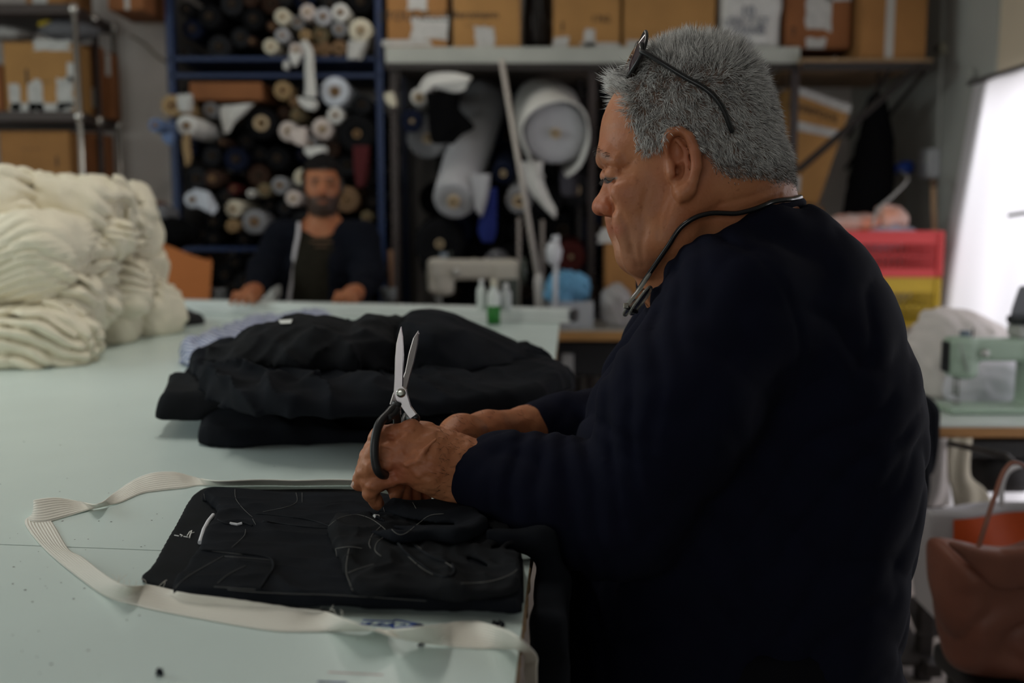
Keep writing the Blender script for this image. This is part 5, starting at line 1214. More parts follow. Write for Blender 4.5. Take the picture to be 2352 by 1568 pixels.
carton('tan carton with bold black lettering and one white sticker on the high shelf', 1041, -150, 1196, 108, SY+.03, .40, card_l, GB, [(1113, 86, 44, 48)], [('Beromann', 1091, 34, .052), ('____ ____', 1098, 52, .03)], zbase=zt)
carton('tan carton with small black lettering and white stickers along its foot on the high shelf', 1272, -160, 1424, 100, SY+.03, .40, card_l, GB, [(1354, 90, 26, 46), (1288, 97, 36, 24), (1380, 104, 90, 12)], [('1762', 1380, 44, .045), ('I', 1291, 62, .06)], zbase=zt)
carton('large plain tan carton in the middle of the high shelf', 1432, -170, 1642, 98, SY+.03, .40, card_l, GB, [(1470, 100, 66, 16)], zbase=zt)
carton('brown carton with two round white stickers one above the other', 1800, -140, 1952, 126, SY+.03, .34, card_d, GB, [(1880, 30, 58, 80), (1872, 108, 46, 40), (1930, -5, 60, 14)], [('2', 1822, 72, .05)], zbase=zt)
# white woven sack with blue-black writing
a, b = P(1657, 120, SY), P(1793, 120, SY); rs = thing('woven_sack', 'white woven sack with handwriting between the cartons on the high shelf', 'sack', ((a[0]+b[0])/2, SY+.2, zt))
f = Field((a[0]-.03, SY-.04, zt-.02), (b[0]+.03, SY+.42, zt+.5), .008); S, X, Y, Z = f.sl(f.lo, f.lo+f.n*f.h)
q = [np.abs(X-(a[0]+b[0])/2)-(b[0]-a[0])/2+.03, np.abs(Y-SY-.2)-.17, np.abs(Z-zt-.2)-.17]; f.f = (np.sqrt(sum(np.maximum(e, 0)**2 for e in q))-.03).astype(np.float32); f.displace(lumps(14, .010, 4), .05); f.f = np.maximum(f.f, (zt+.001-f.ax[2])[None, None, :].astype(np.float32))
f.build('sack', mat('white_sack', (.56, .55, .53), .8, var=(20, .1), bump=(200, .3, .001)), rs, 1)
for s, px, py, sz in (('10', 1716, 28, .07), ('LEN 7 ST', 1712, 52, .055), ('MARE', 1718, 72, .05), ('5', 1750, 70, .06), ('2', 1716, 96, .05)): text_on(s, P(px, py, SY), sz, mat('blue_black_ink', (.10, .11, .15), .7), rs, SY-.012)['kind'] = 'stuff'
# black bag squeezed in the gap
f = Field((P(1196, 50, SY)[0]-.02, SY-.02, zt-.02), (P(1276, 50, SY)[0]+.02, SY+.4, zt+.45), .009); c = P(1234, 50, SY+.2); f.limb([(c[0], SY+.2, zt+.07), (c[0], SY+.2, zt+.36)], [.066, .055], 0); f.displace(folds((1, .3, .2), .05, .012, .9, 9, 101), .03); f.f = np.maximum(f.f, (zt+.001-f.ax[2])[None, None, :].astype(np.float32))
tag(f.build('black_bag', mat('black_polythene', (.010, .010, .011), .35), None, 1, loc=(c[0], SY+.2, zt)), 'black plastic bag squeezed between two tan cartons on the high shelf', 'bag')
# wooden shelf on to the right wall
WY = 4.62; wz = P(1990, 134, WY)[2]; wa, wb = P(1842, 140, WY)[0], min(P(2142, 140, WY)[0], XR-.005)
ws = thing('wall_shelf', 'plywood shelf on black angle brackets fixed to the grey wall', 'shelf', ((wa+wb)/2, WY+.4, wz))
MB().box(((wa+wb)/2, WY+.42, wz-.009), (wb-wa, .84, .018)).build('board', mat('plywood', (.30, .19, .10), .7, var=(9, .2), aniso=(1, 8, 1)), ws)
MB().box(((wa+wb)/2, WY, wz-.035), (wb-wa, .012, .036)).build('edge_bar', darksteel, ws)
MB().tube([P(1832, 392, WY), P(2112, 152, WY)], .017, 4).build('brace', darksteel, ws)
MB().tube([(wb-.02, WY+.02, wz-.05), (P(1985, 250, WY+.5)[0], WY+.75, wz-.45)], .014, 4).build('brace', darksteel, ws)
MB().tube([P(2045, 158, WY+.02), (P(2000, 200, WY+.3)[0], WY+.6, wz-.3)], .012, 4).build('brace', darksteel, ws)
carton('dull brown carton with a long strip of printed tape standing on the plywood wall shelf', 1976, -150, 2126, 133, WY+.02, .34, card, GB, [], [], [(2047, 19)], zbase=wz+.001)
# ------------------------------------------------------------------ bolts of cloth beneath the high shelf
def ringtube(mb, a, b, r, rc, n=22, bulge=.0, taper=1.0):
    a, b = np.array(a, float), np.array(b, float); d = b-a; L = np.linalg.norm(d); d /= L; u = np.cross(d, (0, 0, 1.)); u /= np.linalg.norm(u); v = np.cross(u, d)
    prof = [(rc, .002), (r*.95, 0), (r, .008), (r*(1+bulge), L*.5), (r*taper, L-.008), (rc, L)]; vs = []; fs = []; k = len(prof)
    for rr, t in prof:
        for j in range(n): q = 2*math.pi*j/n; vs.append(a+d*t+(u*math.cos(q)+v*math.sin(q))*rr)
    for i in range(k):
        i2 = (i+1) % k
        for j in range(n): fs.append((i*n+j, i2*n+j, i2*n+(j+1) % n, i*n+(j+1) % n))
    return mb.add(vs, fs)
CORE = mat('card_core', (.30, .18, .09), .8); CORE_L = mat('pale_core', (.50, .38, .24), .8)
ROLLC = dict(white=(.66, .65, .62), cream=(.62, .57, .45), pink=(.60, .52, .48), grey=(.24, .24, .25), lightgrey=(.42, .42, .44), brown=(.19, .115, .065), olive=(.15, .12, .07), tan=(.34, .23, .12), black=(.009, .009, .010), charcoal=(.022, .022, .024), navy=(.010, .013, .028), darkbrown=(.05, .028, .02), blue=(.12, .17, .30), redbrown=(.08, .02, .018), iceblue=(.55, .58, .64))
def rollmat(c): return weave('roll_'+c, ROLLC[c], 160, .9, .10, .3, .0, spec=.05)
RACKG = 'fabric rolls in the blue rack'
VIS = []
ROLLS = []
def vr(px, py, r, c, label, y=4.86, **k):
    a = P(px, py, y); ROLLS.append(dict(label=label, x=a[0], z=a[2], y=y, r=r*y/F*.97, c=c, top=py < 150, group=RACKG, k=k))
def place(R):
    tl = R['k'].get('tilt', (0, 0)); a = np.array([R['x'], R['y'], R['z']]); r = R['r']; ln = R.get('ln', 1.05); b = a+np.array([tl[0], ln, tl[1]]); core = R['k'].get('core', .34)
    t = thing('fabric_roll', R['label'], 'fabric roll', (a[0], a[1]+ln/2, a[2]-r), R['group'])
    ringtube(MB(), a, b, r, r*core).build('cloth', rollmat(R['c']), t, True)
    d = (b-a)/np.linalg.norm(b-a); ringtube(MB(), a-d*.012, b, r*core*1.01, r*core*.62, 14).build('core', R['k'].get('core_m') or CORE, t, True)
# top tier
for a_ in ((649, 38, 18, 'cream', 'cream roll at the upper rim of the top tier of the blue rack'), (686, 48, 15, 'grey', 'dark grey roll between pale rolls on the top tier'), (713, 32, 17, 'pink', 'pinkish white roll on the top tier with a dark core'), (733, 38, 20, 'lightgrey', 'light grey roll behind the pinkish one on the top tier'), (779, 33, 20, 'white', 'white roll highest on the top tier'), (828, 70, 27, 'cream', 'fat cream roll at the end of the top tier next to the cartons'),
           (779, 62, 17, 'grey', 'grey roll tucked under the highest white roll'), (646, 79, 16, 'lightgrey', 'pale grey roll resting on the cream roll of the top tier'), (621, 106, 17, 'cream', 'cream roll lowest on the top tier'), (680, 121, 16, 'pink', 'pinkish roll with a loose hanging end on the top tier'), (720, 117, 15, 'brown', 'small brown roll at the foot of the brown group'), (742, 111, 17, 'brown', 'brown roll in the middle of the brown group'), (774, 110, 18, 'brown', 'brown roll below the fat cream roll'),
           (738, 82, 19, 'olive', 'olive brown roll on top of the brown group'), (626, 61, 12, 'darkbrown', 'dark brown roll end beside the cream rolls of the top tier'), (578, 94, 10, 'darkbrown', 'thin dark brown roll alone among black rolls of the top tier'), (700, 80, 13, 'tan', 'thin tan roll in the heart of the top tier'),
           # middle tier
           (649, 207, 21, 'tan', 'tan roll just under the blue beam'), (677, 233, 13, 'brown', 'small brown roll beside the tan one under the blue beam'), (769, 213, 34, 'iceblue', 'fat bluish white roll under the blue beam'), (769, 260, 19, 'white', 'white roll right below the fat bluish one'), (746, 290, 25, 'pink', 'pinkish cream roll in the middle tier'), (662, 301, 23, 'pink', 'pinkish white roll beside the big black roll'), (681, 264, 15, 'olive', 'olive roll wedged between pinkish rolls'),
           (427, 288, 24, 'white', 'white roll next to the post of the blue rack'), (391, 242, 25, 'tan', 'tan roll leaning at the rack post by the pale wall'), (483, 252, 18, 'grey', 'grey roll under the flattened carton'), (713, 329, 15, 'grey', 'grey roll above a crumpled white cloth end'), (511, 326, 10, 'darkbrown', 'thin dark roll end in the black part of the middle tier'),
           # lower tier
           (442, 458, 20, 'iceblue', 'bluish white roll turned aside by the rack post'), (536, 479, 20, 'cream', 'cream roll in the lower tier'), (533, 519, 15, 'tan', 'tan ringed roll beneath the cream one in the lower tier'), (584, 509, 29, 'grey', 'fat grey roll in the lower tier'), (576, 444, 9, 'white', 'tiny white roll end in the lower tier'), (641, 426, 20, 'grey', 'mid grey roll near the head of the bearded man'), (694, 407, 20, 'cream', 'cream ringed roll just beside the head of the bearded man'), (673, 455, 18, 'pink', 'pinkish grey roll above the shoulder of the bearded man'),
           (796, 458, 30, 'brown', 'brown roll behind the neck of the bearded man'), (488, 410, 20, 'darkbrown', 'dark brown roll over the bluish white one of the lower tier'), (536, 434, 12, 'redbrown', 'thin red brown roll in the lower tier'), (608, 436, 16, 'olive', 'olive roll in the lower tier beside the mid grey one'), (842, 498, 14, 'olive', 'olive roll by the shoulder of the bearded man')):
    px, py, r_, c_, lb = a_; out_ = px in (427, 391); vr(px, py, r_, c_, lb, y=4.64 if out_ else 4.86+random.Random(px).uniform(-.03, .03), core_m=CORE_L if c_ in ('pink', 'cream') else CORE)
vr(600, 283, 36, 'black', 'big black roll with a wide pale card core', core=.5, core_m=CORE_L); vr(817, 303, 44, 'black', 'biggest black roll with a small brown core', core=.22)
vr(357, 287, 16, 'blue', 'denim blue roll poking out towards the pale wall', y=4.45)
# the rack itself
ry = 4.90; rk = thing('fabric_rack', 'blue painted steel rack packed with fabric rolls', 'rack', (P(640, 300, ry)[0], ry+.55, 0))
xa, xb = P(404, 300, ry)[0], P(876, 300, ry)[0]; zT, zM, zL = (P(640, q, ry)[2] for q in (138, 176, 571))
for xx in (xa, xb):
    for yy in (ry-.02, ry+1.05): MB().box((xx, yy, 1.45), (.034, .05, 2.9), .003).build('post', rackblue, rk)
for zz in (zT, zM, zL): MB().box(((xa+xb)/2, ry-.03, zz), (xb-xa, .03, .018)).build('beam', rackblue, rk)
for zz in (zT, zL, .06): MB().box(((xa+xb)/2, ry+.53, zz+.003), (xb-xa-.04, 1.0, .012)).build('shelf_plate', rackblue, rk)
# settle the rolls so that none runs through another, a beam or a post
def bounds(R):
    t = R['k'].get('tilt', (0, 0))[0]*(4.88-R['y'])/1.05; r = R['r']
    R['x'] = min(max(R['x'], xa+.021+r-t), xb-.021-r)
    lo_, hi_ = (zT+.0095+r, 9) if R['top'] else (zL+.0095+r, zM-.0095-r); R['z'] = min(max(R['z'], lo_), hi_)
def relax(rs, n, fixed=()):
    for _ in range(n):
        for i_, A in enumerate(rs):
            for B in rs[i_+1:]:
                ta, tb = (q['k'].get('tilt', (0, 0))[0]*.5 for q in (A, B)); dx, dz = B['x']+tb-A['x']-ta, B['z']-A['z']; d_ = math.hypot(dx, dz) or 1e-6; o_ = A['r']+B['r']+.0006-d_
                if ta != tb: o_ += .012
                if o_ > 0: A['x'] -= dx/d_*o_/2; A['z'] -= dz/d_*o_/2; B['x'] += dx/d_*o_/2; B['z'] += dz/d_*o_/2
        for A in rs: bounds(A)
relax(ROLLS, 250)
# dark rolls that fill the rest of the rack
FC = (P(432, 208, 4.83)[0], P(600, 208, 4.83)[0], P(500, 208, 4.83)[2])
rnd = random.Random(11); k_ = 0; DARK = ['black', 'charcoal', 'navy', 'black', 'charcoal', 'darkbrown']
for top_, z_lo, z_hi in ((True, zT+.01, zT+.46), (False, zL+.01, zM-.01), (None, .07, zL-.012)):
    tier = {True: 'on the top tier of the blue rack', False: 'below the beam of the blue rack', None: 'on the bottom tier of the blue rack'}[top_]
    for rmin, rmax, tries in ((.045, .062, 900), (.030, .045, 1600)):
        for _ in range(tries):
            r_ = rnd.uniform(rmin, rmax); x_, z_ = rnd.uniform(xa+.021+r_, xb-.021-r_), rnd.uniform(z_lo+r_, z_hi-r_)
            if any(math.hypot(x_-q['x']-q['k'].get('tilt', (0, 0))[0]*.5, z_-q['z']) < r_+q['r']+(.02 if q['k'].get('tilt', (0, 0))[0] else .0006) for q in ROLLS): continue
            if math.hypot(max(FC[0]-x_, 0, x_-FC[1]), max(abs(z_-FC[2])-.043, 0)) < r_+.001: continue
            cc = DARK[k_ % 6]; k_ += 1
            lb = {'black': 'black fabric roll among the dark rolls ', 'charcoal': 'charcoal fabric roll among the dark rolls ', 'navy': 'navy fabric roll among the dark rolls ', 'darkbrown': 'dark brown fabric roll among the black rolls '}[cc]+tier
            ROLLS.append(dict(label=lb, x=x_, z=z_, y=4.93+rnd.uniform(-.03, .06), r=r_, c=cc, ln=.95, top=top_, group=cc.replace('darkb', 'dark b')+' rolls '+tier, k=dict(core=.3, core_m=mat('dark_core', (.06, .04, .025), .9))))
for R in ROLLS: place(R)
# loose cloth ends, tags and a flattened carton among the rolls
def hang(name, label, pts, y, w, m, cat='cloth', th=.004, sag=.0):
    """strip of cloth hanging along pixel points (left and right edge pairs)"""
    L_ = smooth_path([np.concatenate([P(*a, y+i*.0), P(*b, y)]) for i, (a, b) in enumerate(pts)], 5); vs = []; n = 8
    for i, q in enumerate(L_):
        for j in range(n+1): t = j/n; p = q[:3]+(q[3:]-q[:3])*t; vs.append(p+np.array([0, -.010*math.sin(t*math.pi)-.006*math.sin(t*9+i*.35), 0]))
    fs = [(i*(n+1)+j, i*(n+1)+j+1, (i+1)*(n+1)+j+1, (i+1)*(n+1)+j) for i in range(len(L_)-1) for j in range(n)]
    c = P(*pts[0][0], y); o = mesh_obj(name, vs, fs, m, None, True, loc=c); md = o.modifiers.new('thick', 'SOLIDIFY'); md.thickness = th
    return tag(o, label, cat)
wc = weave('white_cloth', (.62, .61, .58), 160, .9, .08, .3, .1); gc = weave('grey_cloth', (.30, .30, .31), 160, .9, .08, .3, .1)
hang('cloth_strip', 'long pale strip hanging from the top tier of the blue rack across the beam', [((690, 98), (702, 92)), ((700, 118), (718, 118)), ((700, 160), (722, 160)), ((702, 200), (726, 200)), ((700, 222), (726, 225))], 4.80, 0, wc)
hang('cloth_strip', 'short pale strip dangling under the cream roll of the top tier', [((654, 140), (664, 140)), ((652, 158), (662, 162))], 4.82, 0, wc)
hang('cloth_strip', 'pale cloth corner dangling under the pinkish roll of the top tier', [((664, 122), (698, 124)), ((668, 138), (688, 140)), ((674, 152), (679, 154))], 4.81, 0, wc)
hang('paper_tag', 'white paper hung beneath the fat cream roll', [((802, 94), (846, 96)), ((798, 116), (840, 118)), ((798, 136), (832, 138))], 4.80, 0, mat('torn_paper', (.60, .59, .56), .85), 'tag')
hang('paper_tag', 'white paper label hung over the tan roll by the rack post', [((408, 218), (442, 216)), ((408, 238), (442, 238)), ((412, 256), (440, 258))], 4.61, 0, mat('torn_paper', (.60, .59, .56), .85), 'tag')
hang('loose_cloth', 'white loose cloth end draped beside the big black roll', [((508, 244), (584, 238)), ((506, 262), (560, 262)), ((510, 285), (540, 280)), ((515, 308), (528, 304))], 4.80, 0, wc)
hang('loose_cloth', 'white loose cloth below the grey roll of the middle tier', [((702, 338), (750, 336)), ((700, 350), (752, 348)), ((712, 362), (742, 360))], 4.80, 0, wc)
hang('loose_cloth', 'pinkish loose cloth between the pinkish rolls of the middle tier', [((664, 300), (705, 292)), ((672, 322), (706, 322)), ((680, 330), (702, 338))], 4.79, 0, rollmat('pink'))
hang('loose_cloth', 'white loose cloth folded on the rolls under the hanging strip', [((684, 222), (728, 232)), ((690, 240), (730, 245)), ((706, 252), (722, 254))], 4.81, 0, wc)
hang('loose_cloth', 'bluish white cloth end of the lower roll by the rack post', [((446, 432), (478, 440)), ((450, 455), (492, 462)), ((455, 474), (500, 480)), ((470, 480), (490, 494))], 4.80, 0, rollmat('iceblue'))
hang('loose_cloth', 'dark red cloth hanging behind the bearded man', [((812, 335), (850, 335)), ((814, 395), (848, 395)), ((820, 430), (840, 430))], 4.855, 0, mat('dark_red_cloth', (.07, .006, .008), .9))
hang('loose_cloth', 'pale blue cloth end under the denim blue roll', [((372, 308), (402, 305)), ((376, 322), (400, 322)), ((384, 332), (396, 334))], 4.46, 0, rollmat('blue'))
hang('cloth_strip', 'tan strip dangling below the white roll by the rack post', [((422, 308), (436, 308)), ((420, 340), (436, 340)), ((424, 365), (440, 360)), ((428, 382), (438, 378))], 4.63, 0, rollmat('tan'))
c0_, c1_ = P(432, 215, 4.83), P(600, 232, 4.83)
MB().box(((c0_[0]+c1_[0])/2, 5.2, P(500, 208, 4.83)[2]), (c1_[0]-c0_[0], .7, .085), .004).build('flat_carton', card_d, None, loc=((c0_[0]+c1_[0])/2, 5.2, P(500, 208, 4.83)[2]-.043)); o = bpy.data.objects['flat_carton']; tag(o, 'flattened brown carton lying under the beam in the blue rack', 'box')

# big bolts between rack and shelf posts
def bolt(label, near, far, rn, rf, c, core=.12, wrap=None, endc=None, name='fabric_bolt'):
    a, b = P(*near), P(*far); r1, r2 = rn*near[2]/F, rf*far[2]/F; d = (b-a); L = np.linalg.norm(d); d /= L; u = np.cross(d, (0, 0, 1.)); u /= np.linalg.norm(u); v = np.cross(u, d)
    t = thing(name, label, 'fabric bolt', tuple((a+b)/2-np.array([0, 0, max(r1, r2)])), 'large bolts under the high shelf'); n = 36; vs = []; prof = []
    for k in range(13): s = k/12; prof.append((r1+(r2-r1)*s, L*s))
    prof = [(r1*core, .012), (r1*.6, .006), (r1*.93, .0)]+[(r1*1.0, .02)]+prof[1:]+[(r2*.9, L+.01), (r2*.1, L+.01)]
    for i, (r, s) in enumerate(prof):
        for j in range(n):
            q = 2*math.pi*j/n; w = 1+(.025*vnoise(np.array([math.cos(q)*1.5]), np.array([math.sin(q)*1.5]), np.array([s*6.]), 3)[0] if 2 < i else 0); vs.append(a+d*s+(u*math.cos(q)+v*math.sin(q))*r*w)
    fs = [(i*n+j, (i+1)*n+j, (i+1)*n+(j+1) % n, i*n+(j+1) % n) for i in range(len(prof)-1) for j in range(n)]
    mesh_obj('cloth', vs, fs, rollmat(c), t)
    ringtube(MB(), a-d*.02, a+d*.2, r1*core*1.2, r1*core*.7, 16).build('core', CORE_L, t, True)
    if wrap:                                            # a loose outer layer hanging round the end
        vs = []; m_ = 28
        for i in range(10):
            s = -.05+L*.85*i/9; rr = (r1+(r2-r1)*max(s, 0)/L)
            for j in range(m_+1): q = math.pi*(-.42+1.84*j/m_)+math.pi*0; lp_ = 1.06+.05*math.sin(j*.7+i)+(.30*max(0, abs(j/m_-.5)*2-.75)/.25); vs.append(a+d*s+(u*math.cos(q)+v*math.sin(q))*rr*lp_)
        o = mesh_obj('loose_wrap', vs, [(i*(m_+1)+j, i*(m_+1)+j+1, (i+1)*(m_+1)+j+1, (i+1)*(m_+1)+j) for i in range(9) for j in range(m_)], wrap, t); md = o.modifiers.new('thick', 'SOLIDIFY'); md.thickness = .008
    return t
bolt('huge white bolt of cloth in a loose wrap under the high shelf', (1276, 306, 4.55), (1246, 244, 5.4), 70, 66, 'lightgrey', .13, wc)
bolt('long grey bolt sloping down from under the high shelf', (1042, 462, 4.55), (1108, 236, 5.4), 48, 54, 'lightgrey', .25)
bolt('grey bolt behind the black cloth under the high shelf', (982, 318, 4.82), (986, 290, 5.5), 46, 38, 'grey', .2)
bolt('navy bolt end wedged between the two big pale bolts', (1156, 398, 4.7), (1168, 350, 5.5), 25, 22, 'navy', .25)
bolt('small grey bolt with a pale core below the huge white one', (1192, 462, 4.62), (1205, 400, 5.4), 30, 30, 'grey', .4)
bolt('small white bolt with dark core at the rack end of the high shelf', (962, 224, 4.70), (980, 205, 5.4), 19, 18, 'white', .45)
bolt('dark navy bolt bulging out next to the blue rack post', (946, 278, 4.60), (948, 276, 4.78), 26, 25, 'navy', .15)
bolt('black bolt lying low behind the sewing station', (1010, 560, 4.75), (1010, 545, 5.5), 58, 50, 'black', .15)
bolt('charcoal bolt standing deep beside the post under the high shelf', (1320, 436, 4.92), (1318, 410, 5.5), 38, 34, 'charcoal', .3)
bolt('wine dark bolt end behind the blue garments', (1312, 590, 4.7), (1308, 570, 5.5), 34, 30, 'redbrown', .12)
hang('loose_cloth', 'white cloth lying over the small white bolt under the high shelf', [((962, 200), (975, 222)), ((985, 172), (1000, 205)), ((1040, 166), (1045, 212)), ((1084, 176), (1068, 206))], 4.66, 0, wc)
hang('loose_cloth', 'black cloth hanging between the grey bolts under the high shelf', [((978, 212), (1058, 218)), ((982, 250), (1055, 250)), ((984, 290), (1090, 290)), ((990, 322), (1062, 310)), ((1000, 330), (1040, 330))], 4.58, 0, blk)
hang('loose_cloth', 'white cloth tail draped below the huge white bolt', [((1196, 372), (1246, 370)), ((1200, 410), (1246, 410)), ((1218, 440), (1262, 452)), ((1244, 470), (1276, 480)), ((1262, 488), (1274, 502))], 4.56, 0, wc)
hang('loose_cloth', 'grey cloth tail hanging from the long grey bolt', [((1082, 400), (1126, 400)), ((1088, 450), (1120, 450)), ((1092, 480), (1106, 500))], 4.53, 0, rollmat('lightgrey'))
hang('loose_cloth', 'royal blue cloth hanging under the grey bolt', [((1112, 440), (1140, 430)), ((1104, 490), (1140, 480)), ((1098, 530), (1140, 530)), ((1110, 556), (1132, 556))], 4.62, 0, mat('royal_blue_cloth', (.010, .022, .17), .85))
hang('loose_cloth', 'cream rag on the rack post beside the dark navy bolt', [((884, 215), (902, 212)), ((886, 232), (910, 232)), ((898, 246), (910, 246))], 4.6, 0, rollmat('cream'))
hang('loose_cloth', 'grey printed cloth on the charcoal bolt end', [((1288, 378), (1328, 378)), ((1286, 415), (1328, 415)), ((1290, 450), (1326, 450))], 4.80, 0, mat('dusky_cloth', (.07, .065, .08), .9))
pr_ = None; kk = 0                                       # dark bolts added to black out the lit wall behind the bay
for row in range(8):
    zc = .632+.10+row*.174
    if zc+.10 > zt-.025: break
    for col in range(9):
        xc = x0+.16+(row % 2)*.10+col*.2015
        if xc > x1-.30: continue
        cc = ('black', 'charcoal', 'black', 'navy')[kk % 4]; kk += 1; a_, b_ = np.array([xc, 5.62+.02*((kk*7) % 3), zc]), np.array([xc, 6.12, zc])
        t = thing('fabric_bolt', {'black': 'black bolt added to darken the back under the high shelf', 'charcoal': 'charcoal bolt added to darken the back under the high shelf', 'navy': 'navy bolt added to darken the back under the high shelf'}[cc], 'fabric bolt', (xc, 5.87, zc-.10), cc+' bolts added to darken the back under the high shelf')
        ringtube(MB(), a_, b_, .1002, .03, 20).build('cloth', rollmat(cc), t, True); ringtube(MB(), a_-np.array([0, .01, 0]), b_, .0303, .02, 12).build('core', mat('dark_core', (.06, .04, .025), .9), t, True)
MB().box(((x0+x1)/2-.1, 5.43, .62), (x1-x0-.3, 1.36, .02)).build('lower_board', mat('raw_board', (.22, .18, .14), .8), hs)
# slanting white pole and its foot
pl = thing('slanting_pole', 'thin pale pole slanting from the high shelf down to the sewing station', 'pole', tuple(P(1240, 690, 4.35)))
MB().tube([P(1152, 138, 4.60), P(1236, 640, 4.36)], .0125, 10).build('rod', mat('pale_pole', (.44, .40, .36), .5), pl, True)
MB().lathe([(.018, 0), (.026, .02), (.024, .12), (.014, .16)], P(1243, 712, 4.35), (-.08, 0, 1), 16).build('sleeve', mat('pale_plastic', (.50, .48, .46), .5), pl, True)

# ------------------------------------------------------------------ steel shelving at the left with cartons
sx = -1.965; lz = [P(190, 22, 4.6)[2], P(205, 268, 4.6)[2], 1.30, .75, .15]
ls_ = thing('steel_shelving', 'dark shelving with chrome posts standing against the pale wall', 'shelf', (-2.6, 4.8, 0))
chrome = mat('chrome_post', (.55, .52, .48), .25, .9); shelfb = mat('dark_shelf_board', (.045, .030, .025), .6)
for z in lz: MB().box((-2.61, 4.81, z), (1.30, .47, .045), .003).build('shelf_board', shelfb, ls_)
for yy, m_ in ((4.585, chrome), (4.80, mat('brown_post', (.035, .024, .022), .5)), (5.03, chrome)):
    MB().cyl((sx+.012, yy, 0), (sx+.012, yy, lz[0]+.02), .0145, n=12).build('post', m_, ls_, True)
    for z in lz[:3]:
        mb = MB(); mb.lathe([(.004, -.026), (.018, -.02), (.024, 0), (.018, .02), (.004, .026)], (sx+.012, yy-.004, z), (0, 0, 1), 14); mb.build('ball_joint', chrome, ls_, True)
for yy in (4.585, 5.03): MB().cyl((-3.24, yy, 0), (-3.24, yy, lz[0]+.02), .0145, n=12).build('post', chrome, ls_, True)
GL_ = 'cartons on the steel shelving'
def lcart(label, px0, px1, ytop, zi, yf, dep, m, **k):
    return carton(label, px0, 0, px1, (20, 258, 440)[zi], yf, dep, m, GL_, zbase=lz[zi]+.0235, ztop=P((px0+px1)/2, ytop, yf)[2], **k)
lcart('ochre carton with torn white paper round its foot on the steel shelving', 14, 176, 98, 1, 4.62, .18, card_l, stickers=[(35, 225, 26, 62), (82, 220, 34, 70), (150, 215, 38, 74), (95, 246, 140, 20), (120, 104, 84, 24), (163, 165, 18, 46)], text=[('I', 62, 178, .10), ('___', 98, 180, .04)])
lcart('red brown carton behind the ochre one on the steel shelving', 184, 226, 104, 1, 4.82, .10, card_d, stickers=[(214, 225, 12, 46)])
lcart('narrow red brown carton next to the far post of the steel shelving', 230, 262, 122, 1, 4.93, .09, card_d, stickers=[(248, 150, 12, 50)])
lcart('plain red brown carton on the other side of the ochre one on the steel shelving', -90, 8, 150, 1, 4.62, .3, card_d)
lcart('wide brown carton on the lowest visible level of the steel shelving', 4, 166, 303, 2, 4.62, .16, card, text=[('I', 131, 372, .07), ('- - -', 70, 340, .05)])
lcart('dark brown carton at the open end of the lowest visible level', 172, 228, 306, 2, 4.80, .2, card_d)
lcart('carton standing on the top board of the steel shelving near the wall', 248, 330, -120, 0, 4.72, .3, card_d, tapes=[(292, 10)])
lcart('small carton on the top board of the steel shelving', 60, 150, -60, 0, 4.62, .3, card, stickers=[(92, 4, 34, 22)])
def blob(name, label, c, r, m, seed, cat='cloth', fold=None, zmin=None, hh=.009, group=None, lump=.3, cut=None):
    c = np.array(c, float); mx = np.array(r)*1.35+.02; f = Field(c-mx, c+mx, hh); f.ell(c, r, 0); f.displace(lumps(1.1/max(r), lump*min(r), seed), .2); f.displace(lumps(3.2/max(r), lump*.4*min(r), seed+2), .2)
    if fold: f.displace(fold, .05)
    if zmin is not None: f.f = np.maximum(f.f, (zmin-f.ax[2])[None, None, :].astype(np.float32))
    if cut: cut(f)
    f.carve(CLOTH, .0015); CLOTH.append(f)
    return tag(f.build(name, m, None, 1, loc=(c[0], c[1], c[2]-r[2] if zmin is None else zmin)), label, cat, group)
z1 = lz[1]+.024
blob('folded_cloth', 'grey folded cloth on top of the cartons of the steel shelving', P(160, 72, 4.72), (.14, .09, .045), mat('slate_cloth', (.12, .12, .13), .9), 1, fold=folds((0, 0, 1), .03, .012, .5, 6, 1))
blob('yellow_pouch', 'small yellow pouch on the cartons of the steel shelving', P(110, 56, 4.68), (.045, .04, .018), mat('yellow_pouch', (.42, .30, .02), .6), 2, 'pouch')
blob('folded_cloth', 'pale folded cloth under the top board of the steel shelving', P(25, 80, 4.72), (.11, .09, .035), mat('pale_grey_cloth', (.36, .35, .34), .9), 3, fold=folds((0, 0, 1), .025, .010, .5, 6, 2))
cb_ = MB().tube(smooth_path([P(298, 82, 5.155), P(330, 100, 5.155), P(360, 128, 5.155), P(394, 150, 5.155)], 6), .006, 8); tag(cb_.build('wall_cable', mat('beige_cable', (.36, .31, .25), .6), None, True, loc=P(345, 110, 5.155)), 'beige cable running down the pale wall beside the rack', 'cable')
# ------------------------------------------------------------------ bench between rail and rack, orange board
bn = thing('side_bench', 'dark wooden side bench behind the end rail', 'bench', (-1.38, 4.45, 0)); BZ = .86
MB().box((-1.36, 4.45, BZ-.015), (.92, .42, .03), .003).build('top', mat('bench_wood', (.12, .075, .045), .6), bn)
for xx in (-1.78, -.94):
    for yy in (4.28, 4.62): MB().box((xx, yy, (BZ-.03)/2), (.05, .05, BZ-.03)).build('leg', darksteel, bn)
orange = mat('orange_card', (.50, .155, .035), .7, var=(4, .08))
ob_ = thing('orange_box', 'bright orange open box beside the cream pile behind the end rail', 'box', tuple(P(425, 680, 4.34)*[1, 1, 0]+[0, 0, BZ]))
pz = lambda x, y, d: (lambda q: np.array([q[0], q[1], max(q[2], BZ+.001)]))(P(x, y, d))
MB().prism([pz(366, 700, 4.34), pz(478, 700, 4.34), pz(484, 600, 4.34), pz(440, 586, 4.34), pz(366, 556, 4.34)], (0, .012, 0)).build('front_panel', orange, ob_)
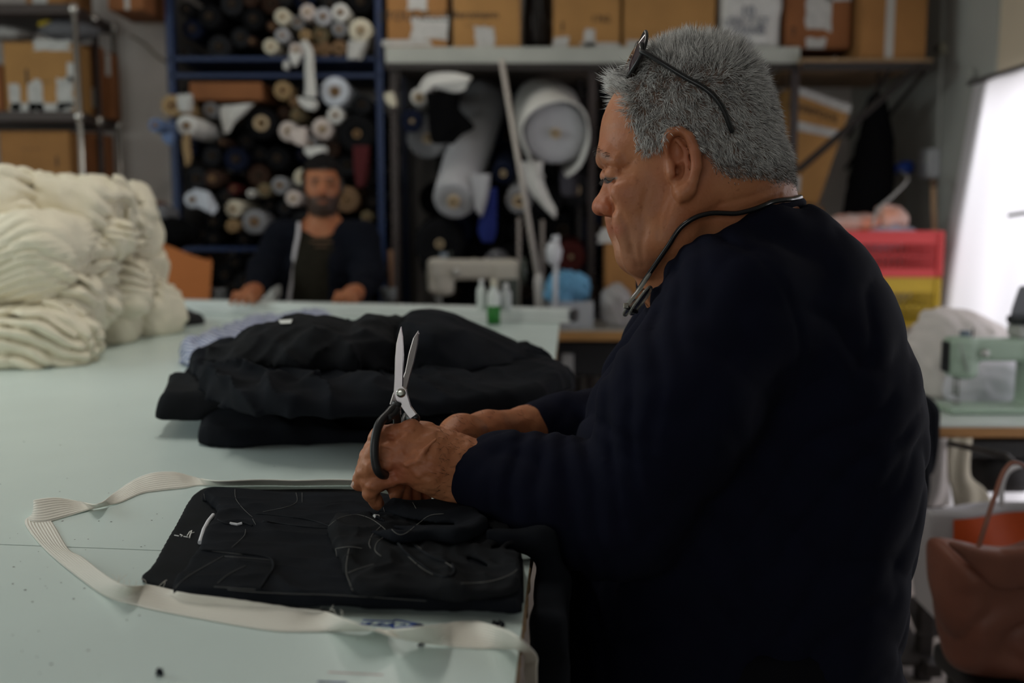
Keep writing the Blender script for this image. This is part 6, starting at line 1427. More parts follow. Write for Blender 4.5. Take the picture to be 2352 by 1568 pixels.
MB().prism([pz(478, 700, 4.34), pz(484, 600, 4.34), pz(478, 590, 4.60), pz(472, 690, 4.60)], (.006, 0, 0)).build('side_panel', orange, ob_)
MB().prism([pz(366, 700, 4.62), pz(474, 690, 4.62), pz(478, 600, 4.62), pz(366, 570, 4.62)], (0, .012, 0)).build('back_panel', orange, ob_)
blob('dark_garment', 'dark garment heaped over the orange box', P(385, 540, 4.44), (.14, .09, .07), blk, 5, 'garment', folds((.6, .2, 1), .05, .016, .8, 7, 5))
blob('dark_garment', 'charcoal garment slung higher over the orange box', P(368, 500, 4.48), (.075, .08, .055), mat('slate_cloth', (.12, .12, .13), .9), 6, 'garment')
blob('red_brown_pouch', 'red brown pouch on top of the garments by the orange box', P(362, 472, 4.5), (.05, .05, .022), mat('rust_cloth', (.12, .04, .02), .8), 7, 'pouch')
blob('white_cloth', 'white cloth on the bench showing under the arm of the bearded man', P(630, 655, 4.42), (.075, .09, .11), wc, 8, 'cloth', folds((1, .2, .2), .04, .012, .8, 8, 8), zmin=BZ+.001)
jr = thing('grey_jar', 'small grey tin on the bench beside the orange box', 'tin', tuple(P(505, 690, 4.40)*[1, 1, 0]+[0, 0, BZ+.001])); jc = P(503, 690, 4.40)
MB().lathe([(.034, 0), (.036, .01), (.036, .12), (.034, .125)], (jc[0], 4.40, BZ+.001), n=20).build('can', mat('tin_grey', (.16, .17, .18), .4, .5), jr, True)
MB().lathe([(.037, 0), (.037, .014), (.03, .018)], (jc[0], 4.40, BZ+.127), n=20).build('lid', mat('tin_lid', (.22, .23, .24), .4, .5), jr, True)

# ------------------------------------------------------------------ sewing machines
def sewing_machine(label, o, s, flip, body, dark, glow=False):
    """flat-bed industrial machine; o = bed centre under the needle end, arm running to +x (or -x when flip)"""
    k = -1 if flip else 1; o = np.array(o, float)
    r = thing('sewing_machine', label, 'sewing machine', tuple(o)); pt = lambda x, y, z: o+np.array([k*x, y, z])*s
    f = Field(o-np.array([.60 if flip else .16, .16, .02])*s, o+np.array([.16 if flip else .60, .16, .40])*s, .0065*s)
    def bx(c, h, rr, kk=.012, mode='u'):
        c = pt(*c); h = np.array(h)*s; rr *= s; S, X, Y, Z = f.sl(c-h-.03, c+h+.03); q = [np.abs(X-c[0])-h[0]+rr, np.abs(Y-c[1])-h[1]+rr, np.abs(Z-c[2])-h[2]+rr]
        d = np.sqrt(sum(np.maximum(e, 0)**2 for e in q))+np.minimum(np.maximum(np.maximum(q[0], q[1]), q[2]), 0)-rr; f._op(S, d.astype(np.float32), kk*s, mode)
    bx((.16, 0, .012), (.22, .085, .012), .006, 0)                      # bed
    bx((.15, 0, .245), (.19, .048, .045), .022)                          # arm
    bx((-.005, 0, .215), (.045, .045, .075), .018, .02)                  # head
    bx((.03, 0, .165), (.035, .040, .03), .018, .03)
    bx((.30, 0, .14), (.055, .056, .135), .02, .03)                      # column
    f.build('casting', body, r, 1)
    MB().box(pt(-.052, 0, .215), (.006*s, .07*s, .12*s), .002).build('face_plate', dark, r)
    MB().cyl(pt(-.012, 0, .15), pt(-.012, 0, .065), .006*s, n=10).build('needle_bar', mat('needle_steel', (.35, .35, .33), .3, .9), r, True)
    MB().cyl(pt(.004, 0, .15), pt(.004, 0, .05), .005*s, n=10).build('presser_bar', mat('needle_steel', (.35, .35, .33), .3, .9), r, True)
    MB().box(pt(-.004, -.008, .036), (.022*s, .035*s, .010*s), .002).build('presser_foot', mat('needle_steel', (.35, .35, .33), .3, .9), r)
    MB().lathe([(.03*s, 0), (.062*s, .004*s), (.065*s, .016*s), (.05*s, .03*s), (.02*s, .034*s)], pt(.355, 0, .235), (k, 0, 0), 26).build('hand_wheel', dark, r, True)
    MB().lathe([(.012*s, 0), (.017*s, .004*s), (.017*s, .012*s), (.006*s, .02*s)], pt(.075, -.05, .235), (0, -1, 0), 18).build('tension_dial', mat('dial_steel', (.5, .5, .47), .3, .8), r, True)
    MB().box(pt(.305, -.058, .12), (.085*s, .008*s, .17*s), .003).build('control_panel', dark, r)
    MB().box(pt(.02, 0, .303), (.035*s, .03*s, .03*s), .004).build('oil_window', mat('blue_grey_cap', (.16, .20, .24), .4), r)
    MB().cyl(pt(.05, 0, .29), pt(.05, 0, .325), .004*s, n=8).build('thread_guide', dark, r, True)
    MB().tube(smooth_path([pt(-.02, -.05, .27), pt(.0, -.052, .2), pt(.012, -.054, .16)], 4), .0025*s, 6).build('take_up_lever', mat('needle_steel', (.35, .35, .33), .3, .9), r, True)
    return r
green_cast = mat('pale_green_enamel', (.36, .47, .37), .35, var=(5, .05)); dark_p = mat('dark_panel', (.02, .022, .025), .45)
# right-hand sewing station
ST = .75; sy0 = Tz(2250, 975, ST)[1]; sxl = Tz(2144, 975, ST)[0]
stn = thing('sewing_table', 'sewing table with pale top and orange wooden edge beside the curtain', 'table', (1.58, 2.9, 0))
MB().box(((sxl+1.93)/2, sy0+.30, ST-.006), (1.93-sxl, .58, .010), .002).build('top', mat('pale_green_top', (.62, .68, .64), .3), stn)
MB().box(((sxl+1.93)/2, sy0+.30, ST-.024), (1.93-sxl+.004, .584, .028), .003).build('wood_edge', mat('orange_wood', (.40, .20, .07), .5, var=(8, .2), aniso=(1, 12, 12)), stn)
for xx in (sxl+.03, 1.89):
    MB().box((xx, sy0+.06, (ST-.04)/2), (.04, .04, ST-.04), .003).build('leg', darksteel, stn); MB().box((xx, sy0+.52, (ST-.04)/2), (.04, .04, ST-.04), .003).build('leg', darksteel, stn)
    MB().box((xx, sy0+.29, .06), (.045, .62, .04), .004).build('foot_bar', darksteel, stn)
MB().box(((sxl+1.93)/2, sy0+.20, ST-.075), (1.93-sxl-.1, .34, .05), .004).build('under_tray', mat('black_plastic', (.02, .02, .02), .5), stn)
mt = Tz(2290, 1060, .6); MB().lathe([(.05, 0), (.075, .01), (.075, .13), (.05, .15)], P(2245, 1072, sy0+.25), (1, 0, 0), 20).build('motor', mat('motor_black', (.03, .028, .028), .5), stn, True)
MB().box(P(2130, 1415, sy0+.10)+np.array([0, 0, -.0]), (.10, .14, .012), .003, Matrix.Rotation(.5, 3, 'X')).build('bracket', darksteel, stn)
MB().tube([(sxl+.03, sy0+.06, .30), (sxl+.4, sy0+.06, .12)], .014, 6).build('strut', darksteel, stn)
MB().box((sxl-.12, sy0+.12, .10), (.30, .22, .02), .004, Matrix.Rotation(.35, 3, 'X')).build('treadle', darksteel, stn)
mo = P(2195, 946, sy0+.22); sewing_machine('pale green sewing machine by the bright curtain', (P(2196, 940, sy0+.20)[0], sy0+.20, ST), .74, False, green_cast, dark_p)
# cone spool on the arm
spx = P(2340, 760, sy0+.20); sp_ = thing('thread_spool', 'grey thread cone on a boxy holder above the green sewing machine arm', 'spool', (spx[0], sy0+.20, P(2340, 800, sy0+.2)[2]))
zb_ = max(P(2340, 802, sy0+.2)[2], ST+.2895*.74); zz = P(2340, 742, sy0+.2)[2]
MB().box((spx[0]+.03, sy0+.20, (zb_+zz)/2), (.10, .07, zz-zb_), .008).build('holder', mat('holder_grey', (.40, .41, .38), .5), sp_)
MB().lathe([(.05, 0), (.052, .012), (.05, .02)], (spx[0]+.02, sy0+.20, zz), n=24).build('disc', dark_p, sp_, True)
MB().lathe([(.042, 0), (.040, .02), (.026, .075), (.022, .085), (.012, .088)], (spx[0]+.02, sy0+.20, zz+.02), n=24).build('cone', mat('grey_thread_cone', (.20, .20, .23), .8), sp_, True)
MB().cyl((spx[0]+.02, sy0+.2, zz+.1), (spx[0]+.02, sy0+.2, zz+.16), .002, n=6).build('pin', darksteel, sp_)
arm_ = PX(2316, 494, 1.96); gs = thing('thread_guide_stand', 'thin grey thread guide arm in front of the curtain', 'arm', tuple(arm_)); MB().tube([PX(2316, 495, 1.86), PX(2360, 488, 1.90), PX(2420, 482, 1.9)], .007, 8).build('arm', mat('arm_grey', (.22, .22, .19), .5), gs, True); MB().cyl(PX(2420, 482, 1.9), PX(2420, 482, 1.9)*[1, 1, 0]+[0, 0, ST], .012).build('upright', mat('arm_grey', (.22, .22, .19), .5), gs, True)
pinkw = weave('off_white_jersey', (.68, .63, .60), 200, .9, .08, .2, .1); lav = weave('lavender_white_cotton', (.66, .65, .70), 200, .9, .06, .2, .1)
c = P(2110, 840, 3.22); blob('white_garments', 'heap of off-white garments on the sewing table behind the green machine', (c[0]+.06, 3.13, ST+.11), (.17, .12, .16), pinkw, 11, 'garments', folds((.8, .2, .6), .06, .022, .9, 7, 111), zmin=ST+.001)
blob('white_garments', 'lavender white cloth on the bed under the green machine arm', (P(2285, 910, 3.0)[0], 3.02, ST+.05), (.15, .07, .08), lav, 12, 'garments', folds((.4, .2, 1), .05, .014, .9, 8, 112), zmin=ST+.001)
# black jeans slung over the corner of the sewing table
poly = [P(x, y, 2.58)[[0, 2]] for x, y in ((2040, 950), (2075, 915), (2105, 903), (2142, 922), (2152, 955), (2146, 1040), (2125, 1140), (2098, 1240), (2062, 1340), (2040, 1365), (1990, 1340), (1985, 1100))]
poly = smooth_path([np.array(q) for q in poly], 3, True); a = np.array(poly); f = Field([a[:, 0].min()-.03, 2.44, a[:, 1].min()-.03], [a[:, 0].max()+.03, 2.72, a[:, 1].max()+.03], .007); f.inflate(poly, 2.575, .05, .06, blur=3); f.displace(folds((1, .3, .12), .05, .014, .8, 6, 121), .03); f.displace(lumps(12, .008, 5), .03)
tag(f.build('hanging_jeans', denim2, None, 1, loc=(a[:, 0].mean(), 2.575, a[:, 1].min())), 'black jeans slung over the corner of the sewing table behind his back', 'jeans')
# clothes hanging beneath the table
hang('hanging_cloth', 'white cloth hanging under the sewing table edge', [((2126, 1004), (2172, 1004)), ((2124, 1080), (2176, 1080)), ((2118, 1130), (2182, 1130)), ((2112, 1160), (2178, 1160))], sy0+.014, 0, pinkw)
hang('hanging_cloth', 'cream cloth hanging under the sewing table beside the motor', [((2172, 1004), (2230, 1004)), ((2176, 1090), (2228, 1090)), ((2186, 1130), (2260, 1120)), ((2195, 1170), (2275, 1150))], sy0+.020, 0, rollmat('cream'))
# orange and white shopper, leather tote on a chair
sh_ = thing('shopping_bag', 'white shopping bag with an orange panel hanging behind the leather tote', 'bag', (1.20, 2.34, 0)); wb_ = mat('white_poly_bag', (.55, .53, .55), .45); ob2 = mat('orange_poly', (.62, .085, .012), .45)
yb = 2.30; A_, B_ = P(2133, 1172, yb), P(2480, 1160, yb); zt_ = A_[2]
nx, nz_ = 24, 16; vs = []
for i in range(nx+1):
    for j in range(nz_+1):
        u, v = i/nx, j/nz_; vs.append((A_[0]+(B_[0]-A_[0])*u+.035*(1-v)*(1-2*u), yb+.012*math.sin(u*9+v*3), .34+(zt_-.34+.03*(u-.1))*v))
fs = [(i*(nz_+1)+j, (i+1)*(nz_+1)+j, (i+1)*(nz_+1)+j+1, i*(nz_+1)+j+1) for i in range(nx) for j in range(nz_)]
o = mesh_obj('front_sheet', vs, fs, wb_, sh_); md = o.modifiers.new('t', 'SOLIDIFY'); md.thickness = .003
vs2 = [(x+.005, y+.14, z-.035*(z-.34)/(zt_-.34)) for x, y, z in vs]; o = mesh_obj('back_sheet', vs2, fs, wb_, sh_); md = o.modifiers.new('t', 'SOLIDIFY'); md.thickness = .003
side = [(vs[j], vs2[j]) for j in range(nz_+1)]; sv = [p for q in side for p in q]; o = mesh_obj('gusset', sv, [(2*j, 2*j+1, 2*j+3, 2*j+2) for j in range(nz_)], wb_, sh_)
side = [(vs[nx*(nz_+1)+j], vs2[nx*(nz_+1)+j]) for j in range(nz_+1)]; sv = [p for q in side for p in q]; mesh_obj('gusset', sv, [(2*j, 2*j+1, 2*j+3, 2*j+2) for j in range(nz_)], wb_, sh_)
pa = P(2182, 1190, yb); u0 = (pa[0]-A_[0])/(B_[0]-A_[0]); vs3 = []
for i in range(13):
    for j in range(9):
        u, v = u0+(1-u0)*i/12, .20+.73*j/8; vs3.append((A_[0]+(B_[0]-A_[0])*u+.035*(1-v)*(1-2*u), yb+.012*math.sin(u*9+v*3)-.005, .34+(zt_-.34+.03*(u-.1))*v))
mesh_obj('orange_panel', vs3, [(i*9+j, (i+1)*9+j, (i+1)*9+j+1, i*9+j+1) for i in range(12) for j in range(8)], ob2, sh_)['label'] = 'bright orange printed panel'
MB().tube(smooth_path([P(2300, 1160, yb-.01), P(2302, 1110, yb-.01), P(2320, 1078, yb-.01), P(2360, 1072, yb-.01), P(2378, 1110, yb-.01), P(2380, 1160, yb-.01)], 5), .012, 8, flat=.35).build('handle', wb_, sh_, True)
mesh_obj('bottom', [vs[0], vs[nx*(nz_+1)], vs2[nx*(nz_+1)], vs2[0]], [(0, 1, 2, 3)], wb_, sh_)
hk = P(2340, 1070, yb-.01); MB().tube([hk+np.array([0, 0, -.004]), hk+np.array([0, .06, .01]), np.array([hk[0], sy0+.06, ST-.06])], .008, 8).build('bag_hook', darksteel, stn, True)
CHY, CHZ = 1.90, .405
ch = thing('stool', 'black padded stool under the leather tote', 'stool', (1.16, CHY, 0)); cx_ = P(2385, 1560, CHY)[0]
MB().box((cx_, CHY, CHZ-.03), (.30, .30, .05), .015, None, 3).build('seat', mat('black_vinyl', (.015, .015, .016), .5), ch, True)
for i in (-1, 1):
    for j in (-1, 1): MB().tube([(cx_+i*.12, CHY+j*.11, CHZ-.05), (cx_+i*.13, CHY+j*.13, 0)], .012, 8).build('leg', darksteel, ch, True)
leather = mat('tan_leather', (.20, .072, .045), .5, var=(5, .2), bump=(120, .3, .001))
tt = thing('leather_tote', 'brown leather tote bag with a drooping flap on the stool', 'bag', (cx_, CHY, CHZ-.005))
poly = [P(x, y, CHY-.02)[[0, 2]] for x, y in ((2150, 1245), (2147, 1300), (2158, 1400), (2172, 1490), (2190, 1532), (2300, 1552), (2450, 1556), (2500, 1500), (2510, 1300), (2480, 1255), (2400, 1240), (2330, 1262), (2240, 1262), (2180, 1250))]
poly = smooth_path([np.array(q) for q in poly], 3, True); a = np.array(poly); zmin_ = CHZ-.004; f = Field([a[:, 0].min()-.03, CHY-.15, zmin_-.03], [a[:, 0].max()+.03, CHY+.12, a[:, 1].max()+.03], .006); f.inflate(poly, CHY-.015, .055, .085, blur=3); f.displace(lumps(9, .010, 8), .04); f.displace(folds((1, .2, -.5), .12, .010, .8, 6, 131), .03); f.f = np.maximum(f.f, (zmin_-f.ax[2])[None, None, :].astype(np.float32)); f.build('bag_body', leather, tt, 1)
poly = [P(x, y, CHY-.1)[[0, 2]] for x, y in ((2175, 1245), (2230, 1300), (2262, 1340), (2290, 1352), (2360, 1350), (2440, 1340), (2480, 1250), (2400, 1246), (2330, 1262), (2250, 1256))]
poly = smooth_path([np.array(q) for q in poly], 3, True); a = np.array(poly); f = Field([a[:, 0].min()-.02, CHY-.16, a[:, 1].min()-.02], [a[:, 0].max()+.02, CHY-.04, a[:, 1].max()+.02], .005); f.inflate(poly, CHY-.098, .012, .014, blur=2); f.displace(folds((1, .2, .8), .06, .008, .8, 8, 132), .03); f.build('flap', leather, tt, 1)
MB().tube(smooth_path([P(2246, 1262, CHY-.09), P(2262, 1210, CHY-.08), P(2285, 1140, CHY-.06), P(2305, 1085, CHY-.04), P(2330, 1062, CHY-.04), P(2365, 1085, CHY-.05), P(2400, 1180, CHY-.07), P(2420, 1250, CHY-.09)], 6), .008, 8, flat=.45).build('strap', leather, tt, True)

# ------------------------------------------------------------------ crates against the grey wall
def crate(label, x0_, x1_, y0_, y1_, z0_, z1_, m, group):
    r = thing('plastic_crate', label, 'crate', ((x0_+x1_)/2, (y0_+y1_)/2, z0_), group); h = z1_-z0_; t = .008
    MB().box(((x0_+x1_)/2, (y0_+y1_)/2, z0_+.006), (x1_-x0_, y1_-y0_, .01)).build('base', m, r)
    for (ax, fx) in (('x', y0_), ('x', y1_), ('y', x0_), ('y', x1_)):
        L0, L1 = (x0_, x1_) if ax == 'x' else (y0_, y1_); mb = MB()
        def slab(u0, u1, v0, v1, tt=t):
            c_ = ((u0+u1)/2, fx) if ax == 'x' else (fx, (u0+u1)/2); s_ = (u1-u0, tt) if ax == 'x' else (tt, u1-u0); mb.box((c_[0], c_[1], (v0+v1)/2), (s_[0], s_[1], v1-v0))
        slab(L0, L1, z0_, z0_+.18*h); slab(L0, L1, z0_+.72*h, z1_); slab(L0, L1, z0_+.43*h, z0_+.48*h); slab(L0, L1, z1_-.012, z1_, t*2.2)
        n = int((L1-L0)/.026)
        for i in range(n+1): u = L0+(L1-L0)*i/n; slab(max(L0, u-.0038), min(L1, u+.0038), z0_+.18*h, z0_+.72*h)
        mb.build('side_wall', m, r)
    for xx in (x0_, x1_):
        for yy in (y0_, y1_): MB().box((xx, yy, z0_+h/2), (.026, .026, h-.002), .004).build('corner_post', m, r)
    return r
CY0, CY1 = 4.36, 4.70; cxr = P(2160, 560, CY0)[0]; cxl = cxr-.50
zr1, zr0 = P(2060, 530, CY0)[2], P(2060, 636, CY0)[2]; zy1, zy0 = zr0-.035, P(2060, 762, CY0)[2]
redp = mat('red_crate_plastic', (.62, .045, .045), .45); yelp = mat('yellow_crate_plastic', (.52, .34, .008), .45)
crate('red slatted plastic crate full of rags on top of the yellow one', cxl, cxr, CY0, CY1, zr0, zr1, redp, 'plastic crates by the grey wall'); crate('yellow slatted plastic crate under the red one by the grey wall', cxl, cxr, CY0+.01, CY1+.01, zy0, zy1+.033, yelp, 'plastic crates by the grey wall')
lowb = thing('storage_chest', 'wooden chest carrying the plastic crates against the grey wall', 'chest', ((cxl+cxr)/2, CY0+.18, 0)); MB().box(((cxl+cxr)/2, CY0+.19, (zy0-.004)/2), (.50, .42, zy0-.006), .006).build('body', mat('bench_wood', (.12, .075, .045), .6), lowb); MB().box(((cxl+cxr)/2, CY0+.18, zy0-.012), (.52, .44, .02), .004).build('lid', mat('bench_wood', (.12, .075, .045), .6), lowb)
blob('rag_bundle', 'crumpled grey and lilac rags inside the red crate', ((cxl+cxr)/2+.02, CY0+.17, zr1-.02), (.18, .12, .06), mat('lilac_grey_rag', (.34, .33, .40), .9, var=(9, .4)), 21, 'rags', folds((.6, .3, 1), .04, .014, .9, 9, 141))
blob('plastic_bag', 'crumpled orange and white plastic bag bulging out of the red crate', (P(1985, 498, CY0)[0], CY0+.14, zr1+.025), (.13, .10, .05), mat('orange_white_bag', (.62, .14, .03), .4, var=(7, .5), col2=(.70, .62, .60)), 22, 'bag', folds((.8, .2, .6), .045, .014, .9, 9, 142))
blob('plastic_bag', 'crumpled white plastic bag with an orange edge standing up in the red crate', (P(2070, 488, CY0)[0], CY0+.12, zr1+.04), (.075, .07, .075), mat('white_orange_bag', (.70, .66, .66), .4, var=(6, .3), col2=(.66, .20, .06)), 23, 'bag', folds((1, .2, -.7), .04, .014, .9, 9, 143))
blob('rag_bundle', 'grey rags showing in the yellow crate under the red one', ((cxl+cxr)/2+.02, CY0+.17, zy1-.035), (.19, .13, .06), mat('slate_rag', (.17, .17, .20), .9, var=(9, .3)), 24, 'rags', folds((.6, .3, 1), .04, .012, .9, 9, 144))
blob('plastic_bag', 'grey crumpled plastic bag leaning at the foot of the yellow crate', (P(2115, 760, CY0-.14)[0], CY0-.13, zy0-.02), (.11, .075, .065), mat('smoke_bag', (.26, .24, .22), .35), 25, 'bag', folds((.6, .3, 1), .04, .012, .9, 9, 145), zmin=zy0-.0845)
stl = thing('small_stool', 'low wooden stand under the grey bag before the crates', 'stand', (P(2115, 760, CY0-.14)[0], CY0-.12, 0)); MB().box((P(2115, 760, CY0-.14)[0], CY0-.13, zy0-.10), (.22, .2, .03)).build('top', mat('bench_wood', (.12, .075, .045), .6), stl)
for i in (-1, 1):
    for j in (-1, 1): MB().box((P(2115, 760, CY0-.14)[0]+i*.09, CY0-.13+j*.08, (zy0-.115)/2), (.025, .025, zy0-.116)).build('leg', mat('bench_wood', (.12, .075, .045), .6), stl)
# conduit, socket, plug and cable on the grey wall
wx_ = XR-.012; cy = lambda px, py: PX(px, py, wx_)
cn = thing('wall_conduit', 'thin grey conduit with a junction box on the grey wall', 'conduit', tuple(cy(2162, 330))); ccol = mat('conduit_grey', (.36, .37, .34), .5)
MB().tube([cy(2169, -30), cy(2163, 120), cy(2156, 340)], .011, 8).build('pipe', ccol, cn, True); q_ = cy(2163, 112); MB().box(q_, (.04, .06, .06), .006).build('junction_box', mat('junction_olive', (.30, .29, .22), .5), cn); MB().lathe([(.014, 0), (.012, .012)], q_-np.array([.02, 0, 0]), (-1, 0, 0), 14).build('knockout', darksteel, cn, True)
so_ = thing('wall_socket', 'grey surface socket at the end of the conduit', 'socket', tuple(cy(2146, 378))); MB().box(cy(2144, 376)-np.array([.02, 0, 0]), (.06, .12, .14), .008).build('housing', mat('socket_grey', (.42, .43, .45), .45), so_); MB().lathe([(.012, 0), (.010, .008)], cy(2150, 365)-np.array([.05, 0, 0]), (-1, 0, 0), 12).build('switch', ccol, so_, True)
pg = thing('blue_plug', 'blue industrial plug with a cable running down from the wall socket', 'plug', tuple(cy(2112, 384))); p0 = cy(2120, 382)-np.array([.06, 0, 0]); MB().lathe([(.030, 0), (.034, .02), (.034, .05), (.022, .075), (.014, .09)], p0, (-.8, -.1, -.15), 18).build('plug_body', mat('blue_plug', (.012, .06, .36), .4), pg, True)
MB().tube(smooth_path([p0+np.array([-.07, -.01, -.02]), P(2085, 410, 4.46), P(2052, 448, 4.36), P(2015, 482, 4.335), P(2004, 520, 4.325)], 6), .006, 8).build('cable', mat('grey_cable', (.28, .27, .25), .5), pg, True)
wd = thing('wooden_stick', 'wooden stick standing in the red crate against the wall', 'stick', tuple(P(2146, 520, CY0+.25))); MB().tube([P(2150, 628, CY0+.22), P(2144, 428, CY0+.26)], .014, 8).build('shaft', mat('pale_stick', (.42, .27, .16), .6), wd, True); MB().lathe([(.016, 0), (.02, .02), (.012, .04)], P(2144, 430, CY0+.26), n=14).build('knob', mat('stick_knob', (.12, .075, .045), .6), wd, True)
for k, (px, py) in enumerate(((2234, 168), (2222, 352), (2200, 525))): lb_ = ('small painted bolt head on the grey wall beside the top of the curtain', 'small painted bolt head on the grey wall between the socket and the curtain', 'small painted bolt head on the grey wall level with the red crate')[k]; tag(MB().lathe([(.022, 0), (.020, .006), (.008, .014)], cy(px, py), (-1, 0, 0), 14).build('wall_hook', ccol, None, True, loc=cy(px, py)), lb_, 'bolt', 'bolt heads on the grey wall')
# leaning cartons and black cloth below the wall shelf
lc = thing('leaning_carton', 'tilted tan carton with two white tape bands under the plywood shelf', 'box', tuple(P(1860, 460, 4.8)*[1, 1, 0])); LY = 4.82
pts = [P(x, y, LY) for x, y in ((1826, 196), (1956, 242), (1878, 470), (1775, 452))]
down = np.array([0, 0, -.0]); MB().prism(pts, (0, .30, 0)).build('carton', card_l, lc)
def band(p, q, r_, s): MB().prism([P(*e, LY-.002) for e in (p, q, r_, s)], (0, -.002, 0)).build('tape', paper, lc)
band((1826, 196), (1956, 242), (1950, 262), (1824, 214)); band((1822, 276), (1930, 300), (1924, 318), (1815, 296))
text_on('LIVERPOOL', P(1868, 258, LY), .05, marker, lc, LY-.004, .3); ragged(P(1826, 424, LY), .05, .08, 5, LY-.002, paper, lc)
pst = carton('tall carton supporting the tilted one beneath the plywood shelf', 1772, 478, 1885, 700, LY-.02, .34, card, None, zbase=.0)
f = Field(P(1940, 500, 4.85)-[.05, .15, .05], P(2080, 215, 4.85)+[.06, .15, .02], .009); f.limb([P(2015, 235, 4.85), P(2010, 330, 4.85), P(2000, 420, 4.82), P(1985, 500, 4.8)], [.045, .085, .105, .10], 0); f.displace(folds((1, .2, .1), .05, .014, .8, 7, 151), .04)
hb = thing('black_coat', 'black coat hanging in the corner under the plywood shelf', 'coat', tuple(P(2010, 330, 4.85)))
f.build('cloth', blk, hb, 1); MB().tube([P(2015, 235, 4.85), (P(2015, 235, 4.85)[0], 4.85, wz-.02)], .006, 8).build('hanger_hook', darksteel, hb, True)
# ------------------------------------------------------------------ sewing station in the middle distance
QZ = P(1350, 757, 4.18)[2]; q0, q1 = P(985, 760, 4.18)[0], P(1640, 760, 4.18)[0]
qs = thing('sewing_table', 'sewing table with a varnished wooden edge behind the far end of the cutting table', 'table', ((q0+q1)/2, 4.42, 0))
MB().box(((q0+q1)/2, 4.40, QZ-.004), (q1-q0, .42, .008)).build('top', mat('grey_top', (.30, .29, .26), .5), qs); MB().box(((q0+q1)/2, 4.40, QZ-.028), (q1-q0+.004, .424, .04), .003).build('wood_edge', mat('varnished_wood', (.36, .19, .065), .45, var=(8, .2), aniso=(1, 12, 12)), qs)
for xx in (q0+.05, q1-.05):
    for yy in (4.24, 4.56): MB().box((xx, yy, (QZ-.05)/2), (.045, .045, QZ-.05)).build('leg', darksteel, qs)
MB().box((P(1303, 820, 4.3)[0], 4.28, QZ-.17), (.05, .03, .11), .004).build('switch_box', mat('switch_grey', (.28, .28, .28), .5), qs)
MB().box(((q0+q1)/2, 4.5, QZ-.16), (q1-q0-.2, .12, .16), .01).build('motor_housing', dark_p, qs)
sewing_machine('cream sewing machine at the station behind the rail', (P(1010, 690, 4.40)[0], 4.40, QZ), 1.0, False, mat('cream_enamel', (.46, .43, .37), .4), mat('dark_green_trim', (.05, .06, .05), .4))
bl = MB(); yl = P(994, 642, 4.36); tag(MB().box(yl, (.022, .004, .036), .001).build('warning_sticker', mat('yellow_sticker', (.55, .42, .03), .6), None, loc=yl), 'yellow sticker on the head of the cream sewing machine', 'sticker')
def bottle(label, px, base, top, r, body_m, cap_m, z=TZ, fill=None):
    b0 = Tz(px, base, z+.001); h = (base-top)*b0[1]/F; rr = r*b0[1]/F
    t = thing('oil_bottle', label, 'bottle', tuple(b0))
    MB().lathe([(rr*.9, 0), (rr, .004), (rr, h*.62), (rr*.95, h*.68), (rr*.45, h*.80), (rr*.42, h*.84)], b0, n=24).build('bottle', body_m, t, True)
    MB().lathe([(rr*.5, h*.84), (rr*.5, h*.95), (rr*.2, h)], b0, n=18).build('cap', cap_m, t, True)
    if fill: MB().lathe([(rr*1.02, h*.02), (rr*1.03, h*fill)], b0, n=24).build('label_band', mat('green_label', (.012, .16, .015), .4), t, True)
    return t
bottle('green and white oil bottle standing at the end rail', 1134, 746, 640, 15, mat('white_bottle', (.60, .64, .62), .4), mat('cream_cap', (.55, .52, .42), .5), fill=.42)
bottle('plain white oil bottle behind the green one at the end rail', 1106, 712, 640, 11, mat('white_bottle', (.60, .64, .62), .4), mat('white_cap', (.6, .6, .6), .5), z=TZ+.048)
bottle('pale grey oil bottle beside the green one at the end rail', 1162, 712, 650, 13, mat('pale_bottle', (.40, .42, .42), .4), mat('white_cap', (.6, .6, .6), .5), z=TZ+.048)
# thread stand
ts = thing('thread_stand', 'white plastic thread stand rising beside the blue garments', 'thread stand', tuple(P(1275, 735, 4.215))); wpl = mat('white_plastic', (.56, .57, .60), .4)
MB().tube([(P(1275, 735, 4.215)[0], 4.215, QZ), P(1276, 640, 4.215), P(1280, 540, 4.215)], .011, 10).build('upright', wpl, ts, True); MB().tube([P(1256, 572, 4.215), P(1290, 582, 4.215)], .012, 8).build('cross_arm', wpl, ts, True); MB().lathe([(.012, 0), (.03, .02), (.034, .07), (.02, .10)], P(1272, 610, 4.215), n=16).build('spool_cup', wpl, ts, True)
MB().tube([P(1262, 560, 4.205), P(1262, 590, 4.205)], .009, 8).build('hook', wpl, ts, True); MB().tube([P(1276, 548, 4.215), P(1268, 545, 4.215)], .01, 8).build('hook', wpl, ts, True)
for px, t_, b_, lb in ((1192, 500, 700, 'thin grey steel rod standing behind the slanting pole'), (1246, 505, 690, 'thin pale steel rod standing beside the thread stand')):
    c = P(px, t_, 4.5); tag(MB().cyl((c[0], 4.5, QZ), tuple(c), .009, n=10).build('steel_rod', mat('dull_rod', (.25, .22, .20), .5), None, True, loc=(c[0], 4.5, QZ)), lb, 'rod')
hw = thing('belt_wheel', 'dark grey belt wheel with a bright hub behind the bottles', 'wheel', tuple(P(1142, 635, 4.57))); MB().lathe([(.02, 0), (.052, .004), (.056, .02), (.05, .04)], P(1142, 600, 4.57), (0, -1, .1), 26).build('wheel', mat('wheel_grey', (.09, .09, .10), .45, .3), hw, True); MB().lathe([(.012, .03), (.010, .05)], P(1118, 596, 4.53), (0, -1, 0), 14).build('hub', mat('hub_steel', (.55, .5, .48), .3, .8), hw, True); MB().cyl((P(1142, 600, 4.57)[0], 4.57, QZ), P(1142, 600, 4.57), .012).build('stand', darksteel, hw, True)
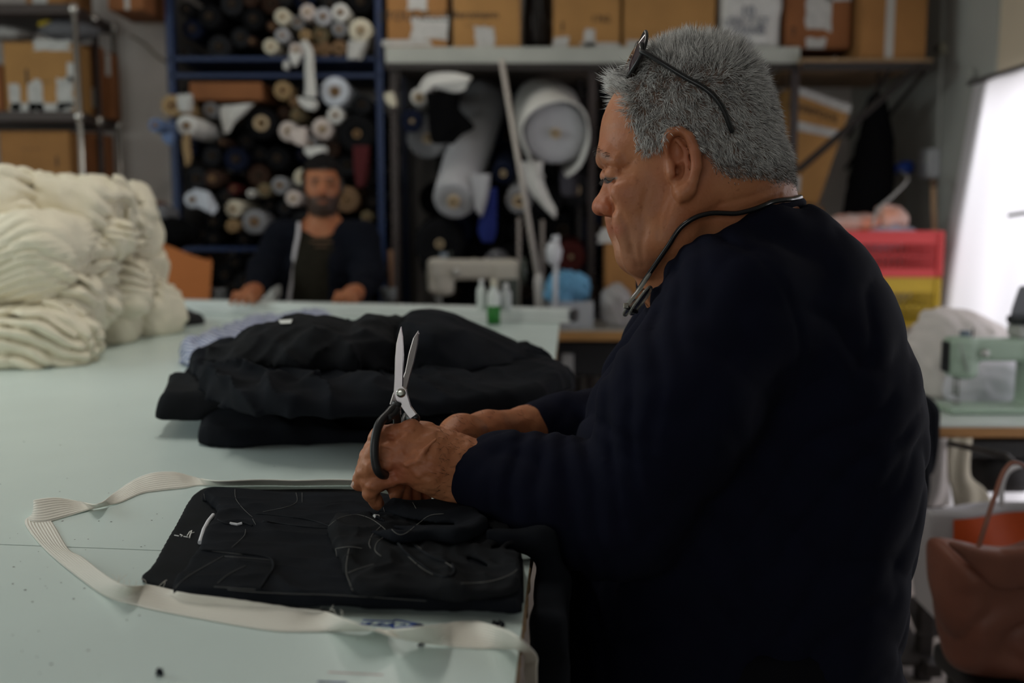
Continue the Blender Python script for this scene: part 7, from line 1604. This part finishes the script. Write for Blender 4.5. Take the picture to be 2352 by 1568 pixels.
blob('small_parts', 'jumble of grey sewing feet and clips by the bottles', (P(1200, 690, 4.25)[0], 4.25, QZ+.035), (.07, .035, .045), mat('grey_clutter', (.22, .21, .21), .5, var=(22, .7)), 31, 'parts', folds((1, .3, .7), .025, .014, 1, 14, 161), zmin=QZ+.001)
# clear bin with sky-blue garments, plastic bag, carton behind his chin
bin_ = thing('clear_bin', 'clear plastic bin holding sky-blue garments on the sewing station', 'bin', (P(1312, 760, 4.3)[0], 4.32, QZ)); bx0, bx1 = P(1262, 740, 4.24)[0], P(1362, 740, 4.24)[0]; ztb = P(1312, 692, 4.24)[2]; clearp = mat('cloudy_plastic', (.55, .57, .60), .25, alpha=.45)
for nm, c_, s_ in (('front_wall', ((bx0+bx1)/2, 4.24, (QZ+ztb)/2), (bx1-bx0, .004, ztb-QZ)), ('back_wall', ((bx0+bx1)/2, 4.42, (QZ+ztb)/2), (bx1-bx0, .004, ztb-QZ)), ('side_wall', (bx0, 4.33, (QZ+ztb)/2), (.004, .18, ztb-QZ)), ('side_wall', (bx1, 4.33, (QZ+ztb)/2), (.004, .18, ztb-QZ)), ('base', ((bx0+bx1)/2, 4.33, QZ+.003), (bx1-bx0, .18, .004))): MB().box(c_, s_).build(nm, clearp, bin_)
def bin_cut(f):                                          # inside the bin up to its rim, free above it
    X, Y, Z = f.ax[0][:, None, None], f.ax[1][None, :, None], f.ax[2][None, None, :]
    w = np.maximum(np.maximum(bx0+.003-X, X-bx1+.003), np.maximum(4.243-Y, Y-4.417)); f.f = np.maximum(f.f, np.where(Z < ztb+.003, w, -1)).astype(np.float32)
blob('blue_garments', 'sky-blue garments heaped in the clear bin', (P(1308, 665, 4.33)[0], 4.33, P(1308, 668, 4.33)[2]), (.105, .08, .082), mat('sky_blue_cotton', (.13, .33, .52), .85, var=(9, .15)), 32, 'garments', folds((.7, .2, .8), .035, .016, .9, 10, 162), hh=.006, zmin=QZ+.006, cut=bin_cut)
blob('plastic_bag', 'greyish translucent plastic bag beside the clear bin', (P(1418, 705, 4.3)[0], 4.3, QZ+.075), (.085, .07, .10), mat('cloudy_bag', (.36, .35, .35), .3, alpha=.75), 33, 'bag', folds((1, .3, .5), .045, .016, .9, 9, 163), zmin=QZ+.001)
carton('tall tan carton with a white tape band standing at the sewing station behind his chin', 1390, 486, 1530, 740, 4.48, .12, card, None, zbase=QZ+.001, stickers=[(1418, 540, 90, 36)])
stk = thing('wooden_rod', 'upright brown wooden rod in a grey cup behind the end rail', 'rod', tuple(P(896, 690, 4.2)*[1, 1, 0])); cs = P(892, 690, 4.25)
MB().tube([P(897, 574, 4.25), P(898, 690, 4.25)], .012, 10).build('rod', mat('brown_rod', (.16, .08, .04), .6), stk, True); MB().lathe([(.034, 0), (.036, .05), (.034, .055)], P(892, 690, 4.25), n=18).build('cup', mat('cup_grey', (.16, .17, .17), .5), stk, True); MB().cyl((cs[0], 4.25, 0), (cs[0], 4.25, cs[2]), .02).build('stem', darksteel, stk, True); MB().lathe([(.12, 0), (.12, .01), (.03, .03)], (cs[0], 4.25, 0), n=20).build('foot', darksteel, stk, True)
